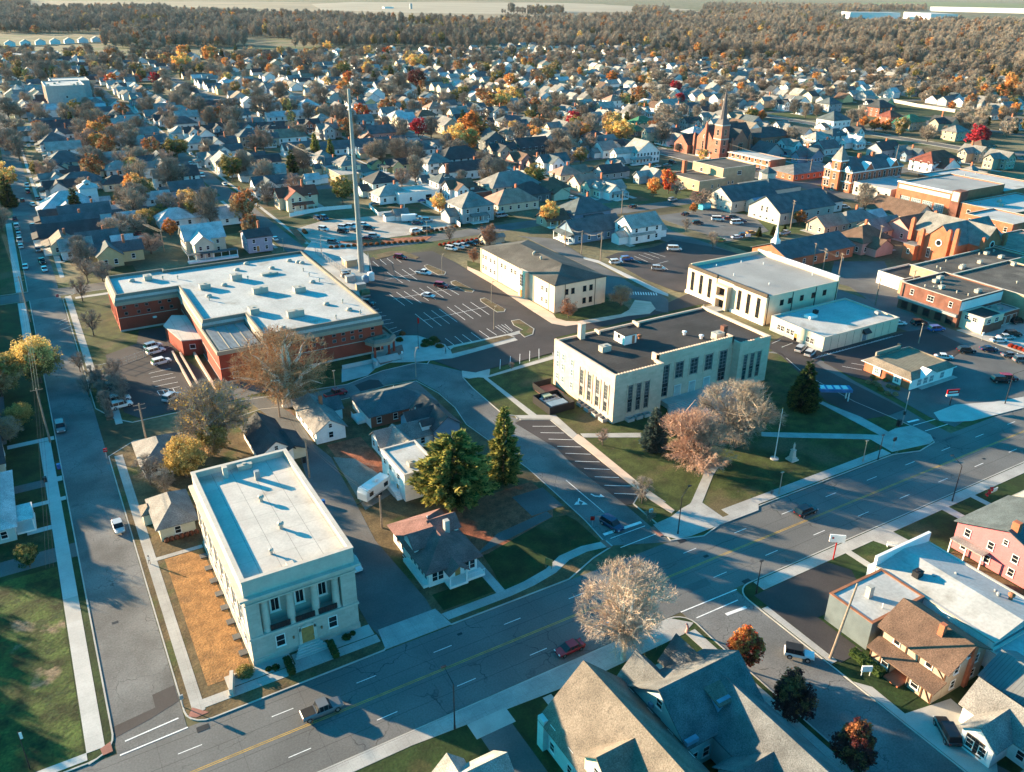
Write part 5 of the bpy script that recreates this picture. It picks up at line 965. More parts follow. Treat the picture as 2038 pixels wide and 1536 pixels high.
for a_, c_ in (((-6.66, -5, .3), (-6.66, -3.8, 2.2)), ((-4.56, -5, 3.4), (-4.56, -3.2, 5.1)), ((-6.66, 3.3, 2.2), (-6.66, 4.8, .3))): MB().tube(a_, c_, .09, n=4).build('timber', 'dark_timber', t)
window(t, -6.6, -2.5, .8, -PI/2, 1.1, 1.3); window(t, -6.6, 2.4, .8, -PI/2, 1., 1.3); MB().box(-1.6, -1.8, 6, -.8, -1., 9.1).build('chimney', 'orange_brick', t); MB().box(-8, -1, 0, -4.6, 1.4, .3).build('front_step', 'orange_brick', t)
t = flatb('flat_roofed_shop', 'grey sided shop with pale blue flat roof edged in red brown trim', 'shop', 95.6, 55.4, 107.8, 63.3, 5.2, 'blue_grey_panel', 'roof_white', .12, capm='rust', units=0); MB().box(4.2, 4, 5.1, 5.2, 4.8, 7.2).build('chimney', 'concrete_plain', t); vent(MB(), 4.3, 1.6, 5.1, .1, 1.).build('roof_vent', 'white_trim', t); OCC.append((101, 59, 9))
t = flatb('white_gable_roof_shop', 'long pale building with ridged light roof and white stepped front wall beside the pink house', 'shop', 107.9, 44, 121.5, 64.6, 5.0, 'siding_white', 'roof_white', .15); b = MB(); gwall(b, 0, 0, 13.6, 20.4, 4.85, 4.95, 1.2, 'y'); b.build('roof', 'roof_white', t); b = MB(); b.box(-.1, 20.3, 0, 13.7, 20.8, 6.9); b.build('front_wall', 'white_trim', t)
for i, (x, y, r_, h_) in enumerate(((5, 13.5, .3, .7), (8.6, 12, .3, .7), (9.5, 5.5, .35, .9), (10.6, 4.2, .5, 1.3), (10.2, 6.4, .25, .6))): vent(MB(), x, y, 5.4, r_, h_).build('roof_vent', 'grey_metal' if i != 3 else 'rust', t)
rtu(MB(), 3, 15, 5.3, 1.4, 1.1, 1.2).build('roof_unit', 'dark_metal', t); b = MB(); b.box(1.5, 20.8, 0, 4.5, 22.6, 3.2); b.build('entry_porch', 'white_trim', t); OCC.append((114, 54, 12))
t = flatb('white_rear_shop', 'lower pale roofed rear building at the right edge behind the half timbered house', 'shop', 106.2, 26, 122, 43.6, 4.6, 'siding_white', 'roof_white', .3, units=2, seed=9); OCC.append((114, 35, 12))
t = near('metal_roofed_house', 'white house with grey ribbed metal roofs and a large dark gable window', 91.5, 30.5, 101, 40, 'C', 'W', 'g', 3.4, rise=2.6); b = MB(); gwall(b, 4.8, -6, 13, 6, 0, 4.4, 2.2, 'y'); b.mt(1); gable(b, 4.8, -6, 13, 6, 4.4, 2.2, 'y', .5); b.build('tall_wing', ['siding_white', mat('ribbed_metal', (.16, .17, .17), .6, var=.05, stripes=[(.5, 1, .2, .7)]).name], t); MB().box(5.2, 8.1, 0, 6, 8.9, 7.5).build('chimney', 'orange_brick', t); window(t, -4.76, .5, .7, -PI/2, 2.2, 2.2, nx=4, ny=4, frame='bronze')
t = near('green_trim_garage', 'garage wing with grey roof, brick piers and latticed doors at the bottom right corner', 87, 21, 98, 29.5, 'g', 'R', 'g', 2.8, rise=2.0); wrow(t, (-5.5, 4), (-5.5, -4), [.3, .7], .2, 2.6, 2.2, nx=8, ny=6)
t = near('pink_house', 'two storey pink house with white framed windows and grey gable roof', 130.6, 48, 146, 65, 'g', 'P', 's', 5.6, rise=3.2)
for c in t.children:
    if c.name.startswith('wall'): c.data.materials[0] = M('pink_siding')
MB().box(-7.2, -1, 7.6, -6.2, .2, 10.4).build('chimney', 'orange_brick', t); b = MB(); b.mt(0).box(-9.8, 2, 2.8, -7.7, 8, 3.); b.mt(1)
for y in (2.1, 5, 7.8): b.box(-9.7, y-.1, 0, -9.5, y+.1, 2.8)
b.build('side_porch', ['shingle_light', 'white_trim'], t); b = MB(); gwall(b, 0, -14, 14, -8.4, 0, 5.2, 2.8, 'x'); b.mt(1); gable(b, 0, -14, 14, -8.4, 5.2, 2.8, 'x', .4); b.build('rear_wing', ['pink_siding', 'shingle_slate'], t)
near('edge_house', 'house with grey blue roof at the right edge behind the pink house', 148, 50, 162, 66, 'c', 'W', 'l', 4.0)
# hand placed houses, in the pixels of the enlarged views: x,y form wall roof w d h porch
HL = '''@0,200,.2005
430,185 h W s 9 9 3|480,245 g W s 14 8 3 w|530,285 g W k 13 8 3 w|600,262 g W k 16 8 3|620,350 c W s 13 11 3.6 w|545,430 h W s 14 13 3.6 w|640,510 g W l 15 9 5.2 w|650,630 h C s 15 12 5 w|865,715 g C k 13 6 2.8|560,705 G W k 8 8 3|800,820 h G s 16 10 3.4 w|640,880 c W k 14 10 3 w|880,930 f W w 6 6 8|680,1050 h W w 17 13 3.6 w|850,1150 g W s 16 8 4.4|620,1180 g W k 13 8 3 w|720,1255 g W s 17 9 3.2 w|700,1330 g G k 18 9 3 w|620,1430 G C t 7 9 3 w|830,1450 c G g 11 10 3|980,1410 g A s 12 8 3|1220,1420 g W w 6 5 2.6|1150,830 h C k 10 8 3|930,410 c W k 12 11 5.2 s|780,440 g W s 12 7 3|1120,430 g W w 10 7 3|1200,210 c W k 13 10 4 s|1290,215 g W l 12 8 3.6|1150,175 G T k 9 11 4|1470,350 g G g 10 8 5.2|1520,415 g W s 9 7 3 s|1820,240 h W s 14 10 3.6 w|1960,340 c W k 13 11 4.6 s|1850,770 g W k 9 9 5.4|1850,890 g B s 13 8 3|1700,780 g W t 14 7 5|1740,1180 h W w 12 9 3|1560,980 g W w 9 6 2.6|1110,1120 g W w 8 5 2.6|1290,1190 g W w 7 6 2.6|1640,110 g C g 13 10 5|1930,90 h W k 14 10 4|2000,60 g W k 12 8 3|1180,690 h W l 11 9 3|1540,520 c T k 9 9 4|1150,590 g W l 12 8 3|930,620 g G g 10 7 3|760,1480 g W l 9 7 3|660,165 G C t 8 9 4.4|350,170 g G g 8 6 2.8|1160,1530 c Y s 15 9 3.6
@400,200,.2005
40,360 G W k 9 11 4 s|190,300 c G k 11 10 5.2 s|260,345 h G k 8 6 2.8|490,290 c W s 13 10 4 s|700,290 g W k 15 9 3.4 w|480,400 f T s 12 10 4 s|650,400 c T s 13 10 4 s|850,370 g W t 13 10 3.2|1080,260 c R k 12 10 5 s|1280,310 c G g 13 11 5 w|530,230 g W g 9 7 3|200,450 c W s 16 12 4 w|260,520 c W s 15 11 3.6 w|520,590 c G s 12 9 3.4 w|640,620 g W k 13 7 3|650,730 g W l 16 8 3 w|700,860 c W s 14 12 4.4 w|830,830 c W s 12 9 4|1100,790 g W w 6 5 2.4|960,980 c C r 15 12 4.8 s|1200,220 f W l 11 10 5 s|1060,70 f W w 12 10 5.6|960,40 g W g 10 8 5|1210,110 c W s 11 8 4|880,160 g W w 30 7 3|950,490 g W s 14 8 3|1020,500 g W s 16 8 3|1400,480 g W s 26 9 3.2|1680,450 g W s 40 8 3.2|1780,330 g P s 16 10 3.6|1640,380 G R o 7 7 3|1590,300 c G s 13 9 3|1720,520 g C o 9 8 2.8|1860,470 g T b 12 9 3.4|1740,640 G Y k 6 5 2.4|1920,90 c W g 10 11 5 s|1850,140 g W g 9 8 5|1540,50 c W s 12 9 4 s|1650,100 g W l 14 8 3|1980,1140 g W g 5 4 2.2|80,60 g W k 12 7 3.4|140,110 h W g 11 8 3.4|280,55 g C g 9 9 5|300,1160 g W w 9 7 2.6|130,1150 g W w 9 6 2.6|1360,90 G T g 8 10 5
@800,200,.2005
80,450 g W l 10 7 3.4|170,510 f W s 12 11 5.6|310,480 c W g 9 9 5 s|330,640 h W g 12 10 5 s|560,590 h W k 22 13 5.2 w|650,700 g W k 24 9 4|320,110 f W o 12 10 4.6|380,30 c W s 11 9 3.6|460,60 g W s 10 8 4|600,110 g W l 9 7 3|740,90 c W s 13 10 4.6 s|950,130 c W s 14 10 5 s|380,230 C W s 13 11 4.4|450,260 G T g 10 12 5|830,240 c W k 11 9 4|1070,220 h W s 16 9 3.4|1220,250 C R s 12 10 5|1370,250 h T b 11 10 4.6|1540,290 C C g 14 13 5.4|870,410 G D s 12 13 5.4|1010,520 c T k 14 12 5 w|930,520 G W g 8 9 4|1220,600 c P b 14 11 4.4 w|1330,640 C P b 8 9 4|1520,640 c W s 14 12 5.6 s|1620,740 h C o 11 9 3|1800,830 g C o 10 9 3|1960,880 c C g 11 11 3.6|1080,40 g W l 10 8 4|1360,70 C W k 13 11 4.6 s|1600,110 C W g 9 9 5|1700,110 c W k 12 8 4|1900,380 h G k 11 9 4|1900,450 c W s 13 10 4.6|1780,530 c B s 9 8 3.6|2010,500 g W g 9 10 4|1270,480 g D k 18 12 4.6 s|1480,880 h C b 12 10 4|1730,720 g C t 9 7 2.8|1060,860 h C g 22 13 5.4|1260,930 h D k 14 11 3.4|1080,1010 h C o 18 12 3.2|680,1070 f G g 13 12 5.8 s|1800,1110 h B s 16 12 4 s|1870,1290 g B s 20 10 3.4 w|1490,1180 g T b 9 7 2.6 s|850,1380 g T g 4 4 2
@1200,200,.2005
20,430 g W g 10 9 4|300,540 C W l 24 11 5.4 s|440,760 C G l 12 9 3.4|350,1270 g W l 13 9 5.4|330,1330 g W l 10 7 3|80,900 c W l 13 11 3.4 s|100,30 f W o 12 10 4.6|270,90 c W g 10 8 4|400,120 c W l 10 9 4 s|380,240 h C n 14 10 4.6|320,310 h D n 9 8 3|900,240 c G k 12 11 4.8 s|960,60 c B s 16 8 3|1040,110 g G k 14 7 3|830,80 g W s 12 8 3|110,470 c G k 13 10 3.6|60,720 g G k 12 8 3|140,640 c W g 8 8 3|1640,20 C T g 14 12 5|1790,50 c W k 11 10 4.8|2010,560 C B s 14 10 3.6
@1630,200,.2005
140,220 f W s 15 13 6.6|360,330 c W k 14 10 4.6|600,90 h R k 16 12 6|700,180 h R r 12 10 5|900,230 h T n 15 11 5|1210,250 C T k 14 14 6|1350,330 h T g 12 9 5|640,500 g G k 15 9 4.4|800,520 g A g 9 7 3|910,550 C B s 11 8 3.4|1150,620 h W r 22 12 4.6|1500,540 C T g 13 11 4.6|1760,600 C T g 13 11 5|1500,730 h T g 9 8 3|1740,90 C T g 10 9 4|1850,80 g W g 12 9 4|1700,150 g W o 11 8 3.4|1900,240 C G k 13 10 4.6|1600,480 h T b 12 9 4.6|60,480 g A s 12 9 3.6|80,1240 g T o 12 8 3|430,1390 h P b 14 11 4|600,1280 g C g 15 9 3|800,1130 G C b 12 20 3.8|900,1270 g P b 14 9 4.2|330,1190 h C g 16 8 3|520,1170 g W w 9 6 2.6|30,1010 h W k 9 12 4'''
ox = oy = 0; sc_ = 1.
for ln in HL.split('\n'):
    if ln.startswith('@'): ox, oy, sc_ = map(float, ln[1:].split(',')); continue
    for it in ln.split('|'):
        f = it.split(); px, py = map(float, f[0].split(',')); X, Y = G(ox+px*sc_, oy+py*sc_, float(f[6])*.75)
        put_house(X, Y, f[1], f[2], f[3], float(f[4]), float(f[5]), float(f[6]), f[7] if len(f) > 7 else '', far=True, chim=(len(HOUSES) % 2 == 0))
# named mid-distance houses
t = near('victorian_house', 'cream victorian house with tall pale blue metal roof and wraparound porch behind the brick building', 48, 307, 62, 325, 'c', 'C', 'w', 6.0, rise=4.2); b = MB(); b.box(-8.5, -11.5, 2.9, 9, -9, 3.1); b.mt(1).box(-8.5, -11.5, 0, 9, -9, .6)
for i in range(7): b.box(-8.4+i*2.85, -11.4, .6, -8.2+i*2.85, -11.2, 2.9)
b.build('porch', ['shingle_slate', 'white_trim'], t)
t = near('lilac_house', 'two storey lilac grey house with black roof next to the cream victorian', 68.5, 307.5, 77.5, 317.5, 'g', 'L', 'k', 5.8, rise=1.8, chim=True); door(t, -1, -5, .3, 0)
flatb('white_workshop', 'white flat roofed workshop with rusty patched roof behind the gravel car park', 'workshop', 148.5, 352.5, 169, 364.5, 5, 'white_trim', 'roof_pale', .3, south=[(1.2, 1., 1.6, [.28], {}), (.2, 3., 3., [.72], dict(glass='glass_dark'))])
flatb('brick_workshop', 'brown brick industrial shop with black roof and tall brick stack', 'workshop', 176.5, 338, 200, 360, 5, 'dark_brick', 'roof_black', .5, south=[(.2, 2.4, 2.6, [.1], dict(glass='white_trim', ny=4))])
X, Y = G(890, 372, 0); t = thing('brick_stack', 'tall slim brown brick chimney stack beside the brown brick workshop', 'chimney', (X, Y, 0)); MB().frus((-.8, -.8, .8, .8), (-.6, -.6, .6, .6), 0, 11).build('shaft', 'dark_brick', t); MB().box(-.75, -.75, 11, .75, .75, 11.5).build('cap', 'dark_brick', t)
flatb('long_tan_warehouse', 'long tan brick warehouse with grey roof seen left of the steel monopole', 'warehouse', 140, 406, 150, 443, 4.6, 'tan_brick', 'roof_grey', .2, west=[(1.6, 1.1, 1.2, fr(8), {})], south=[(1.6, 1.1, 1.2, fr(2), {})])
t = flatb('white_school_block', 'large grey sided block with white roof at the upper left beyond the orange tree', 'apartment block', 33, 748, 60, 790, 20, 'grey_metal', 'roof_white', .6, south=[(11, 1.4, 1.6, [.5], {})], units=8); MB().box(-.1, -.1, 0, 27.1, 42, 3).build('brick_base', 'dark_brick', t); MB().box(-.12, 3, 3, 0, 41, 19.4).build('brick_side', 'dark_brick', t)
flatb('white_school_annex', 'lower rear part behind the large grey sided block', 'apartment block', 40, 794, 68, 826, 19, 'grey_metal', 'roof_white', .5)
flatb('pale_warehouse_far', 'long pale flat warehouse at the upper left below the row of sawtooth roofs', 'warehouse', -20, 1320, 86, 1385, 6, 'cream_panel', 'roof_white', .4)
for i in range(11):
    t = thing('row_unit', ('eleventh' if i > 9 else ['first', 'second', 'third', 'fourth', 'fifth', 'sixth', 'seventh', 'eighth', 'ninth', 'tenth'][i])+' white terrace unit from the left in the far upper left row', 'terrace house', (-60+i*22, 1560+i*12, 0), group='row of white terrace units')
    gwall(MB(), 0, 0, 15, 16, 0, 5, 4, 'y').build('wall', 'siding_white', t); gable(MB(), 0, 0, 15, 16, 5, 4, 'y', .4).build('roof', 'shingle_light', t)
for lab, a, c in (('long white warehouse at the far upper right, nearest and longest of three', G(1690, 37), G(1790, 38)), ('white factory block just right of the long far white warehouse', G(1797, 36), G(1850, 41)), ('wide white factory roofs on the horizon at the upper right', G(1850, 22), G(2100, 28))):
    x0, y0 = a; x1, y1 = c; L = math.hypot(x1-x0, y1-y0); t = thing('white_warehouse', lab, 'warehouse', (x0, y0, 0), math.atan2(y1-y0, x1-x0)); MB().box(0, 0, 0, L, 90, 21).build('wall', 'white_trim', t); MB().box(0, 0, 21, L, 90, 21.5).build('roof', 'roof_white', t)
for px_, py_ in ((1050//4, 50//4),): pass
X, Y = G(765, 17); t = flatb('farm_shed', 'pale blue farm shed standing alone in the far field', 'farm building', X, Y, X+45, Y+25, 7, 'white_trim', 'sheet_blue', .2); X, Y = G(818, 18); t = thing('silo', 'dark silo beside the far farm shed', 'silo', (X, Y, 0)); MB().lathe([(6, 0), (6, 20), (3, 24)], 0, 0, 12).build('drum', 'grey_metal', t)
# procedural infill of the residential grid
rn = random.Random(11)
COLS = [(-24, -40), (15, 31), (66, 98), (148, 178), (218, 248), (250, 300), (327, 365), (400, 450), (505, 540), (590, 630), (680, 720)]
xs = [15, 31, 66, 98, 113, 148, 178, 193, 218, 248, 264, 290, 318, 366, 385, 412, 446, 464, 505, 540, 560, 594, 632, 655, 685, 722, 750, 780, -24, -40, -62, -95, -115]
cand = []
for X in xs:
    Y = 240 if X > 400 else (318 if X > 70 else 440)
    if X < 0: Y = 310
    while Y < 930:
        Y += rn.uniform(13, 17)
        if any(a-9 < Y < c+9 for a, c in YS) or 285 < Y < 306: continue
        x_, y_ = X+rn.uniform(-2.5, 2.5), Y
        q = PX(x_, y_, 3)
        if not q or not (-60 < q[0] < 2100 and 60 < q[1] < 480): continue
        if 560 < q[0] < 900 and q[1] > 395 or (1180 < q[0] < 2060 and q[1] > 305) or (470 < x_ < 700 and y_ < 480): continue
        if x_ > 60 and y_ < 345 and x_ < 240: continue
        if any((x_-a)**2+(y_-c)**2 < (r+8)**2 for a, c, r in OCC): continue
        cand.append((y_+abs(x_)*.4, x_, y_, q))
cand.sort(); rn2 = random.Random(21); nH = 0
FARH = []
NEARMAX = max(0, 296-len(HOUSES))
for dd, x_, y_, q in cand:
    form = rn2.choice('GgcCgcfhC'); wall = rn2.choice('WWWWWWCCGGTBWWAY'); roof = rn2.choice('kssggglllwtb'); w = rn2.choice([9, 11, 13]); d = rn2.choice([9, 11]); h = rn2.choice([3.2, 3.2, 4.6, 5.2])
    if nH < NEARMAX: put_house(x_, y_, form, wall, roof, w, d, h, rn2.choice(['', 's', 'w']), far=True, chim=rn2.random() < .4); nH += 1
    else: FARH.append((x_, y_, w, d, h, wall, roof)); OCC.append((x_, y_, 7))
for k in range(1100):   # scattered roofs beyond the gridded blocks
    x_ = rn2.uniform(-150, 1000); y_ = rn2.uniform(560, 1300); q = PX(x_, y_, 3)
    if q and -20 < q[0] < 2060 and 88 < q[1] < 210 and not any((x_-a)**2+(y_-c)**2 < (r+7)**2 for a, c, r in OCC): FARH.append((x_, y_, 11, 10, 3.4, rn2.choice('WWWC'), rn2.choice('kgsl'))); OCC.append((x_, y_, 7))
dr_, ya_ = [], []
for x_, y_, w, d in DRV+[f[:4] for f in FARH]:
    a = x_+(w/2+1.6)*rn2.choice((-1, 1))
    if rn2.random() < .55: dr_.append(R4(a-1.4, y_-d/2-3, a+1.4, y_+d/2+2))
    if rn2.random() < .6: ya_.append(R4(x_-w*.8, y_-d*.8-2, x_+w*.8, y_-d*.4))
slab('driveway', dr_, .062, 'concrete_plain', 0); slab('yard', ya_, .028, 'lawn_green', 0)
wb = {}
for x_, y_, w, d, h, wall, roof in FARH:
    ax = rn2.choice('xy')
    a = wb.setdefault('w'+wall, MB()); c = wb.setdefault('r'+roof, MB()); rs = (w if ax == 'y' else d)*.33
    gwall(a, x_-w/2, y_-d/2, x_+w/2, y_+d/2, 0, h, rs, ax); gable(c, x_-w/2, y_-d/2, x_+w/2, y_+d/2, h, rs, ax, .4)
b = MB(); ml = []
for k, m_ in wb.items():
    o = len(b.v); b.v += m_.v; b.f += [tuple(i+o for i in f) for f in m_.f]; b.m += [len(ml)]*len(m_.f); ml.append((WALLC if k[0] == 'w' else ROOFC)[k[1]][0])
o = b.build('distant_houses', ml); o['kind'] = 'stuff'; o['label'] = 'distant houses of the town that blend into the trees below the woods'
# ---------------------------------------------------------------- trees
mat('bark_brown', (.12, .09, .07), .95, var=.25, scale=2); mat('bark_pale', (.62, .54, .45), .9, var=.3, scale=1.5)
def lm(n, c, isl=.35, rd=.12, tr=.25): return mat(n, c, .85, var=.22, scale=.25, fine=0, island=isl, rand=rd, transl=tr, spec=.1)
lm('twig_tan', (.36, .295, .235), .3, .12, 0); lm('twig_rust', (.34, .25, .2), .3, .1, 0); lm('twig_warm', (.46, .3, .17), .3, .1, 0); lm('twig_pink', (.52, .33, .24), .3, .1, 0); lm('twig_grey', (.26, .225, .19), .3, .12, 0); lm('twig_dark', (.19, .155, .13), .3, .12, 0); lm('twig_pale', (.5, .4, .32), .3, .08, 0)
lm('leaf_gold', (.68, .38, .13)); lm('leaf_orange', (.64, .25, .07)); lm('leaf_red', (.45, .07, .035)); lm('leaf_crimson', (.42, .03, .05)); lm('leaf_maroon', (.11, .03, .03)); lm('leaf_olive', (.26, .21, .07)); lm('leaf_yellow', (.8, .58, .2)); lm('leaf_russet', (.3, .12, .05)); lm('leaf_green', (.05, .085, .025)); lm('leaf_tan', (.4, .28, .15)); lm('leaf_mustard', (.5, .34, .11))
lm('needle_green', (.08, .11, .03)); lm('needle_gold', (.33, .3, .085)); lm('needle_blue', (.09, .13, .12)); lm('needle_dark', (.02, .04, .025))
def rv(r): 
    while 1:
        v = Vector((r.uniform(-1, 1), r.uniform(-1, 1), r.uniform(-1, 1)))
        if .05 < v.length < 1: return v
def limbs(r, H, R, z0, rz, nl, seg=5, tr=.3, lean=0, up=.15):
    """trunk and main limbs; returns (trunk MB, list of limb points)"""
    b = MB(); zc = H-rz; pts = []
    top = Vector((lean, 0, z0)); b.tube((0, 0, -.3), (lean*.4, 0, z0*.5), tr*1.15, tr*.95, 7, False); b.tube((lean*.4, 0, z0*.5), top, tr*.95, tr*.85, 7, False)
    for i in range(nl):
        a = 2*PI*(i+r.uniform(-.3, .3))/nl; el = r.uniform(-.45, 1.1)
        tgt = Vector((math.cos(a)*R*.86*math.cos(el*1.3), math.sin(a)*R*.86*math.cos(el*1.3), zc+rz*.86*math.sin(el*1.3)))
        p = Vector(top)-Vector((0, 0, r.uniform(0, .25)*z0)); n = seg; q = p
        for k in range(1, n+1):
            f = k/n; m = p.lerp(tgt, f)+Vector((r.uniform(-1, 1), r.uniform(-1, 1), 0))*R*.06; m.z += math.sin(f*PI)*R*up
            b.tube(q, m, tr*.6*(1-(k-1)/n)**.8+.03, tr*.6*(1-k/n)**.8+.03, 5, False); q = m
            if k >= 1: pts.append((m, f))
    return b, pts
def inside(p, H, R, rz): return (p.x/R)**2+(p.y/R)**2+((p.z-(H-rz))/rz)**2
def bare(seed, H, R, z0, rz, ntw, nbr=90, tw=1.0, tww=.03, tr=.3, nl=9, tmat='twig_tan', bark='bark_brown', outw=.75, leaves=0, lmat=None, ls=.3):
    r = random.Random(seed); tb, pts = limbs(r, H, R, z0, rz, nl, tr=tr); cb = MB(); zc = H-rz; br = []
    for i in range(nbr):   # secondary branches
        p, f = r.choice(pts)
        for _ in range(8):
            d = rv(r).normalized(); d.z = d.z*.8+.2; q = p+d*R*r.uniform(.25, .55)
            if inside(q, H, R, rz) < 1: break
        m = p.lerp(q, .5)+rv(r)*R*.04; cb.tube(p, m, .07, .05, 3, False); cb.tube(m, q, .05, .025, 3, False); br += [(p, m), (m, q), (m, q)]
    c0 = Vector((0, 0, zc-rz*.35))
    for i in range(ntw):
        a, c = r.choice(br); p = a.lerp(c, r.random())+rv(r)*R*.05
        o = (p-c0).normalized(); d = (o*outw+rv(r).normalized()*.6+Vector((0, 0, .15))).normalized(); L = tw*r.uniform(.6, 1.5); q = p+d*L
        if inside(q, H, R, rz) > 1.12: continue
        s = d.cross(rv(r)).normalized()*tww*r.uniform(.7, 1.3)
        cb.add([p-s, p+s, q], [(0, 1, 2)])
        for k in range(2):
            e = p.lerp(q, r.uniform(.3, .8)); d2 = (d+rv(r).normalized()*.8).normalized(); s2 = d2.cross(rv(r)).normalized()*tww*.7
            cb.add([e-s2, e+s2, e+d2*L*.55], [(0, 1, 2)])
    if leaves:
        cb.mt(1)
        for i in range(leaves):
            a, c = r.choice(br); p = a.lerp(c, r.random())+rv(r)*.8; u = rv(r).normalized(); v = u.cross(rv(r)).normalized(); k = ls*r.uniform(.6, 1.3)
            cb.add([p-u*k, p-v*k, p+u*k, p+v*k], [(0, 1, 2, 3)])
    return tb.mesh('trunk', bark), cb.mesh('crown', [tmat, lmat] if leaves else tmat)
def leafy(seed, H, R, z0, rz, ncl, nlv, ls, lmat, tr=.3, cone=0., inner=.35, bark='bark_brown', egg=0, mat2=None, m2f=.3):
    r = random.Random(seed); tb, pts = limbs(r, H, R, z0, rz, 7, tr=tr); cb = MB(); zc = H-rz
    lob = [(rv(r).normalized(), r.uniform(.75, 1.08)) for _ in range(14)]
    for i in range(ncl):
        d = rv(r).normalized(); rad = r.uniform(inner, 1.)**.6
        wgt = max(lob, key=lambda l: l[0].dot(d))[1]
        c = Vector((d.x*R*rad*wgt, d.y*R*rad*wgt, d.z*rz*rad*wgt)); 
        if cone: k = 1-cone*max(-.3, (c.z/rz)); c.x *= k; c.y *= k
        c.z += zc; rc = R*r.uniform(.13, .24)
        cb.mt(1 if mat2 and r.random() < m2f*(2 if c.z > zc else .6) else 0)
        for j in range(nlv):
            o = rv(r); p = c+o*rc; n = (o.normalized()*.7+rv(r).normalized()*.6+Vector((0, 0, .3))).normalized(); u = n.cross(rv(r)).normalized(); v = n.cross(u); k = ls*r.uniform(.6, 1.3)
            cb.add([p-u*k, p-v*k*.7, p+u*k, p+v*k*.7], [(0, 1, 2, 3)])
    return tb.mesh('trunk', bark), cb.mesh('crown', [lmat, mat2] if mat2 else lmat)
def conifer(seed, H, R, m, n_l=26, ls=.3, droop=.15, ragged=.15, dens=1., m2=None, power=.9, z0=.08):
    r = random.Random(seed); tb = MB(); tb.tube((0, 0, -.3), (0, 0, H*.95), R*.07+.08, .03, 7, False); cb = MB()
    for k in range(n_l):
        f = k/n_l; z = H*(z0+(1-z0)*f); rad = R*((1-f)**power)*(.55+.45*min(1, f*5+.4)); nb = max(4, int(9*(1-f*.6)))
        for i in range(nb):
            a = 2*PI*(i+r.random())/nb; L = rad*r.uniform(1-ragged, 1+ragged); zz = z+r.uniform(-.3, .3)
            dx, dy = math.cos(a), math.sin(a); tb.tube((0, 0, zz), (dx*L*.9, dy*L*.9, zz-droop*L), .04, .02, 3, False)
            nn = max(5, int(L*13*dens))
            for j in range(nn):
                g = r.uniform(.15, 1)**.7; p = Vector((dx*L*g, dy*L*g, zz-droop*L*g))+rv(r)*(.25+.12*L*(1-g*.4)); cb.mt(1 if m2 and g > .62 and r.random() < .7 else 0)
                d = (Vector((dx, dy, .35))+rv(r)*.7).normalized(); s = d.cross(rv(r)).normalized(); k_ = ls*r.uniform(.7, 1.4)
                cb.add([p-s*k_*.45, p+d*k_*.4-s*k_*.2, p+d*k_*1.4, p+s*k_*.45], [(0, 1, 2, 3)])
    return tb.mesh('trunk', 'bark_brown'), cb.mesh('crown', [m, m2] if m2 else m)
from mathutils import noise
TM = {}
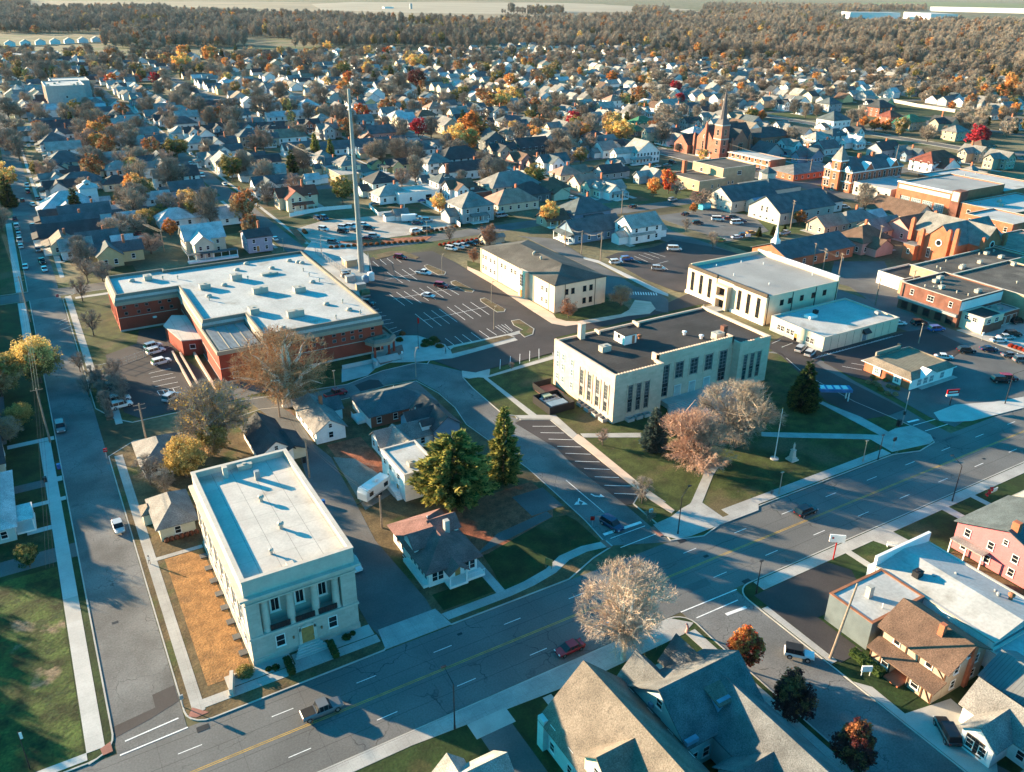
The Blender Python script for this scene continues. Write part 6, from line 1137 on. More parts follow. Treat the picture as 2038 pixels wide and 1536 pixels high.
def tmesh(k):
    if k in TM: return TM[k]
    g = {
     'street': lambda: bare(1, 17, 7.8, 3.6, 7.4, 7800, 320, 1.1, .034, .42, 12, 'twig_pale', 'bark_pale'),
     'round': lambda: bare(2, 13.5, 9.6, 1.6, 6.7, 15000, 560, 1.1, .032, .45, 14, 'twig_pink', 'bark_brown', outw=1.1),
     'oak': lambda: bare(3, 16, 10.2, 3.0, 7.4, 9500, 420, 1.2, .034, .45, 13, 'twig_tan', 'bark_brown'),
     'sycamore': lambda: bare(4, 21, 12.8, 3, 10, 10000, 420, 1.25, .04, 1.25, 17, 'twig_warm', 'bark_pale', leaves=4200, lmat='leaf_russet', ls=.17),
     'half': lambda: bare(5, 14, 8.5, 3, 6.6, 8000, 300, 1.1, .034, .35, 11, 'twig_tan', 'bark_brown', leaves=3000, lmat='leaf_mustard', ls=.18),
     'thin': lambda: bare(6, 8, 3.4, 2, 3.4, 1600, 90, .8, .022, .16, 8, 'twig_grey', 'bark_brown'),
     'small': lambda: bare(7, 4.4, 1.9, 1.4, 1.7, 1500, 60, .45, .018, .12, 8, 'twig_rust', 'bark_brown'),
     'dome': lambda: bare(8, 6.6, 3.3, 1.6, 2.9, 3200, 100, .6, .024, .18, 10, 'twig_rust', 'bark_brown', leaves=1500, lmat='leaf_russet', ls=.13),
     'pine': lambda: conifer(9, 15.5, 6.6, 'needle_green', 22, .66, -.18, .4, 1.8, 'needle_gold', .42, .12),
     'tallpine': lambda: conifer(10, 18, 3.6, 'needle_green', 28, .5, -.1, .25, 2.0, 'needle_gold', .7, .06),
     'spruce': lambda: conifer(11, 10.5, 3.2, 'needle_blue', 26, .36, .12, .12, 2.6, None, .85, .05),
     'darkspruce': lambda: conifer(12, 12, 3.8, 'needle_dark', 26, .42, .12, .12, 2.4, 'needle_green', .8, .04),
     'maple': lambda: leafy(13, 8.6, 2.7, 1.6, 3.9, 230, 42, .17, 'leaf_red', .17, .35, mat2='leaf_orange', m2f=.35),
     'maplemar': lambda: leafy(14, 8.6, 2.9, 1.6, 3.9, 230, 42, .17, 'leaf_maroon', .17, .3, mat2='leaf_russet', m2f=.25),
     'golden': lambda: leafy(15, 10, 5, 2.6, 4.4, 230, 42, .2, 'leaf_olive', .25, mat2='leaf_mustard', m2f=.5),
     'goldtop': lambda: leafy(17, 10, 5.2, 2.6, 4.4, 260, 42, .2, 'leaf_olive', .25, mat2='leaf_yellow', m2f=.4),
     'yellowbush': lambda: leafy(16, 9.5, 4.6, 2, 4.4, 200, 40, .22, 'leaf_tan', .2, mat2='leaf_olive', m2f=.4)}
    far = {'fo': ('leaf_orange', 'leaf_gold'), 'fg': ('leaf_gold', 'leaf_yellow'), 'fy': ('leaf_yellow', 'leaf_tan'), 'fr': ('leaf_red', 'leaf_orange'), 'fc': ('leaf_crimson', None), 'fm': ('leaf_maroon', None), 'fl': ('leaf_olive', 'leaf_tan'), 'fu': ('leaf_russet', 'leaf_orange'), 'fe': ('leaf_green', 'leaf_olive'), 'ft': ('leaf_tan', 'leaf_russet')}
    if k in g: TM[k] = g[k]()
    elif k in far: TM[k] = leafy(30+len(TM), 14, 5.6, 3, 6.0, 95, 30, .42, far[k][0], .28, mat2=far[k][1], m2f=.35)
    elif k[0] == 'b': i = int(k[1]); TM[k] = bare(50+i, 15, 7.0, 2.6, 6.8, 2300, 120, 1.6, .085, .34, 10, ['twig_tan', 'twig_grey', 'twig_dark', 'twig_rust', 'twig_tan', 'twig_grey'][i])
    elif k == 'fs': TM[k] = conifer(90, 14, 3.4, 'needle_dark', 14, .8, .12, .15, 1.2, 'needle_green', .85, .05)
    return TM[k]
TREES = []
TN = {'street': ('bare_tree', 'large pale leafless tree'), 'round': ('bare_tree', 'dense round russet leafless tree'), 'oak': ('bare_tree', 'broad brown leafless tree'), 'sycamore': ('sycamore_tree', 'huge sycamore with white limbs'), 'half': ('bare_tree', 'half bare tree with gold leaves'), 'thin': ('bare_tree', 'thin dark leafless tree'), 'small': ('ornamental_tree', 'small round twiggy tree'), 'dome': ('ornamental_tree', 'dome shaped russet tree'), 'pine': ('pine_tree', 'broad ragged golden green pine'), 'tallpine': ('pine_tree', 'tall golden green pine'), 'spruce': ('spruce_tree', 'blue grey spruce'), 'darkspruce': ('spruce_tree', 'dark green spruce'), 'maple': ('maple_tree', 'bright red and orange maple'), 'maplemar': ('maple_tree', 'dark maroon maple'), 'golden': ('autumn_tree', 'mustard and olive tree'), 'goldtop': ('autumn_tree', 'orange topped olive tree'), 'yellowbush': ('autumn_tree', 'dull yellow bushy tree'),
      'fo': ('autumn_tree', 'bright orange autumn tree'), 'fg': ('autumn_tree', 'gold autumn tree'), 'fy': ('autumn_tree', 'pale yellow autumn tree'), 'fr': ('autumn_tree', 'red autumn tree'), 'fc': ('autumn_tree', 'crimson autumn tree'), 'fm': ('autumn_tree', 'dark maroon autumn tree'), 'fl': ('autumn_tree', 'olive autumn tree'), 'fu': ('autumn_tree', 'russet autumn tree'), 'fe': ('leafy_tree', 'dark green leafy tree'), 'ft': ('autumn_tree', 'tan autumn tree'), 'fs': ('spruce_tree', 'dark conical evergreen')}
HT = {'street': 17, 'round': 13.5, 'oak': 16, 'sycamore': 21, 'half': 14, 'thin': 8, 'small': 4.4, 'dome': 6.6, 'pine': 15.5, 'tallpine': 18, 'spruce': 10.5, 'darkspruce': 12, 'maple': 8.6, 'maplemar': 8.6, 'golden': 10, 'goldtop': 10, 'yellowbush': 9.5}
TPROTO = {}
def put_tree(k, x, y, H=None, rz=None, wide=1.):
    h0 = HT.get(k, 15 if k[0] == 'b' else 14); s = (H or h0)/h0; rz = random.uniform(0, 6.28) if rz is None else rz
    nm, desc = TN.get(k, ('bare_tree', {'0': 'tan', '1': 'grey', '2': 'dark', '3': 'russet', '4': 'tan', '5': 'grey'}.get(k[1] if len(k) > 1 else '0', 'brown')+' leafless tree'))
    if k in TPROTO: t = copy_tree(TPROTO[k], (x, y, 0), rz, (s*wide, s*wide, s), '', 'tree', 'trees of the town')
    else:
        tm, cm = tmesh(k); t = thing(nm, '', 'tree', (x, y, 0), rz, 'trees of the town'); link('trunk', tm, t); link('crown', cm, t); t.scale = (s*wide, s*wide, s); TPROTO[k] = t
    t['_d'] = desc; TREES.append(t); OCC.append((x, y, 4*s)); return t
def base(px, py): return G(px, py, 0)
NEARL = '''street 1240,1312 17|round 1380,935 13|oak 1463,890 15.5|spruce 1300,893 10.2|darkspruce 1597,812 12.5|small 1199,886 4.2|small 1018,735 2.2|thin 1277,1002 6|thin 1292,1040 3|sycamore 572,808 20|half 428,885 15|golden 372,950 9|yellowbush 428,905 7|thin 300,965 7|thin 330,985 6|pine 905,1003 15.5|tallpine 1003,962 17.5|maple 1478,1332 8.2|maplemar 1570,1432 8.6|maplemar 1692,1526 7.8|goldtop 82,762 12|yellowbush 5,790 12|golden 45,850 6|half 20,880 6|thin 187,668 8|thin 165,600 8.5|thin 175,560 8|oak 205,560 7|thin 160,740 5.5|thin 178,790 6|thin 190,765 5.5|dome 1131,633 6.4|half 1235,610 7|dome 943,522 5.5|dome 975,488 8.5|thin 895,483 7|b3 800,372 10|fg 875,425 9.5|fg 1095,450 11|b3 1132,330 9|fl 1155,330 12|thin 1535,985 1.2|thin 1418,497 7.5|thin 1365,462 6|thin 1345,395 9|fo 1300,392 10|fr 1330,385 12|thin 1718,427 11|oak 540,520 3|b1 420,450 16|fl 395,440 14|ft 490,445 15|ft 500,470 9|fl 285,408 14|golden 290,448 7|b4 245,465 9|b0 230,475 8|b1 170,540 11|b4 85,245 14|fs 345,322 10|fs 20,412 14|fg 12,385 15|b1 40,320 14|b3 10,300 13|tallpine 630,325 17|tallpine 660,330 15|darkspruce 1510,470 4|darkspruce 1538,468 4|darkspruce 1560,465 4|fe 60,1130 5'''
for it in NEARL.split('|'):
    k, p, h = it.split(); px, py = map(float, p.split(',')); X, Y = base(px, py)
    if h == '3' and k == 'oak': continue
    put_tree(k, X, Y, float(h))
for x_, y_, h_ in ((-25, 203, 14), (-32, 196, 13), (-20, 192, 12), (-30, 168, 12), (-36, 176, 13), (-27, 223, 13), (-40, 208, 14), (-33, 300, 14), (-30, 325, 13), (-34, 350, 14), (-30, 375, 14), (-36, 400, 13), (-34, 275, 13), (-30, 430, 12), (-44, 150, 10), (-54, 172, 16), (-62, 160, 15), (-48, 146, 14))+tuple((-42+3*(i % 2), 235+i*21, 18) for i in range(24)): put_tree('golden' if h_ % 2 else 'yellowbush', x_, y_, h_)  # unseen trees added past the left edge to cast shade into the scene
for i in range(7): put_tree('thin', 10.3+.3*(i % 2), 197+i*3, 4.5+(i % 3), wide=1.1); put_tree('thin', 6.8, 194+i*3.2, 4+(i % 2))
# crowns read off the enlarged views: kind x,y(crown centre) height
FL = '''@0,0,.25
fo 760,1030 14|fr 885,625 13|fr 1090,620 9|fc 1230,610 11|fg 1450,480 22|fo 1450,400 18|fo 1665,420 20|fc 1745,590 10|fl 1085,530 14|b4 920,270 14|b0 1040,270 15|b4 1150,340 15|fo 385,175 16|ft 280,230 17|b1 240,470 17|b1 330,540 14|b4 730,480 16|b0 800,550 15|b3 265,850 12|b1 50,850 15|b0 60,980 15|b1 90,1120 14|fe 1600,540 12|b1 1690,300 16|fe 1520,310 14|fs 660,560 14|fe 540,430 11|b1 690,380 14|b0 1430,760 13|b1 1190,840 14|b3 1340,890 14|b4 1000,1050 13|b1 1090,1000 12|ft 1690,920 14|b1 1860,940 18|b2 1830,850 16|fe 1400,1170 12|b1 1320,640 12|b0 1180,560 13|b4 1900,430 14|b0 1250,350 14|b1 1060,420 13|ft 1915,520 12|b0 130,560 14|fe 130,560 10|b1 1600,850 13|b2 1500,700 12
@500,0,.25
fg 1330,300 17|b4 1410,310 15|fr 1910,300 13|fg 1295,480 17|fy 1360,470 15|fy 930,400 16|fr 1090,400 13|b4 1080,450 13|fo 1500,420 11|fg 610,360 15|fr 525,305 12|b4 400,290 15|fl 780,310 14|fg 920,540 14|fe 730,540 16|fs 1110,570 14|fr 770,610 12|fo 740,690 14|fm 1310,610 18|b1 1170,650 18|b0 1080,690 15|b1 370,510 16|b0 550,470 15|b4 530,700 16|b2 560,760 14|fe 1860,540 13|fe 1960,600 14|b4 1470,640 14|b1 1000,590 13|ft 1080,850 14|fr 880,880 12|b1 1290,870 14|fc 1330,1010 13|b1 1430,1000 14|fg 1640,1080 17|fu 1770,1010 20|fo 1740,1090 15|fr 120,450 13|b1 60,780 17|b2 110,830 19|b1 230,720 15|b0 300,820 13|b1 720,900 13|ft 760,1010 12|b0 350,1020 13|b1 450,880 12|fe 1700,620 10|b4 1560,480 14|b0 1770,420 15|b1 1880,430 15|fg 1990,790 16|ft 1900,800 14|fl 240,400 12|b1 850,700 14
@1000,0,.25
fl 360,570 20|fl 420,540 17|fo 60,630 15|fy 100,750 16|b0 120,840 12|b1 430,790 14|fy 210,300 16|fy 370,290 15|b4 370,350 14|fo 700,210 17|b4 850,230 17|fu 1120,250 18|fm 1180,270 14|b4 1260,270 14|b1 1400,250 15|fy 790,370 12|fy 980,360 13|b4 950,400 14|fe 880,310 12|b3 1220,540 14|b0 1150,400 12|fu 870,610 13|fc 570,950 12|fo 640,1030 12|b4 700,990 15|fy 880,960 16|fg 950,1030 14|fc 1380,690 13|fc 1410,780 10|b4 1320,910 17|b0 1270,960 15|ft 1090,760 15|ft 1210,1010 10|b4 1200,700 13|b1 1290,740 14|b4 700,740 10|fe 1670,410 13|fl 1670,460 12|fy 1890,420 16|fo 1890,480 9|fy 1980,390 15|b1 1880,310 15|b4 1800,430 14|fu 1110,320 8|b1 100,540 13|b1 760,460 14|b0 240,440 12|b1 1480,380 13|b4 1530,360 13|b0 1900,760 12|b1 1830,800 11|fo 290,1070 13|fo 220,1050 11|b1 450,1110 15|b4 900,1120 4|fu 1990,905 8|b0 1560,430 12
@1500,0,.25
fu 70,915 8|fu 5,900 8|b1 330,840 11|b1 420,870 11|b1 510,870 10|fu 880,965 8|fu 970,990 8.5|fu 1060,1000 8.5|fl 1165,1035 7|fc 1795,1080 14|b1 780,930 11|b4 860,890 11|b1 1000,640 14|b2 920,640 13|b0 1120,640 14|b2 1250,660 15|b1 1430,680 16|b2 1500,620 15|fe 1410,520 15|fe 1300,550 13|b2 1580,540 13|fe 1580,500 13|fg 1170,510 14|fg 790,380 14|fy 830,450 12|b0 900,440 12|b4 1060,450 15|fu 1840,730 14|fu 2010,710 15|fu 1580,840 8|fu 1640,640 10|fy 1760,440 18|b1 1900,470 16|b4 1690,900 12|fo 210,560 14|b0 650,560 11|b1 560,500 12|b4 20,460 14|b1 100,300 13|fo 110,320 12|ft 280,330 13|fg 400,310 12|b1 560,280 16|b1 700,280 16|b0 850,300 14|b1 1130,340 14|b0 1300,370 15|b1 1450,360 14|b0 1620,370 15|b4 1400,1050 11|b1 300,1090 14|b0 1540,1040 8|b1 1800,600 13|b4 1330,480 11|b0 1730,600 10|b1 650,610 11
@1630,200,.2005
b1 460,920 11|b3 200,830 5|b1 900,560 3
@1200,200,.2005
fy 1000,530 6|b1 1890,400 12|fu 900,1060 4.5|b3 980,960 8|b1 740,460 5|fu 1960,1160 6|b1 590,310 14
@0,200,.2005
b1 1290,400 14|b4 870,560 12|b1 980,590 12|b0 1250,560 13|b4 1400,560 12|b3 1640,580 12|b1 1690,720 14|b4 1330,250 10|ft 380,250 8|b3 1480,1400 8|b4 1120,1270 9|fu 1680,1260 7|fl 1400,1180 8|fl 1310,1140 6|fe 1580,1100 8|b1 780,1440 8|fe 1130,990 4|fe 900,110 8|b4 360,80 8'''
for ln in FL.split('\n'):
    if ln.startswith('@'): ox, oy, sc_ = map(float, ln[1:].split(',')); continue
    for it in ln.split('|'):
        k, p, h = it.split(); h = float(h); px, py = map(float, p.split(',')); py = oy+py*sc_; px = ox+px*sc_; X, Y = G(px, py, h*.58)
        put_tree(k, X, Y, h*random.uniform(1., 1.1), wide=random.uniform(1.2, 1.4))
# procedural trees among the houses; the nearest stay individual, the rest and the far woods are one mass each
rn = random.Random(77); cand = []
for i in range(6800):
    x_, y_ = rn.uniform(-130, 1500), rn.uniform(240, 1500); q = PX(x_, y_, 8)
    if not q or not (-40 < q[0] < 2080 and 95 < q[1] < 470): continue
    if x_ < 60 and y_ < 300 or (x_ < 240 and y_ < 330) or (180 < x_ < 352 and y_ < 300): continue
    if 1190 < q[0] < 2060 and q[1] > 250 or (1540 < q[0] < 1900 and 185 < q[1] < 240) or (560 < q[0] < 900 and q[1] > 380): continue
    if any(a-3 < y_ < c+3 for a, c in YS) and rn.random() < .8: continue
    if any(abs(x_-s) < 9 for s in (0, 85, 165, 235, 346, 430, 524)): continue
    if any((x_-a)**2+(y_-c)**2 < (r*.8+2.5)**2 for a, c, r in OCC): continue
    dist = math.hypot(x_, y_); cand.append((dist, x_, y_)); OCC.append((x_, y_, 1.9+dist*.0012))
cand.sort(); room = max(0, 297-len(TREES)); STUFF = []
KW = ['b0', 'b1', 'b1', 'b2', 'b3', 'b4', 'b5', 'b0', 'b4', 'b1', 'fl', 'ft', 'fy', 'fe', 'fs', 'b4', 'b5', 'b1', 'b0', 'fo', 'b5', 'b4', 'b1', 'ft', 'b2']
for i, (dd, x_, y_) in enumerate(cand):
    if i < room: put_tree(rn.choice(KW), x_, y_, rn.uniform(9.5, 15))
    else: STUFF.append((x_, y_, rn.uniform(.6, 1.05), rn.choice(KW)))
def pixrange(px, py):   # is this point of the photo covered by woods?
    x, y = px, py
    if y < -3: return False
    if x < 340 and 8 < y < 25-0.02*x and x > 60: return False
    if x < 205 and y > 66 or (x > 1680 and 28 < y < 50): return False
    if x < 60: return y < 68
    top = 27 if x < 330 else 27+(x-330)*.03 if x < 620 else 36+(x-620)*.04 if x < 1000 else 46-(x-1000)*.03 if x < 1400 else 5
    if x < 330: top = 20
    if 1660 < x < 1870 and 30 < y < 44 or (x > 1840 and 14 < y < 34): return False
    if x > 1400 and y < 14: return y > 3 and (int(x/60)+int(y/3)) % 3 == 0
    if x > 1050 and y < 30 and y > 22: return (int(x/70)) % 3 == 0
    bot = 118 if x < 200 else 95 if x < 900 else 98 if x < 1300 else 110+(x-1300)*.06
    return top < y < bot
W = []
D = 900.
FWg = Vector((FW.x, FW.y)).normalized(); RTg = Vector((FWg.y, -FWg.x))
while D < 5200:
    sp = 11+D/170; half = D*.66; u = -half
    while u < half:
        p = FWg*(D+rn.uniform(-.5, .5)*sp)+RTg*(u+rn.uniform(-.5, .5)*sp*.8); u += sp*.8
        q = PX(p.x, p.y, 0); nz = noise.noise(Vector((p.x/170, p.y/260, 1.7))); nz2 = noise.noise(Vector((p.x/240, p.y/330, 9.1)))
        if nz > .3 and q and q[1] > 40: continue
        if q and -30 < q[0] < 2070 and pixrange(q[0], q[1]): 
            if any((p.x-a)**2+(p.y-c)**2 < (r+3)**2 for a, c, r in ()): continue
            W.append((p.x, p.y, rn.uniform(.6, 1.35)*(1+D/9000), rn.choice((['b0', 'b4', 'b5', 'b0', 'b4', 'ft', 'b1'] if nz2 > .05 else ['b2', 'b1', 'fe', 'b5', 'b2', 'b1'] if nz2 < -.2 else ['b0', 'b1', 'b5', 'b2', 'b5', 'b4', 'fl', 'b1']) if rn.random() < .985 else ['fg', 'fo', 'fy', 'fs'])))
    D += sp*1.05
# a lone copse and hedgerow in the far field
for px_, py_, s_ in ((1017, 28, 1.6), (1030, 27, 1.0), (1040, 28, 1.), (1000, 27, .7), (1055, 28, .8), (1070, 28, .8), (1090, 27, .8), (1110, 27, .8)): X, Y = G(px_, py_); W.append((X, Y, s_*1.6, 'b2')); W.append((X+14, Y+5, s_*1.3, 'b1'))
kinds = ['b0', 'b1', 'b2', 'b3', 'b4', 'b5', 'fl', 'ft', 'fg', 'fe', 'fs', 'fo', 'fy']
pc = bpy.data.collections.new('tree_kinds')
for i, k in enumerate(kinds):
    tm, cm = tmesh(k); me = bpy.data.meshes.new('tree_kind'); bm = bmesh.new()
    for src, off in ((tm, 0), (cm, 1)):
        n0 = len(bm.faces); bm.from_mesh(src); bm.faces.ensure_lookup_table()
        for f in bm.faces[n0:]: f.material_index += off
    bm.to_mesh(me); bm.free()
    for m_ in list(tm.materials)+list(cm.materials): me.materials.append(m_)
    po = bpy.data.objects.new('%02d_tree_kind' % i, me); pc.objects.link(po)
def scatter(name, label, pts, shp=(1, 1, 1)):
    me = bpy.data.meshes.new(name); me.from_pydata([(p[0], p[1], -.1) for p in pts], [], [])
    for an, ty, vals in (('sc', 'FLOAT', [p[2] for p in pts]), ('rot', 'FLOAT', [random.uniform(0, 6.28) for p in pts]), ('kind_i', 'INT', [kinds.index(p[3]) for p in pts])):
        a = me.attributes.new(an, ty, 'POINT'); a.data.foreach_set('value', vals)
    o = link(name, me); o['kind'] = 'stuff'; o['label'] = label
    ng = bpy.data.node_groups.new(name, 'GeometryNodeTree'); ng.interface.new_socket('Geometry', in_out='INPUT', socket_type='NodeSocketGeometry'); ng.interface.new_socket('Geometry', in_out='OUTPUT', socket_type='NodeSocketGeometry')
    N = ng.nodes; L = ng.links; gi = N.new('NodeGroupInput'); go = N.new('NodeGroupOutput'); io = N.new('GeometryNodeInstanceOnPoints'); ci = N.new('GeometryNodeCollectionInfo'); ci.inputs['Collection'].default_value = pc; ci.inputs['Separate Children'].default_value = True; ci.inputs['Reset Children'].default_value = True
    def attr(n, t): a = N.new('GeometryNodeInputNamedAttribute'); a.data_type = t; a.inputs['Name'].default_value = n; return next(s for s in a.outputs if s.enabled and s.name == 'Attribute')
    cx = N.new('ShaderNodeCombineXYZ'); L.new(attr('rot', 'FLOAT'), cx.inputs[2]); L.new(gi.outputs[0], io.inputs['Points']); L.new(ci.outputs[0], io.inputs['Instance']); io.inputs['Pick Instance'].default_value = True
    L.new(attr('kind_i', 'INT'), io.inputs['Instance Index']); L.new(cx.outputs[0], io.inputs['Rotation']); vm = N.new('ShaderNodeVectorMath'); vm.operation = 'SCALE'; vm.inputs[0].default_value = shp; L.new(attr('sc', 'FLOAT'), vm.inputs['Scale']); L.new(vm.outputs[0], io.inputs['Scale']); L.new(io.outputs[0], go.inputs[0])
    md = o.modifiers.new('scatter', 'NODES'); md.node_group = ng; return o
scatter('distant_town_trees', 'mass of leafless and autumn trees between the far houses', STUFF)
scatter('far_woods', 'belt of leafless woods across the top of the picture', W, (.8, .8, 1.15))
print('houses', len(HOUSES), 'trees', len(TREES), 'stuff', len(STUFF), 'woods', len(W), 'farh', len(FARH))
# small shrubs and hedges
def shrub(label, px, py, r, m='leaf_green', h=None, grp=None, z=.1):
    x, y = G(px, py, z); k = ('sh', m, round(r, 1))
    if k not in TM:
        rr_ = random.Random(len(TM)); b = MB()
        for i in range(int(420*max(.5, r))):
            d = rv(rr_).normalized(); p = Vector((d.x*r, d.y*r, abs(d.z)*r*.95+.1))*rr_.uniform(.75, 1.03); u = rv(rr_).normalized(); v = u.cross(rv(rr_)).normalized(); q = .1
            b.add([p-u*q, p-v*q, p+u*q, p+v*q], [(0, 1, 2, 3)])
        b.add([(r*.8*math.cos(a)*math.cos(e), r*.8*math.sin(a)*math.cos(e), r*.8*math.sin(e)+.05) for e in (0, .5, 1.0, 1.5) for a in [2*PI*i/10 for i in range(10)]], [(k*10+i, k*10+(i+1) % 10, (k+1)*10+(i+1) % 10, (k+1)*10+i) for k in range(3) for i in range(10)])
        TM[k] = b.mesh('shrub', m)
    o = link('shrub', TM[k], None, (x, y, z), random.uniform(0, 6)); o.scale.z = (h or r)/r; return tag(o, label, 'shrub', grp)
# ---------------------------------------------------------------- vehicles
CC = {'white': (.72, .72, .7), 'silver': (.42, .44, .45), 'grey': (.14, .15, .16), 'black': (.012, .013, .016), 'red': (.28, .015, .02), 'blue': (.03, .12, .35), 'navy': (.015, .03, .08), 'green': (.1, .25, .06), 'orange': (.6, .25, .03), 'teal': (.05, .2, .26)}
for k_, c_ in CC.items(): mat('car_'+k_, c_, .25, var=.02, fine=0, spec=.7)
mat('tyre', (.015, .015, .015), .9); mat('rim', (.35, .36, .37), .35, metal=.7); mat('lamp_clear', (.7, .72, .7), .15); mat('lamp_red', (.4, .01, .01), .2); mat('trim_black', (.02, .02, .02), .6)
def loft(b, st, n=2):   # stations: (x, halfwidth, z0, z1), rounded box sections
    secs = []
    for x, hw, z0, z1 in st:
        c = min(.16, (z1-z0)*.3)
        secs.append([(x, -hw+c*.4, z0), (x, hw-c*.4, z0), (x, hw, z0+c), (x, hw, z1-c), (x, hw-c, z1), (x, -hw+c, z1), (x, -hw, z1-c), (x, -hw, z0+c)])
    v = [p for s in secs for p in s]; f = []
    for k in range(len(secs)-1):
        for i in range(8): j = (i+1) % 8; f.append((k*8+i, (k+1)*8+i, (k+1)*8+j, k*8+j)[::-1])
    f.append(tuple(range(8))); f.append(tuple((len(secs)-1)*8+i for i in range(7, -1, -1))); return b.add(v, f)
VP = {}
CARS = []
VT = {'sedan': (4.7, .9, 1.42), 'suv': (4.9, .98, 1.8), 'pickup': (5.7, 1.0, 1.85), 'van': (5.4, 1.0, 2.1), 'hatch': (4.2, .88, 1.5), 'jeep': (4.3, .94, 1.85)}
def vehicle(kind, col):
    L, W_, H_ = VT[kind]; a = L/2; t = thing({'sedan': 'parked_car', 'suv': 'parked_suv', 'pickup': 'pickup_truck', 'van': 'passenger_van', 'hatch': 'parked_car', 'jeep': 'off_road_car'}[kind], '', 'car', (0, 0, 0)); cm = 'car_'+col
    b = MB(); hd = .82 if kind in ('sedan', 'hatch') else 1.0
    if kind == 'pickup':
        loft(b, [(-a, W_*.95, .45, 1.0), (-a+.1, W_, .4, 1.08), (a-1.3, W_, .35, 1.1), (a-.3, W_*.95, .35, 1.0), (a, W_*.85, .4, .85)]); gl = [(-.9, 1.05), (-.55, H_), (.75, H_), (1.35, 1.08)]
        b.build('body', cm, t); MB().box(-a+.12, -W_*.82, 1.085, -1.0, W_*.82, 1.1).build('truck_bed', 'trim_black', t)
    elif kind == 'van': loft(b, [(-a, W_*.95, .45, 1.2), (-a+.1, W_, .35, 1.25), (a-.9, W_, .35, 1.2), (a-.2, W_*.9, .35, 1.0), (a, W_*.8, .4, .85)]); b.build('body', cm, t); gl = [(-a+.05, 1.22), (-a+.2, H_), (a-1.5, H_), (a-.75, 1.2)]
    elif kind == 'sedan': loft(b, [(-a, W_*.85, .4, .8), (-a+.15, W_*.95, .3, .9), (-a+1, W_, .28, .92), (a-1.4, W_, .28, .88), (a-.3, W_*.93, .3, .75), (a, W_*.75, .38, .62)]); b.build('body', cm, t); gl = [(-a+.55, .9), (-a+1.35, H_), (.35, H_), (1.25, .87)]
    elif kind == 'hatch': loft(b, [(-a, W_*.85, .4, .9), (-a+.15, W_*.95, .3, .95), (-a+1, W_, .28, .95), (a-1.2, W_, .28, .9), (a-.25, W_*.9, .3, .75), (a, W_*.75, .38, .62)]); b.build('body', cm, t); gl = [(-a+.1, .93), (-a+.6, H_), (.3, H_), (1.15, .88)]
    elif kind == 'jeep': loft(b, [(-a, W_*.92, .5, 1.05), (-a+.1, W_*.95, .45, 1.15), (a-1.2, W_*.85, .45, 1.15), (a-.05, W_*.75, .5, 1.1), (a, W_*.7, .5, 1.0)]); b.build('body', cm, t); gl = [(-a+.1, 1.12), (-a+.15, H_), (.35, H_), (.75, 1.14)]
    else: loft(b, [(-a, W_*.88, .45, .95), (-a+.12, W_*.96, .35, 1.05), (-a+1, W_, .3, 1.08), (a-1.4, W_, .3, 1.05), (a-.25, W_*.93, .32, .95), (a, W_*.8, .4, .75)]); b.build('body', cm, t); gl = [(-a+.08, 1.05), (-a+.45, H_), (.5, H_), (1.25, 1.05)]
    wt = W_*.8; g = MB(); x0, x1, x2, x3 = gl[0][0], gl[1][0], gl[2][0], gl[3][0]; zb = gl[0][1]-.04; zt = H_-.07
    g.add([(x0, -W_*.93, zb), (x0, W_*.93, zb), (x3, W_*.93, zb), (x3, -W_*.93, zb), (x1, -wt, zt), (x1, wt, zt), (x2, wt, zt), (x2, -wt, zt)], [(0, 4, 5, 1), (1, 5, 6, 2), (2, 6, 7, 3), (3, 7, 4, 0), (4, 7, 6, 5)]); g.build('windows', 'glass_dark', t)
    r_ = MB(); r_.box(x1-.05, -wt-.02, zt, x2+.08, wt+.02, H_)
    for xm in ((x1+x2)/2, x1+.06, x2-.02):
        for s_ in (-1, 1): r_.tube((xm+(0 if xm != x2-.02 else (x3-x2)*.0), s_*(W_*.935), zb), (xm, s_*(wt+.01), zt), .045, n=4)
    r_.build('roof', 'trim_black' if kind == 'jeep' else cm, t)
    wr = .34 if kind in ('sedan', 'hatch') else .4
    for x in (-a+.85, a-.9):
        for s_ in (-1, 1):
            w = MB().tube((0, -.12, 0), (0, .12, 0), wr, wr, 12).build('wheel', 'tyre', t, (x, s_*(W_-.1), wr)); MB().tube((0, -.13, 0), (0, .13, 0), wr*.58, wr*.58, 10).build('rim', 'rim', w)
    for s_ in (-1, 1): MB().box(a-.12, s_*W_*.7-.16, .62, a+.01, s_*W_*.7+.16, .76).build('headlight', 'lamp_clear', t); MB().box(-a-.01, s_*W_*.72-.13, .72, -a+.08, s_*W_*.72+.13, .9).build('taillight', 'lamp_red', t)
    return t
def car(px, py, hd, kind, col, label='', name=None, z=.03, snap=None):
    x, y = snap or G(px, py, z+.7); k = (kind, col)
    if k not in VP: t = vehicle(kind, col); t.location = (x, y, z); t.rotation_euler.z = math.radians(hd); VP[k] = t; t['label'] = label
    else: t = copy_tree(VP[k], (x, y, z), math.radians(hd), 1, label, 'car')
    t['group'] = 'cars of the town'; t['_d'] = f'{col} '+{'sedan': 'sedan', 'suv': 'suv', 'pickup': 'pickup truck', 'van': 'van', 'hatch': 'hatchback', 'jeep': 'off road car'}[kind]
    CARS.append(t); return t
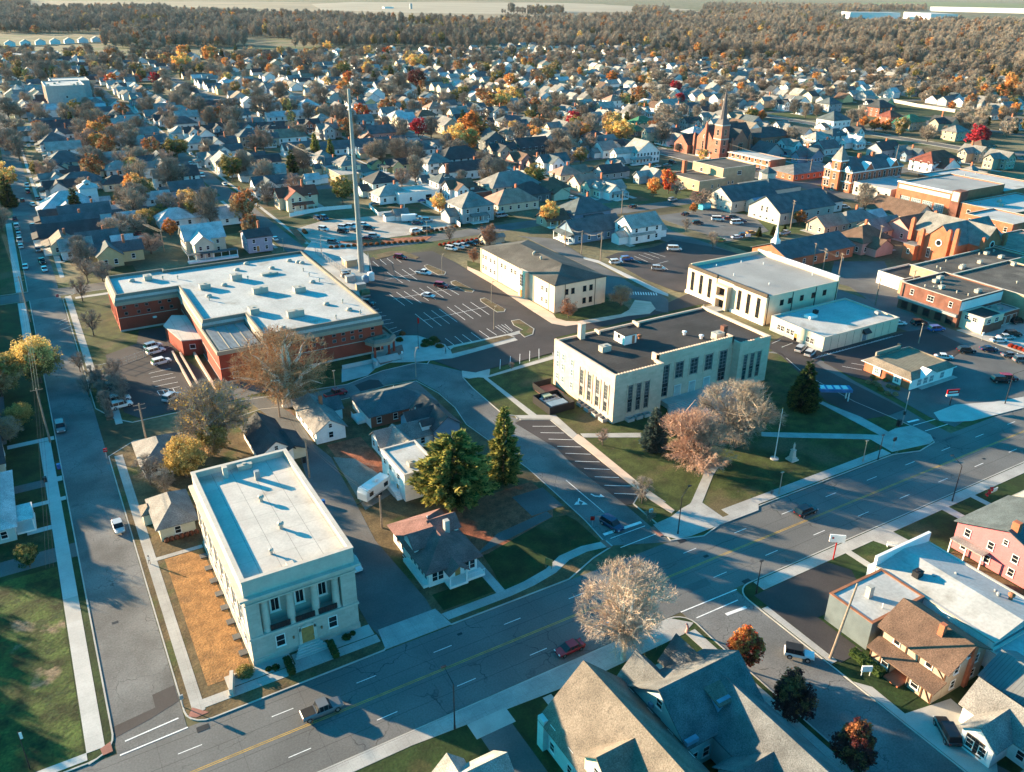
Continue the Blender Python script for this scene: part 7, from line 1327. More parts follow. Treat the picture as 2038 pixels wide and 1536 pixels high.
VL = '''@0,770,.25
480,315 -90 suv grey|940,1100 -88 sedan silver|950,92 5 suv white|965,138 8 suv white
@0,500,.2005
1140,1330 2 suv navy|1520,935 15 suv white|1545,985 14 suv white|1600,1090 12 suv white|1700,1440 40 suv silver|415,95 -85 pickup black|440,170 -88 sedan white|250,148 -92 sedan white
@0,200,.2005
283,445 -90 sedan white|420,820 -88 suv white|268,840 -85 pickup white|278,900 -85 suv red|220,985 90 sedan black|375,965 -90 sedan black|322,1027 100 sedan white|145,1165 90 sedan navy|163,1240 90 suv white|175,1290 90 sedan red|185,1320 90 sedan white|195,1385 90 pickup white|205,1440 90 sedan white|325,1245 -90 pickup grey|345,1340 -90 suv black|375,1475 -90 sedan grey|1045,1505 -90 sedan white|1410,195 -90 sedan white|1550,235 -90 sedan grey|1895,525 -90 sedan white|1890,620 -90 sedan white|1945,690 -90 sedan silver|2000,740 -90 sedan white|1300,1345 0 suv black|1390,1330 0 suv red|1350,1410 0 sedan silver|1340,65 90 suv black|1370,90 90 sedan black
@400,200,.2005
15,740 -90 suv white|235,825 -90 sedan white|735,1365 90 sedan white|1160,1165 -80 suv navy|1225,1160 -80 suv navy|1218,1270 -60 suv white|1415,1255 -50 suv white|1412,1295 -50 suv black|1490,1245 -50 suv white|1530,1280 -50 sedan grey|1615,1225 -50 sedan white|1670,1265 -50 suv black|1530,1230 -50 sedan silver|1315,1400 -45 suv grey|1720,1340 -30 suv silver|1650,1360 -30 sedan red|1720,970 -70 suv white|1775,970 -70 suv navy|1830,965 -70 suv red|1720,1020 0 sedan grey|970,575 20 suv silver|985,600 20 sedan red|715,545 0 sedan white|870,660 0 suv red|1720,820 10 suv silver|1900,345 0 pickup teal|1870,645 60 sedan silver
@800,200,.2005
130,1155 -20 pickup white|155,1210 -20 suv navy|255,1185 -30 suv silver|140,1290 0 suv white|260,1270 -30 suv grey|195,985 0 sedan blue|840,1065 -60 suv silver|910,1100 -60 suv grey|990,1140 0 van silver|490,1465 -60 suv white|560,1450 -60 suv silver|610,1430 -60 sedan silver|690,1415 -60 sedan black|750,1400 -60 sedan black|1690,1320 5 van white|1660,1380 5 sedan white|1030,695 0 sedan white|340,455 0 suv grey|1100,720 0 sedan red|1690,960 -60 sedan white|1690,1010 -60 sedan grey|560,1010 0 sedan white
@1200,200,.2005
15,1140 20 van white|540,650 10 sedan white|690,610 -80 suv black|215,695 10 sedan silver|300,1045 12 sedan black|690,980 8 suv silver|780,870 8 sedan white|930,915 10 sedan red|820,1120 12 sedan black|940,1210 -20 suv black|1140,1175 -35 van white|1240,1165 -35 sedan red|1300,1155 -35 suv grey|1330,1210 -20 van white|1360,1195 -20 pickup navy|1330,1350 -15 sedan white|1400,1335 -15 suv navy|1475,1305 -10 sedan orange|1160,1375 -15 sedan green|710,1470 -30 van white|1810,1310 10 pickup silver|1740,305 -10 suv silver|1885,290 -10 suv silver|1520,280 -10 van silver|1630,215 -10 sedan green|1455,670 -30 sedan grey|1545,685 -30 suv silver|1790,530 -10 van blue|1410,65 -10 sedan teal|980,150 -10 sedan silver|640,640 -30 sedan grey
@1630,200,.2005
255,1055 -25 suv white|430,1090 -25 suv white|510,1110 -25 van white|560,1110 -25 van silver|1950,830 -30 pickup white|500,430 0 suv silver|600,425 0 suv white|350,430 0 suv silver|430,435 0 suv white|1640,255 0 suv silver|680,1100 -30 van white
@1500,0,.25
370,735 -10 sedan silver|570,728 -10 sedan white|600,732 -10 sedan silver|420,740 -10 sedan white|1760,880 -20 sedan navy
@0,0,.25
790,740 -60 sedan silver|830,775 -60 sedan grey|710,805 -10 suv silver|890,690 0 sedan white|800,760 -60 sedan white|10,740 -90 suv teal|195,800 -90 sedan silver|1070,850 -90 suv black|1240,990 -90 sedan grey
@680,480,.3435
340,90 -50 suv red|475,180 -55 pickup white|500,310 -55 sedan white|578,253 -50 suv red|1590,118 -15 suv white|1652,100 -15 suv blue|1835,155 -40 suv silver|150,355 -50 suv black|35,195 0 suv silver
@930,460,.19627
1030,85 0 sedan white
@1338,480,.3435
745,620 22 suv silver|800,645 22 suv silver|1575,665 -40 sedan white|1895,570 -30 sedan white|1935,550 -30 sedan silver|1975,535 -30 suv black|1705,630 -30 suv black|1835,620 -30 sedan navy|1905,800 -30 suv black|1945,790 -30 suv red|1430,470 -20 suv black|1530,505 -20 suv blue|2000,460 -10 suv black|1960,655 -30 sedan grey|2030,685 -30 suv grey|1310,470 -30 sedan white
@1528,1150,.25
250,600 -48 jeep white|1430,1215 58 suv black'''
ox = oy = 0
for ln in VL.split('\n'):
    if ln.startswith('@'): ox, oy, sc_ = map(float, ln[1:].split(',')); continue
    for it in ln.split('|'):
        p, hd, kd, cl = it.split(); px, py = map(float, p.split(',')); car(ox+px*sc_, oy+py*sc_, float(hd), kd, cl, z=.14)
car(1218, 1042, -80, 'suv', 'navy', 'dark navy suv waiting at the crosswalk on the short street', z=.04)
car(1134, 1288, 180, 'sedan', 'red', 'dark red car driving on the main street left of the big bare tree', z=.03)
car(1604, 1016, 0, 'suv', 'black', 'black suv driving on the main street in front of the dark lawn', z=.03)
car(640, 1410, 0, 'pickup', 'grey', 'dark grey pickup driving on the main street below the limestone hall', z=.03)
car(704, 1120, -90, 'sedan', 'white', 'white car half hidden behind the right front corner of the limestone hall', z=.13)
car(668, 782, 8, 'pickup', 'red', 'dark red pickup parked on the short street above the ranch house', z=.05)
car(640, 1410, 0, 'sedan', 'grey', '', z=.03) if False else None
# camper, box trailer, concrete mixer, tanks
x, y = G(745, 975, 1.2); t = thing('travel_trailer', 'long white travel trailer parked beside the white flat roofed house', 'trailer', (x, y, .1), math.radians(28))
b = MB(); b.prism([(-3.6, .7), (3.4, .7), (3.4, 3.0), (-3.2, 3.0), (-3.6, 2.2)], -1.2, 1.2); MBv = MB(); MBv.v = [(v[0], v[2], v[1]) for v in b.v]; MBv.f = [f[::-1] for f in b.f]; MBv.m = b.m; MBv.build('body', 'car_white', t)
for xx in (-.4, .5):
    for s_ in (-1, 1): MB().tube((xx, s_*1.1-.1, .35), (xx, s_*1.1+.1, .35), .35, n=12).build('wheel', 'tyre', t)
for xx in (-2.2, 2.1): window(t, xx, -1.2, 1.5, 0, .9, .7, ny=1, frame='trim_black', sill=False)
MB().box(-1.3, -1.23, .8, 1.2, -1.2, 1.0).build('side_stripe', 'grey_metal', t); MB().box(-5, -.08, .4, -3.6, .08, .52).build('tow_bar', 'trim_black', t); rtu(MB(), .4, 0, 3.0, 1, .8, .3).build('roof_unit', 'white_trim', t)
x, y = G(813, 436, 1.2); t = thing('box_trailer', 'white enclosed box trailer among the cars on the gravel car park', 'trailer', (x, y, .1), math.radians(-20)); MB().box(-3, -1.2, .6, 3, 1.2, 3.2).build('body', 'car_white', t); MB().tube((0, -1.25, .35), (0, 1.25, .35), .35, n=10).build('wheel', 'tyre', t)
x, y = G(733, 557, 1.); t = thing('water_tanks', 'blue and white tanks on a frame beside the fenced plant yard at the car park', 'tank', (x, y, .14)); MB().lathe([(1.1, .3), (1.3, .8), (1.2, 2.2), (.4, 2.8)], -1, 0, 12).build('blue_tank', 'sheet_blue', t); MB().lathe([(1.2, .1), (1.2, 2.6), (.6, 3)], 1.6, 1.6, 12).build('white_tank', 'white_trim', t)
x, y = G(726, 583, 1.); t = thing('dumpster', 'green cylindrical compactor tank at the corner of the brick building yard', 'compactor', (x, y, .14)); MB().tube((-1.4, 0, 1.1), (1.4, 0, 1.1), 1.1, n=14).build('drum', 'green_tank', t); MB().box(-1.5, -1, 0, 1.5, 1, .4).build('base', 'grey_metal', t)
for lb, px_, py_, m_ in (('grey generator cabinet nearest the brick building yard fence', 697, 556, 'grey_metal'), ('second grey cabinet further up the plant yard', 688, 545, 'dark_metal'), ('large tan louvred cabinet beside the green compactor tank', 718, 572, 'tan_band')):
    x, y = G(px_, py_, .8); t = thing('equipment_cabinet', lb, 'cabinet', (x, y, .14), group='plant yard cabinets'); MB().box(-1.5, -1, 0, 1.5, 1, 2).build('body', m_, t); MB().box(-1.6, -1.1, 2, 1.6, 1.1, 2.1).build('lid', 'grey_metal', t)
x, y = G(1088, 793, .8); tag(MB().box(-1.1, -.8, 0, 1.1, .8, 1.7).build('transformer_box', mat('pale_green_box', (.3, .36, .25), .6).name, None, (x, y, .1)), 'pale green transformer box on the lawn left of the city hall', 'transformer')
# ---------------------------------------------------------------- poles, lamps, signs
POLES = []
def pole_thing(name, label, cat, px, py, z=.1): x, y = G(px, py, z); return thing(name, label, cat, (x, y, z))
def lamp(px, py, H=9.3, ang=90, m='dark_metal', label='', arm=2.2, grp='street lamps'):
    t = pole_thing('street_lamp', label, 'street lamp', px, py); t['group'] = grp; b = MB(); b.tube((0, 0, 0), (0, 0, .6), .16, .14, 8); b.tube((0, 0, .6), (0, 0, H-1.3), .11, .08, 8); a = math.radians(ang)
    if arm: b.tube((0, 0, H-1.3), (math.cos(a)*arm*.85, math.sin(a)*arm*.85, H), .07, .05, 6)
    else: b.tube((0, 0, H-1.3), (0, 0, H), .08, .06, 6)
    b.build('pole', m, t); e = (math.cos(a)*arm, math.sin(a)*arm)
    l = MB(); l.box(e[0]-.35, e[1]-.16, H-.04, e[0]+.35, e[1]+.16, H+.1); l.build('lamp_head', m, t); return t
for px_, py_, a_, H_, lb in ((905, 1450, 98, 9.3, 'tall black street lamp on the south pavement of the main street at bottom centre'), (1349, 1062, 15, 9.3, 'tall black street lamp on the plaza corner by the crosswalk'), (1895, 997, 98, 9.3, 'tall black street lamp on the south pavement near the pink house'), (2000, 803, -60, 9.3, 'black street lamp on the grey pavement at the right edge by the parked black suv')): lamp(px_, py_, H_, a_, label=lb)
for px_, py_, H_, lb in ((828, 750, 8, 'tan lamp post beside the old asphalt street above the slate blue ranch roof'), (842, 697, 0, ''), (983, 655, 7, 'tan lamp post near the blue hatched parking bays'), (978, 603, 7, 'lamp post on the middle grass island of the big car park'), (1828, 683, 6, 'double headed tan lamp post beside the small bank'), (880, 545, 7, 'lamp post on the upper grass island of the big car park'), (668, 782, 6, 'short lamp post by the dark red pickup'), (1747, 915, 6, 'dark lamp post at the lawn corner walk junction'), (1717, 918, 5, 'pale green lamp post on the dark lawn near the walk'), (1550, 983, 5, 'pale green lamp post at the street edge of the dark lawn'), (1505, 1180, 6.5, 'black lamp post with a red ball planter at the dark parking lot corner'), (850, 470, 6, 'thin lamp post on the gravel car park edge'), (640, 505, 7, 'lamp post near the far corner of the brick building'), (565, 500, 5, 'small lamp post behind the brick building')):
    if H_: lamp(px_, py_, H_, 0, 'dark_metal' if 'black' in lb or 'dark' in lb[:5] else 'tan_band', lb, arm=0 if H_ < 7 else .6)
def upole(px, py, H, label, arms=2, ang=0., xf=False, lean=0):
    t = pole_thing('utility_pole', label, 'utility pole', px, py); t['group'] = 'wooden utility poles'; MB().tube((0, 0, 0), (lean, 0, H), .22, .15, 8).build('pole', 'wood_pole', t); a = math.radians(ang); dx, dy = math.cos(a), math.sin(a)
    for i in range(arms):
        z = H-.4-i*1.0; b = MB(); b.tube((lean-dx*1.2, -dy*1.2, z), (lean+dx*1.2, dy*1.2, z), .06, n=4)
        for s_ in (-1.1, -.5, .5, 1.1): b.tube((lean+dx*s_, dy*s_, z), (lean+dx*s_, dy*s_, z+.2), .04, n=5)
        b.build('cross_arm', 'wood_pole', t)
    if xf: MB().lathe([(.28, H-2.8), (.3, H-2.6), (.3, H-1.9), (.2, H-1.8)], lean+.45, 0, 10).build('transformer', 'grey_metal', t)
    x, y = G(px, py, .1); POLES.append((x, y, H)); return Vector((x, y, H-.3))
up = {}
for k_, px_, py_, H_, ar, an, xf, lb in (('a', 100, 880, 13, 1, 0, 0, 'utility pole on the left pavement beside the parked grey suv'), ('b', 60, 640, 14, 2, 0, 0, 'tall utility pole in the left pavement near the side street junction'), ('c', 292, 880, 9.5, 2, 0, 0, 'utility pole at the edge of the staff car park by the corner'), ('d', 557, 830, 9, 1, 80, 1, 'utility pole with a transformer beside the sycamore'), ('e', 616, 950, 9, 0, 0, 0, 'slim utility pole behind the limestone hall'), ('f', 760, 1050, 7, 0, 0, 0, 'short pole with a floodlight beside the bungalow'), ('g', 1195, 520, 11, 1, 20, 1, 'pale utility pole right of the beige office in front of the lane'), ('h', 1157, 505, 9, 1, 20, 0, 'utility pole on the lawn left of the pale pole'), ('i', 1125, 490, 9, 0, 20, 0, 'utility pole beside the parked boat'), ('j', 1237, 425, 10, 1, 20, 0, 'utility pole in front of the small white cross gabled house'), ('k', 1573, 455, 12, 2, 70, 0, 'tall utility pole in front of the twin grey gabled halls'), ('l', 1617, 532, 9, 1, 70, 0, 'left one of three utility poles behind the cream civic building'), ('m', 1637, 540, 8.5, 2, 70, 1, 'middle one of three utility poles behind the cream civic building'), ('n', 1669, 550, 8.5, 2, 70, 1, 'right one of three utility poles behind the cream civic building'), ('o', 1742, 606, 9.5, 0, 0, 0, 'dark bare pole left of the storefront street'), ('p', 1808, 603, 11, 1, 0, 0, 'utility pole at the corner of the brown brick shop'), ('q', 1745, 505, 11, 1, 70, 1, 'utility pole by the pink walled chapel wing'), ('r', 1890, 645, 8, 0, 0, 0, 'leaning pole in front of the shop annex'), ('s', 1948, 535, 6, 1, 0, 0, 'utility pole between the brown brick shop and the gothic church'), ('t', 648, 348, 10, 1, 0, 0, 'utility pole at the corner of the long tan warehouse'), ('u', 577, 322, 11, 1, 0, 0, 'utility pole beside the alley left of the two tall pines'), ('v', 955, 395, 8, 1, 0, 0, 'utility pole beside the pale office with the grey hipped roof'), ('w', 1652, 1310, 13, 0, 0, 0, 'tall leaning wooden pole by the dark parking lot'), ('x', 1778, 335, 13, 0, 0, 0, 'leaning pole right of the victorian hall'), ('y', 1368, 240, 11, 1, 0, 0, 'utility pole left of the brick church'), ('z', 327, 500, 8, 1, 0, 0, 'utility pole by the white shed behind the brick building'), ('aa', 1450, 320, 10, 1, 0, 0, 'utility pole in front of the steepled church'), ('bb', 1610, 355, 10, 1, 0, 0, 'utility pole before the ranch style brick office')):
    up[k_] = upole(px_, py_, H_, lb, ar, an, xf, lean=2.5 if k_ in 'w' else .8 if k_ == 'x' else 0)
def wires(label, a, c, n=3, sag=1.2, sp=.5):
    b = MB(); d = (c-a); nn = Vector((-d.y, d.x, 0)).normalized()
    for i in range(n):
        o = nn*(i-(n-1)/2)*sp; q = a+o
        for k in range(1, 11): f = k/10; p = a.lerp(c, f)+o; p.z -= sag*4*f*(1-f); b.tube(q, p, .025, n=3, cap=False); q = p
    o = b.build('power_line', 'dark_metal'); tag(o, label, 'power line', 'overhead power lines')
wires('power lines between the two tall poles on the left pavement', up['a'], up['b']); wires('power lines running up the left street from the tall pole', up['b'], Vector((-8, 330, 12)))
wires('power lines running down the left edge from the pole by the grey suv', up['a'], Vector((-8, 120, 12)))
wires('wires from the sycamore pole to the pole behind the limestone hall', up['d'], up['e'], 3); wires('wires from the hall pole to the short floodlight pole', up['e'], up['f'], 2)
wires('wires from the car park corner pole to the sycamore pole', up['c'], up['d'], 3); wires('wires among the poles right of the beige office', up['i'], up['h'], 3); wires('wires between the pale pole and its left neighbour', up['h'], up['g'], 3)
wires('thick wires from the alley pole to the warehouse corner pole', up['u'], up['t'], 3, 1.); wires('thick wires swooping down behind the brick building', Vector((30, 420, 9)), up['z'], 4, 3.); wires('wires linking the left and middle poles behind the civic building', up['l'], up['m'], 3); wires('wires linking the middle and right poles behind the civic building', up['m'], up['n'], 3)
wires('long wires crossing in front of the brick church', up['y'], up['aa'], 4, 2.); wires('long wires from the church pole to the victorian hall pole', up['aa'], up['bb'], 3, 2.)
# flags, memorial, signs
t = pole_thing('flagpole', 'tall white flagpole standing on the dark lawn near the memorial', 'flagpole', 1541, 913); MB().tube((0, 0, 0), (0, 0, 12), .12, .05, 8).build('pole', 'white_trim', t); MB().lathe([(.9, 0), (.9, .25), (.3, .3)], 0, 0, 12).build('base', 'concrete_plain', t); MB().lathe([(.05, 12), (.14, 12.1), (.05, 12.25)], 0, 0, 8).build('finial', 'paint_yellow', t)
t = pole_thing('flagpole', 'dark flagpole with limp flag in the planted circle by the brick building entrance', 'flagpole', 833, 695); MB().tube((0, 0, 0), (0, 0, 9.5), .1, .05, 8).build('pole', 'dark_metal', t); b = MB(); b.add([(.05, 0, 9.2), (.6, .2, 8.9), (.5, .3, 7.4), (.08, .05, 7.6)], [(0, 1, 2, 3)]); b.box(.05, -.02, 7.6, .5, .02, 9.1); b.build('flag', 'lamp_red', t)
t = pole_thing('flagpole', 'slim dark pole with a small pale banner at the bottom left corner', 'flagpole', 60, 1530); MB().tube((0, 0, 0), (0, 0, 6.5), .08, .04, 8).build('pole', 'dark_metal', t); MB().box(.03, -.02, 5.2, .35, .02, 6.3).build('banner', 'white_trim', t)
t = pole_thing('war_memorial', 'pale stone memorial with a standing figure on a stepped pedestal on the dark lawn', 'memorial', 1576, 915); t.scale = (.75, .75, .9)
b = MB(); b.box(-1.3, -1.3, 0, 1.3, 1.3, .35); b.box(-.95, -.95, .35, .95, .95, .8); b.frus((-.7, -.7, .7, .7), (-.5, -.5, .5, .5), .8, 2.6); b.box(-.62, -.62, 2.6, .62, .62, 2.8); b.build('pedestal', 'limestone_plain', t)
b = MB(); b.lathe([(.3, 2.8), (.26, 3.2), (.2, 3.5), (.27, 4.0), (.24, 4.2), (.09, 4.3), (.13, 4.4), (.14, 4.55), (.05, 4.68)], 0, 0, 10); b.tube((.22, 0, 4.1), (.34, -.1, 3.5), .07, .05, 6); b.tube((-.22, 0, 4.1), (-.34, -.1, 3.55), .07, .05, 6); b.tube((.34, -.15, 2.8), (.36, -.12, 4.3), .03, n=5); b.build('statue', 'limestone_plain', t)
def sign(name, label, px, py, H, w, h, m, pm='dark_metal', ang=0, z=.1, posts=1, txt=None, tm='white_trim'):
    t = pole_thing(name, label, 'sign', px, py, z); t.rotation_euler.z = math.radians(ang)
    for i in range(posts): xx = 0 if posts == 1 else (-w*.4+i*w*.8); MB().tube((xx, 0, 0), (xx, 0, H-h*.5), .07 if H < 3 else .12, n=8).build('post', pm, t)
    MB().box(-w/2, -.12, H-h, w/2, .12, H).build('panel', m, t)
    if txt:
        for s_, (zz, size) in txt:
            cu = bpy.data.curves.new('lettering', 'FONT'); cu.body = s_; cu.size = size; cu.align_x = 'CENTER'; cu.extrude = .01; o = bpy.data.objects.new('lettering', cu); C.objects.link(o); o.parent = t; o.location = (0, -.135, zz); o.rotation_euler = (PI/2, 0, 0); me = bpy.data.meshes.new_from_object(o); bpy.data.objects.remove(o); me.materials.clear(); me.materials.append(M(tm)); o = link('lettering', me, t, (0, -.135, zz)); o.rotation_euler = (PI/2, 0, 0)
    return t
t = sign('bank_sign', 'red and white sign board on a post at the bank street corner', 1890, 806, 4.2, 3.2, 1.1, 'lamp_red', ang=-20, txt=[('REGIONS', (3.45, .5))][:0]); MB().box(-1.6, -.13, 2.5, 1.6, .13, 3.1).build('lower_panel', 'white_trim', t); MB().box(-1.2, -.14, 3.5, 1.2, -.12, 3.75).build('lettering_band', 'white_trim', t)
t = sign('roadside_sign', 'white roadside sign on a red post beside the dark parking lot', 1658, 1113, 5.2, 2.6, 1.5, 'white_trim', 'lamp_red', ang=-38); MB().box(-.95, -.14, 4.4, -.6, -.12, 4.75).build('emblem', 'lamp_red', t)
sign('stop_sign', 'red stop sign at the left end of the painted stop line', 1178, 1052, 2.7, .8, .8, 'lamp_red', 'grey_metal', ang=150, txt=[('STOP', (2.2, .26))]); sign('stop_sign', 'back of a sign on the small lawn corner right of the stop line', 1294, 1037, 2.7, .7, .7, 'white_trim', 'grey_metal', ang=-10)
sign('stop_sign', 'red stop sign at the pavement corner by the staff car park', 213, 912, 2.4, .8, .8, 'lamp_red', 'grey_metal', ang=0, txt=[('STOP', (1.9, .26))]); sign('stop_sign', 'small red stop sign on the far side street corner', 117, 600, 2.4, .8, .8, 'lamp_red', 'grey_metal', txt=[('STOP', (1.9, .26))])
sign('lawn_sign', 'wooden pointed lawn sign in a mulch bed on the green lawn', 1092, 1130, 1.9, 1.3, 1.3, 'wood_door', 'wood_pole', ang=-60, posts=2); sign('lawn_sign', 'white office sign on the hedge side lawn before the half timbered house', 1722, 1345, 1.9, 1.5, 1.0, 'white_trim', 'white_trim', ang=-30, posts=2)
sign('street_sign', 'thin regulatory sign by the grass strip of the lower parking bays', 801+0, 716, 2.5, .4, .6, 'white_trim', 'grey_metal'); sign('parking_sign', 'small white sign at the corner verge of the main street and left street', 365, 1407, 2.2, .5, .7, 'grey_metal', 'grey_metal'); sign('traffic_sign', 'white sign post beside the storefront street', 1953, 678, 2.6, .8, .9, 'white_trim', 'grey_metal')
sign('church_sign', 'white sign board on the lawn left of the brick chapel', 1488, 474, 1.8, 2.2, 1.2, 'white_trim', ang=-20, posts=2); sign('traffic_sign', 'dark sign post on the plaza by the lawn corner', 1777, 893, 2.8, .9, .8, 'dark_metal', 'grey_metal')
t = pole_thing('inflatable_figure', 'small pink lawn inflatable on the sunny grass corner', 'inflatable', 1367, 1258); b = MB(); b.tube((0, 0, 0), (.1, 0, .9), .3, .2, 8); b.tube((.1, 0, .9), (-.15, 0, 1.7), .2, .15, 8); b.tube((-.15, 0, 1.7), (-.5, 0, 1.9), .15, .05, 8); b.build('body', 'siding_pink', t)
t = pole_thing('yard_banner', 'red and white balloon display with a small banner on the corner lawn', 'yard display', 1970, 985); b = MB(); rr_ = random.Random(2)
for i in range(14): b.lathe([(.05, .1+.1*i), (.28, .3+.1*i), (.05, .5+.1*i)], -1.2+.12*i+rr_.uniform(-.3, .3), rr_.uniform(-.3, .3), 8)
b.build('balloons', 'lamp_red', t); MB().box(.3, -.05, .4, 2.2, .05, 1.2).build('banner', 'white_trim', t)
t = pole_thing('bus_canopy', 'long blue canopy on white posts beside the dark spruce', 'canopy', 1648, 795); t.rotation_euler.z = math.radians(-32); MB().box(-5, -1.4, 2.6, 5, 1.4, 3.3).build('roof', mat('canopy_blue', (.06, .15, .32), .5).name, t)
for xx in (-4.5, 4.5): MB().box(xx-.12, -.9, 0, xx+.12, -.7, 2.6).build('post', 'white_trim', t); MB().box(xx-.12, .7, 0, xx+.12, .9, 2.6).build('post', 'white_trim', t)
for i in range(5): MB().box(-4.4+i*1.8, -.9, 3.3, -3.2+i*1.8, .9, 3.45).build('roof_panel', 'white_trim', t)
t = pole_thing('signal_post', 'grey traffic signal post and cabinet on the plaza corner', 'traffic signal', 1795, 845); MB().tube((0, 0, 0), (0, 0, 8.5), .12, .08, 8).build('pole', 'steel_pole', t); MB().box(-.2, -.2, 2.6, .2, .2, 3.5).build('signal_head', 'dark_metal', t); MB().box(-1.6, -.4, 0, -.9, .4, 1.6).build('cabinet', 'dark_metal', t)
t = pole_thing('moored_boat', 'white covered boat parked beside the green shed', 'boat', 1143, 467); b = MB(); loft(b, [(-2.8, 1., .6, 1.5), (0, 1.1, .5, 1.5), (1.8, .8, .6, 1.55), (3, .1, 1.1, 1.6)]); b.build('hull', 'car_white', t); MB().box(-2.2, -.8, 1.5, 1, .8, 1.9).build('cover', 'roof_white', t)
t = pole_thing('green_shed', 'small green metal shed beside the parked boat', 'shed', 1118, 463); MB().box(-2, -1.5, 0, 2, 1.5, 2.2).build('wall', 'roof_green', t); gable(MB(), -2, -1.5, 2, 1.5, 2.2, .5, 'x', .1).build('roof', 'roof_green', t)
t = pole_thing('inflatable_arch', 'bright cyan covered play tent at the edge of the halls car park', 'tent', 1402, 415); b = MB(); b.tube((-2.5, 0, .9), (2.5, 0, .9), 1.7, n=14); b.build('cover', mat('tarp_cyan', (.05, .45, .55), .5).name, t)
for i, (px_, py_) in enumerate(((117, 929), (643, 1001), (605, 917), (90, 955))): x, y = G(px_, py_, .5); tag(MB().frus((-.3, -.3, .3, .3), (-.36, -.36, .36, .36), 0, 1.1).build('rubbish_bin', 'car_blue' if i < 2 else 'dark_metal', None, (x, y, .12)), ('blue wheeled bin on the left pavement', 'blue wheeled bin beside the service drive', 'black bin behind the dark roofed garage', 'dark bin on the shaded lawn at left')[i], 'bin')
t = pole_thing('bench_seat', 'white slatted garden bench on the lawn by the pale stepped shop', 'bench', 1775, 1088); t.rotation_euler.z = math.radians(-40); MB().box(-.9, -.25, .4, .9, .25, .46).build('seat', 'white_trim', t); MB().box(-.9, .2, .5, .9, .26, .95).build('backrest', 'white_trim', t)
for s_ in (-.8, .8): MB().box(s_-.05, -.22, 0, s_+.05, .22, .4).build('leg', 'white_trim', t)
for i, (px_, py_, lb) in enumerate(((668, 1196, 'long dark hedge right of the limestone hall steps'), (576, 1337, 'long dark hedge left of the limestone hall steps'))):
    pass
HD = random.Random(4)
def hedge(label, px, py, L, w, h, ang, m='leaf_green'):
    x, y = G(px, py, .5); b = MB()
    for i in range(int(L*w*h*220)):
        p = Vector((HD.uniform(-L/2, L/2), HD.uniform(-w/2, w/2), HD.uniform(.1, h))); u = rv(HD).normalized(); v = u.cross(rv(HD)).normalized(); b.add([p-u*.1, p-v*.1, p+u*.1, p+v*.1], [(0, 1, 2, 3)])
    b.box(-L/2+.1, -w/2+.1, 0, L/2-.1, w/2-.1, h-.12); tag(b.build('hedge', m, None, (x, y, .12), math.radians(ang)), label, 'hedge')
hedge('dark clipped hedge right of the limestone hall steps', 663, 1292, 3.4, 1.1, 1.0, 88); hedge('dark clipped hedge left of the limestone hall steps', 576, 1325, 3.4, 1.1, 1.0, 88); hedge('green hedge along the front of the half timbered house', 1725, 1320, 5.5, 1.4, 1.2, 90)
for i, (px_, py_, r_, lb) in enumerate(((690, 1270, .7, 'round dark shrub at the right corner of the limestone hall'), (702, 1262, .45, 'smaller round shrub at the hall right corner'), (535, 1333, .5, 'pair of small shrubs left of the hall steps, left one'), (549, 1330, .6, 'pair of small shrubs left of the hall steps, right one'))): shrub(lb, px_, py_, r_, 'leaf_green')
shrub('large pale green shrub at the left front corner of the limestone hall', 488, 1340, 1.4, 'leaf_olive', 1.3)
for i, (px_, py_) in enumerate(((1737, 752), (1741, 763), (1748, 768), (1762, 758), (1768, 770), (1777, 773), (1785, 775), (1795, 768), (1728, 762), (1752, 776), (1766, 784), (1782, 786))): shrub('clipped golden shrub in the bed beside the small bank', px_, py_, .75, 'leaf_tan' if i % 3 else 'leaf_olive', grp='clipped shrubs at the bank')
for i, (px_, py_) in enumerate(((848, 680), (858, 685), (868, 680), (863, 675), (845, 688), (875, 690))): shrub('low dark evergreen shrub in the planted circle by the entrance', px_, py_, 1.3, 'leaf_green', .9, grp='evergreen shrubs by the entrance')
shrub('red shrub beside the lower steps of the brick building entrance', 801, 666, 1., 'leaf_russet'); shrub('dark shrub below the red one at the brick building entrance', 795, 678, 1.1, 'leaf_green')
shrub('red shrub pair at the ranch office corner, left', 1534, 343, 1.5, 'leaf_crimson'); shrub('red shrub pair at the ranch office corner, right', 1546, 345, 1.5, 'leaf_crimson')
for i in range(22): f_ = i/21; shrub('low red shrub in the planting strip before the gravel car park', *( (605+f_*20, 460+f_*25) if i < 5 else (650+(f_-.2)*240, 494-(f_-.2)*18) ), .9, 'leaf_russet', grp='red shrubs at the gravel car park')
for i in range(10): shrub('low red shrub in the strip at the right of the gravel car park', 822+i*9.5, 468-i*1.8, .9, 'leaf_russet', grp='red shrubs at the gravel car park')
for i in range(9): shrub('small red shrub on the grass island above the beige office', 876+i*9, 488-i*1.4, .8, 'leaf_red', grp='red island shrubs')
for i in range(4): shrub('round red shrub at the right edge below the brown roof kiosk', 2012+i*9, 690+i*3, .9, 'leaf_red', grp='red kiosk shrubs')
for i in range(14): y_ = 193+i*1.7; x_, z_ = 6.8, 0; q_ = PX(x_, y_, .1); shrub('bare brown shrub in the strip between pavement and staff car park', q_[0], q_[1], .9, 'twig_grey', 1.4, grp='bare hedge shrubs')
for i in range(10): y_ = 199+i*1.7; q_ = PX(10.2, y_, .1); shrub('bare brown shrub along the staff car park edge', q_[0], q_[1], .9, 'twig_tan', 1.2, grp='bare hedge shrubs')
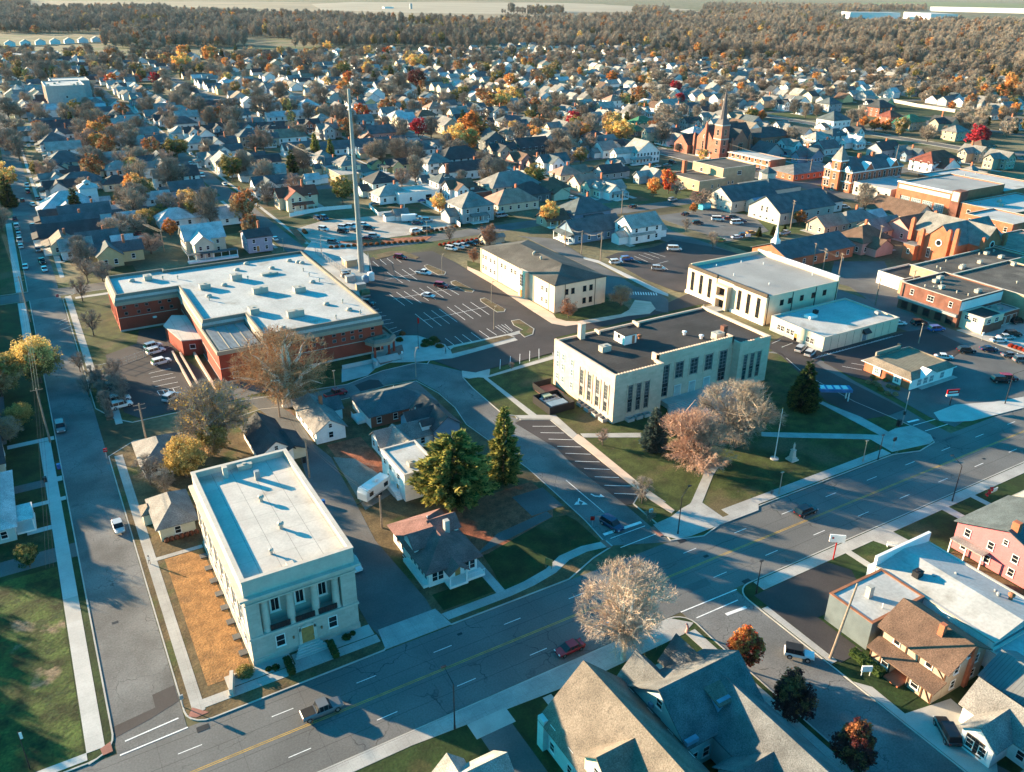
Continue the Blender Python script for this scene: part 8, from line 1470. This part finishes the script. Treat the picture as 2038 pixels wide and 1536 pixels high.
# two walkers
def person(label, px, py, top, legs, ang=0):
    x, y = G(px, py, .13); me = bpy.data.meshes.new('body'); bm = bmesh.new()
    J = [(0, 0, .93), (0, 0, 1.12), (0, 0, 1.38), (0, 0, 1.5), (0, -.01, 1.64), (.17, 0, 1.36), (.24, -.05, 1.1), (.25, -.14, .9), (-.17, 0, 1.36), (-.24, .03, 1.1), (-.24, .08, .88), (.09, 0, .88), (.1, -.12, .5), (.1, -.06, .08), (.1, -.2, .04), (-.09, 0, .88), (-.1, .08, .5), (-.1, .2, .1), (-.1, .08, .04)]
    Rr = [.13, .12, .15, .055, .11, .06, .045, .04, .06, .045, .04, .085, .06, .045, .04, .085, .06, .045, .04]
    E = [(0, 1), (1, 2), (2, 3), (3, 4), (2, 5), (5, 6), (6, 7), (2, 8), (8, 9), (9, 10), (0, 11), (11, 12), (12, 13), (13, 14), (0, 15), (15, 16), (16, 17), (17, 18)]
    me.from_pydata(J, E, []); o = link('person', me, None, (x, y, .13), math.radians(ang)); md = o.modifiers.new('skin', 'SKIN')
    for i, r_ in enumerate(Rr): me.skin_vertices[0].data[i].radius = (r_, r_*.8)
    me.skin_vertices[0].data[0].use_root = True; o.modifiers.new('sub', 'SUBSURF').levels = 1
    dg = bpy.context.evaluated_depsgraph_get(); m2 = bpy.data.meshes.new_from_object(o.evaluated_get(dg)); o.modifiers.clear(); o.data = m2; m2.name = 'person'
    m2.materials.clear(); sk = mat('skin', (.5, .3, .22), .6).name
    for m_ in (top, legs, sk, 'trim_black'): m2.materials.append(M(m_))
    for p in m2.polygons:
        c = p.center; p.material_index = 2 if (c.z > 1.5 or (abs(c.x) > .2 and c.z < .98 and c.z > .8)) else (0 if c.z > .92 else (1 if c.z > .12 else 3))
    b = MB(); b.lathe([(.11, 1.6), (.125, 1.68), (.1, 1.77), (.02, 1.8)], 0, .015, 10); b.build('hair', 'trim_black', o)
    return tag(o, label, 'person')
person('person in white top and dark trousers walking left of the limestone hall', 298, 1122, 'white_trim', 'dark_metal', 10)
person('person in dark clothes walking past the planted circle near the big car park', 887, 704, 'dark_metal', 'dark_metal', 60)
b = MB()
for px_, py_, w_ in ((1357, 1076, .8), (404, 1449, .8), (1405, 1107, .5), (229, 1239, .45), (1486, 1157, .8), (1655, 887, .5), (915, 1262, .4), (1856, 872, .7), (1958, 913, .4)): x, y = G(px_, py_); b.box(x-w_, y-w_*.6, .04, x+w_, y+w_*.6, .05)
struct(b.build('manhole_cover', 'dark_metal'))
b = MB()
for s_ in ('1358,1168 1405,1150 1415,1163 1372,1180', '800,1210 812,1206 816,1212 804,1216', '1352,1112 1362,1107 1368,1112 1357,1117'): b.prism(P(s_), .02, .03, bottom=False)
struct(b.build('patch', 'asphalt_mid'))
# ---------------------------------------------------------------- air
hz = MB().box(-20000, -9000, -1, 26000, 27000, 93).mesh('haze', []); hz.materials.clear(); hm = bpy.data.materials.new('haze_air'); hm.use_nodes = True; hn = hm.node_tree; hn.nodes.clear(); ho = hn.nodes.new('ShaderNodeOutputMaterial'); hv = hn.nodes.new('ShaderNodeVolumePrincipled'); hv.inputs['Density'].default_value = HAZE; hv.inputs['Color'].default_value = (.82, .86, .9, 1); hn.links.new(hv.outputs[0], ho.inputs['Volume']); hz.materials.append(hm)
o = link('haze', hz); o['kind'] = 'stuff'; o['label'] = 'thin pale haze lying over the whole town'
# ---------------------------------------------------------------- light, camera, world
cam = bpy.data.objects.new('camera', bpy.data.cameras.new('camera')); C.objects.link(cam); S.camera = cam
cam.data.sensor_width = 36; cam.data.lens = 36*F_/2038; cam.data.clip_start = 1; cam.data.clip_end = 40000
R = Matrix((RT, -DN, -FW)).transposed().to_4x4(); R.translation = Vector((0, 0, CAMH)); cam.matrix_world = R
EL, AZ = 12.0, 124.5
ld = -Vector((math.cos(math.radians(AZ))*math.cos(math.radians(EL)), math.sin(math.radians(AZ))*math.cos(math.radians(EL)), math.sin(math.radians(EL))))
sun = bpy.data.objects.new('sun', bpy.data.lights.new('sun', 'SUN')); C.objects.link(sun); sun.data.energy = SUN_E; sun.data.angle = math.radians(.53); sun.data.color = SUN_C; sun.rotation_euler = ld.to_track_quat('-Z', 'Y').to_euler(); sun.location = (0, 0, 300)
w = bpy.data.worlds.new('World'); S.world = w; w.use_nodes = True; nt = w.node_tree; bg = nt.nodes['Background']; sk = nt.nodes.new('ShaderNodeTexSky'); sk.sky_type = 'NISHITA'; sk.sun_disc = False; sk.sun_elevation = math.radians(EL); sk.sun_rotation = math.radians(90-AZ); sk.ozone_density = 2.0; sk.air_density = 1.0; sk.dust_density = 1.
mx = nt.nodes.new('ShaderNodeMix'); mx.data_type = 'RGBA'; mx.blend_type = 'MULTIPLY'; mx.inputs[0].default_value = 1; mx.inputs[7].default_value = (*SKY_T, 1); nt.links.new(sk.outputs[0], mx.inputs[6]); nt.links.new(mx.outputs[2], bg.inputs[0]); bg.inputs[1].default_value = SKY_S
S.view_settings.view_transform = 'Standard'; S.view_settings.look = 'None'; S.view_settings.exposure = EXPO; S.view_settings.gamma = 1
S.render.engine = 'CYCLES'; S.cycles.max_bounces = 5; S.cycles.diffuse_bounces = 2; S.cycles.glossy_bounces = 2; S.cycles.transparent_max_bounces = 4; S.cycles.transmission_bounces = 2; S.cycles.volume_bounces = 0; S.cycles.caustics_reflective = False; S.cycles.caustics_refractive = False
try: S.cycles.use_denoising = True; S.cycles.denoiser = 'OPENIMAGEDENOISE'
except Exception: pass
# ---------------------------------------------------------------- labels that single each repeat out
LM = [('the limestone hall', 560, 1150), ('the big brick justice building', 470, 600), ('the city hall', 1310, 740), ('the cream two storey office', 1080, 560), ('the cream civic building', 1520, 580), ('the low cream office', 1660, 640), ('the small bank', 1810, 730), ('the steel monopole', 715, 500), ('the gravel car park', 740, 450), ('the grey foursquare house', 935, 430), ('the cream victorian house', 415, 480), ('the red roofed house', 590, 400), ('the two tall pines', 645, 310), ('the twin grey halls', 1540, 400), ('the halls car park', 1430, 450), ('the tan brick block', 1420, 350), ('the steepled church', 1420, 270), ('the victorian hall tower', 1665, 320), ('the fire station', 1850, 390), ('the orange gothic church', 1890, 480), ('the brick chapel', 1600, 490), ('the brown brick shop', 1870, 600), ('the grey school block', 125, 200), ('the orange maple', 190, 260), ('the white fenced lawn', 1750, 205), ('the big olive tree', 1090, 145), ('the green roofed house', 1275, 250), ('the far left warehouse', 60, 105), ('the half timbered house', 1850, 1290), ('the pink house', 1970, 1080), ('the big car park', 860, 600), ('the staff car park', 260, 750), ('the big teal house', 1230, 1430), ('the white warehouses', 1760, 40), ('the white italianate house', 1655, 245), ('the long tan warehouse', 690, 350), ('the far fields', 900, 70), ('the woods edge', 1400, 110), ('the maroon tree', 825, 155), ('the small white steeple', 1195, 85), ('the upper left street', 330, 280), ('the orange tree pair', 370, 120), ('the right hand woods', 1900, 120), ('the lane poles', 1180, 500)]
ORD = ['first', 'second', 'third', 'fourth', 'fifth', 'sixth', 'seventh', 'eighth', 'ninth', 'tenth', 'eleventh', 'twelfth']
bpy.context.view_layer.update()
by = {}
for o in HOUSES+TREES+CARS:
    if o.get('label'): o.pop('_d', None) if '_d' in o.keys() else None; continue
    q = PX(o.location.x, o.location.y, 4) or (0, 0); nm, lx, ly = min(LM, key=lambda l: (l[1]-q[0])**2+((l[2]-q[1])*1.6)**2)
    dx, dy = q[0]-lx, (q[1]-ly)*1.6
    side = 'at' if math.hypot(dx, dy) < 14 else (('left of' if dx < 0 else 'right of') if abs(dx) > abs(dy)*1.2 else ('beyond' if dy < 0 else 'in front of'))
    by.setdefault((o['_d'], side, nm), []).append((math.hypot(dx, dy), o))
for (d, side, nm), L in by.items():
    L.sort(key=lambda t: t[0])
    for i, (r, o) in enumerate(L): o['label'] = (f'{ORD[i]} '+('nearest ' if len((d+nm+side).split()) < 12 else '') if len(L) > 1 and i < 12 else ('farthest ' if len(L) > 1 else ''))+f'{d} {side} {nm}'; del o['_d']; o['label'] = o['label'].replace(' and porch', '') if len(o['label'].split()) > 16 else o['label']
for o in HOUSES+TREES+CARS:
    if '_d' in o.keys(): del o['_d']
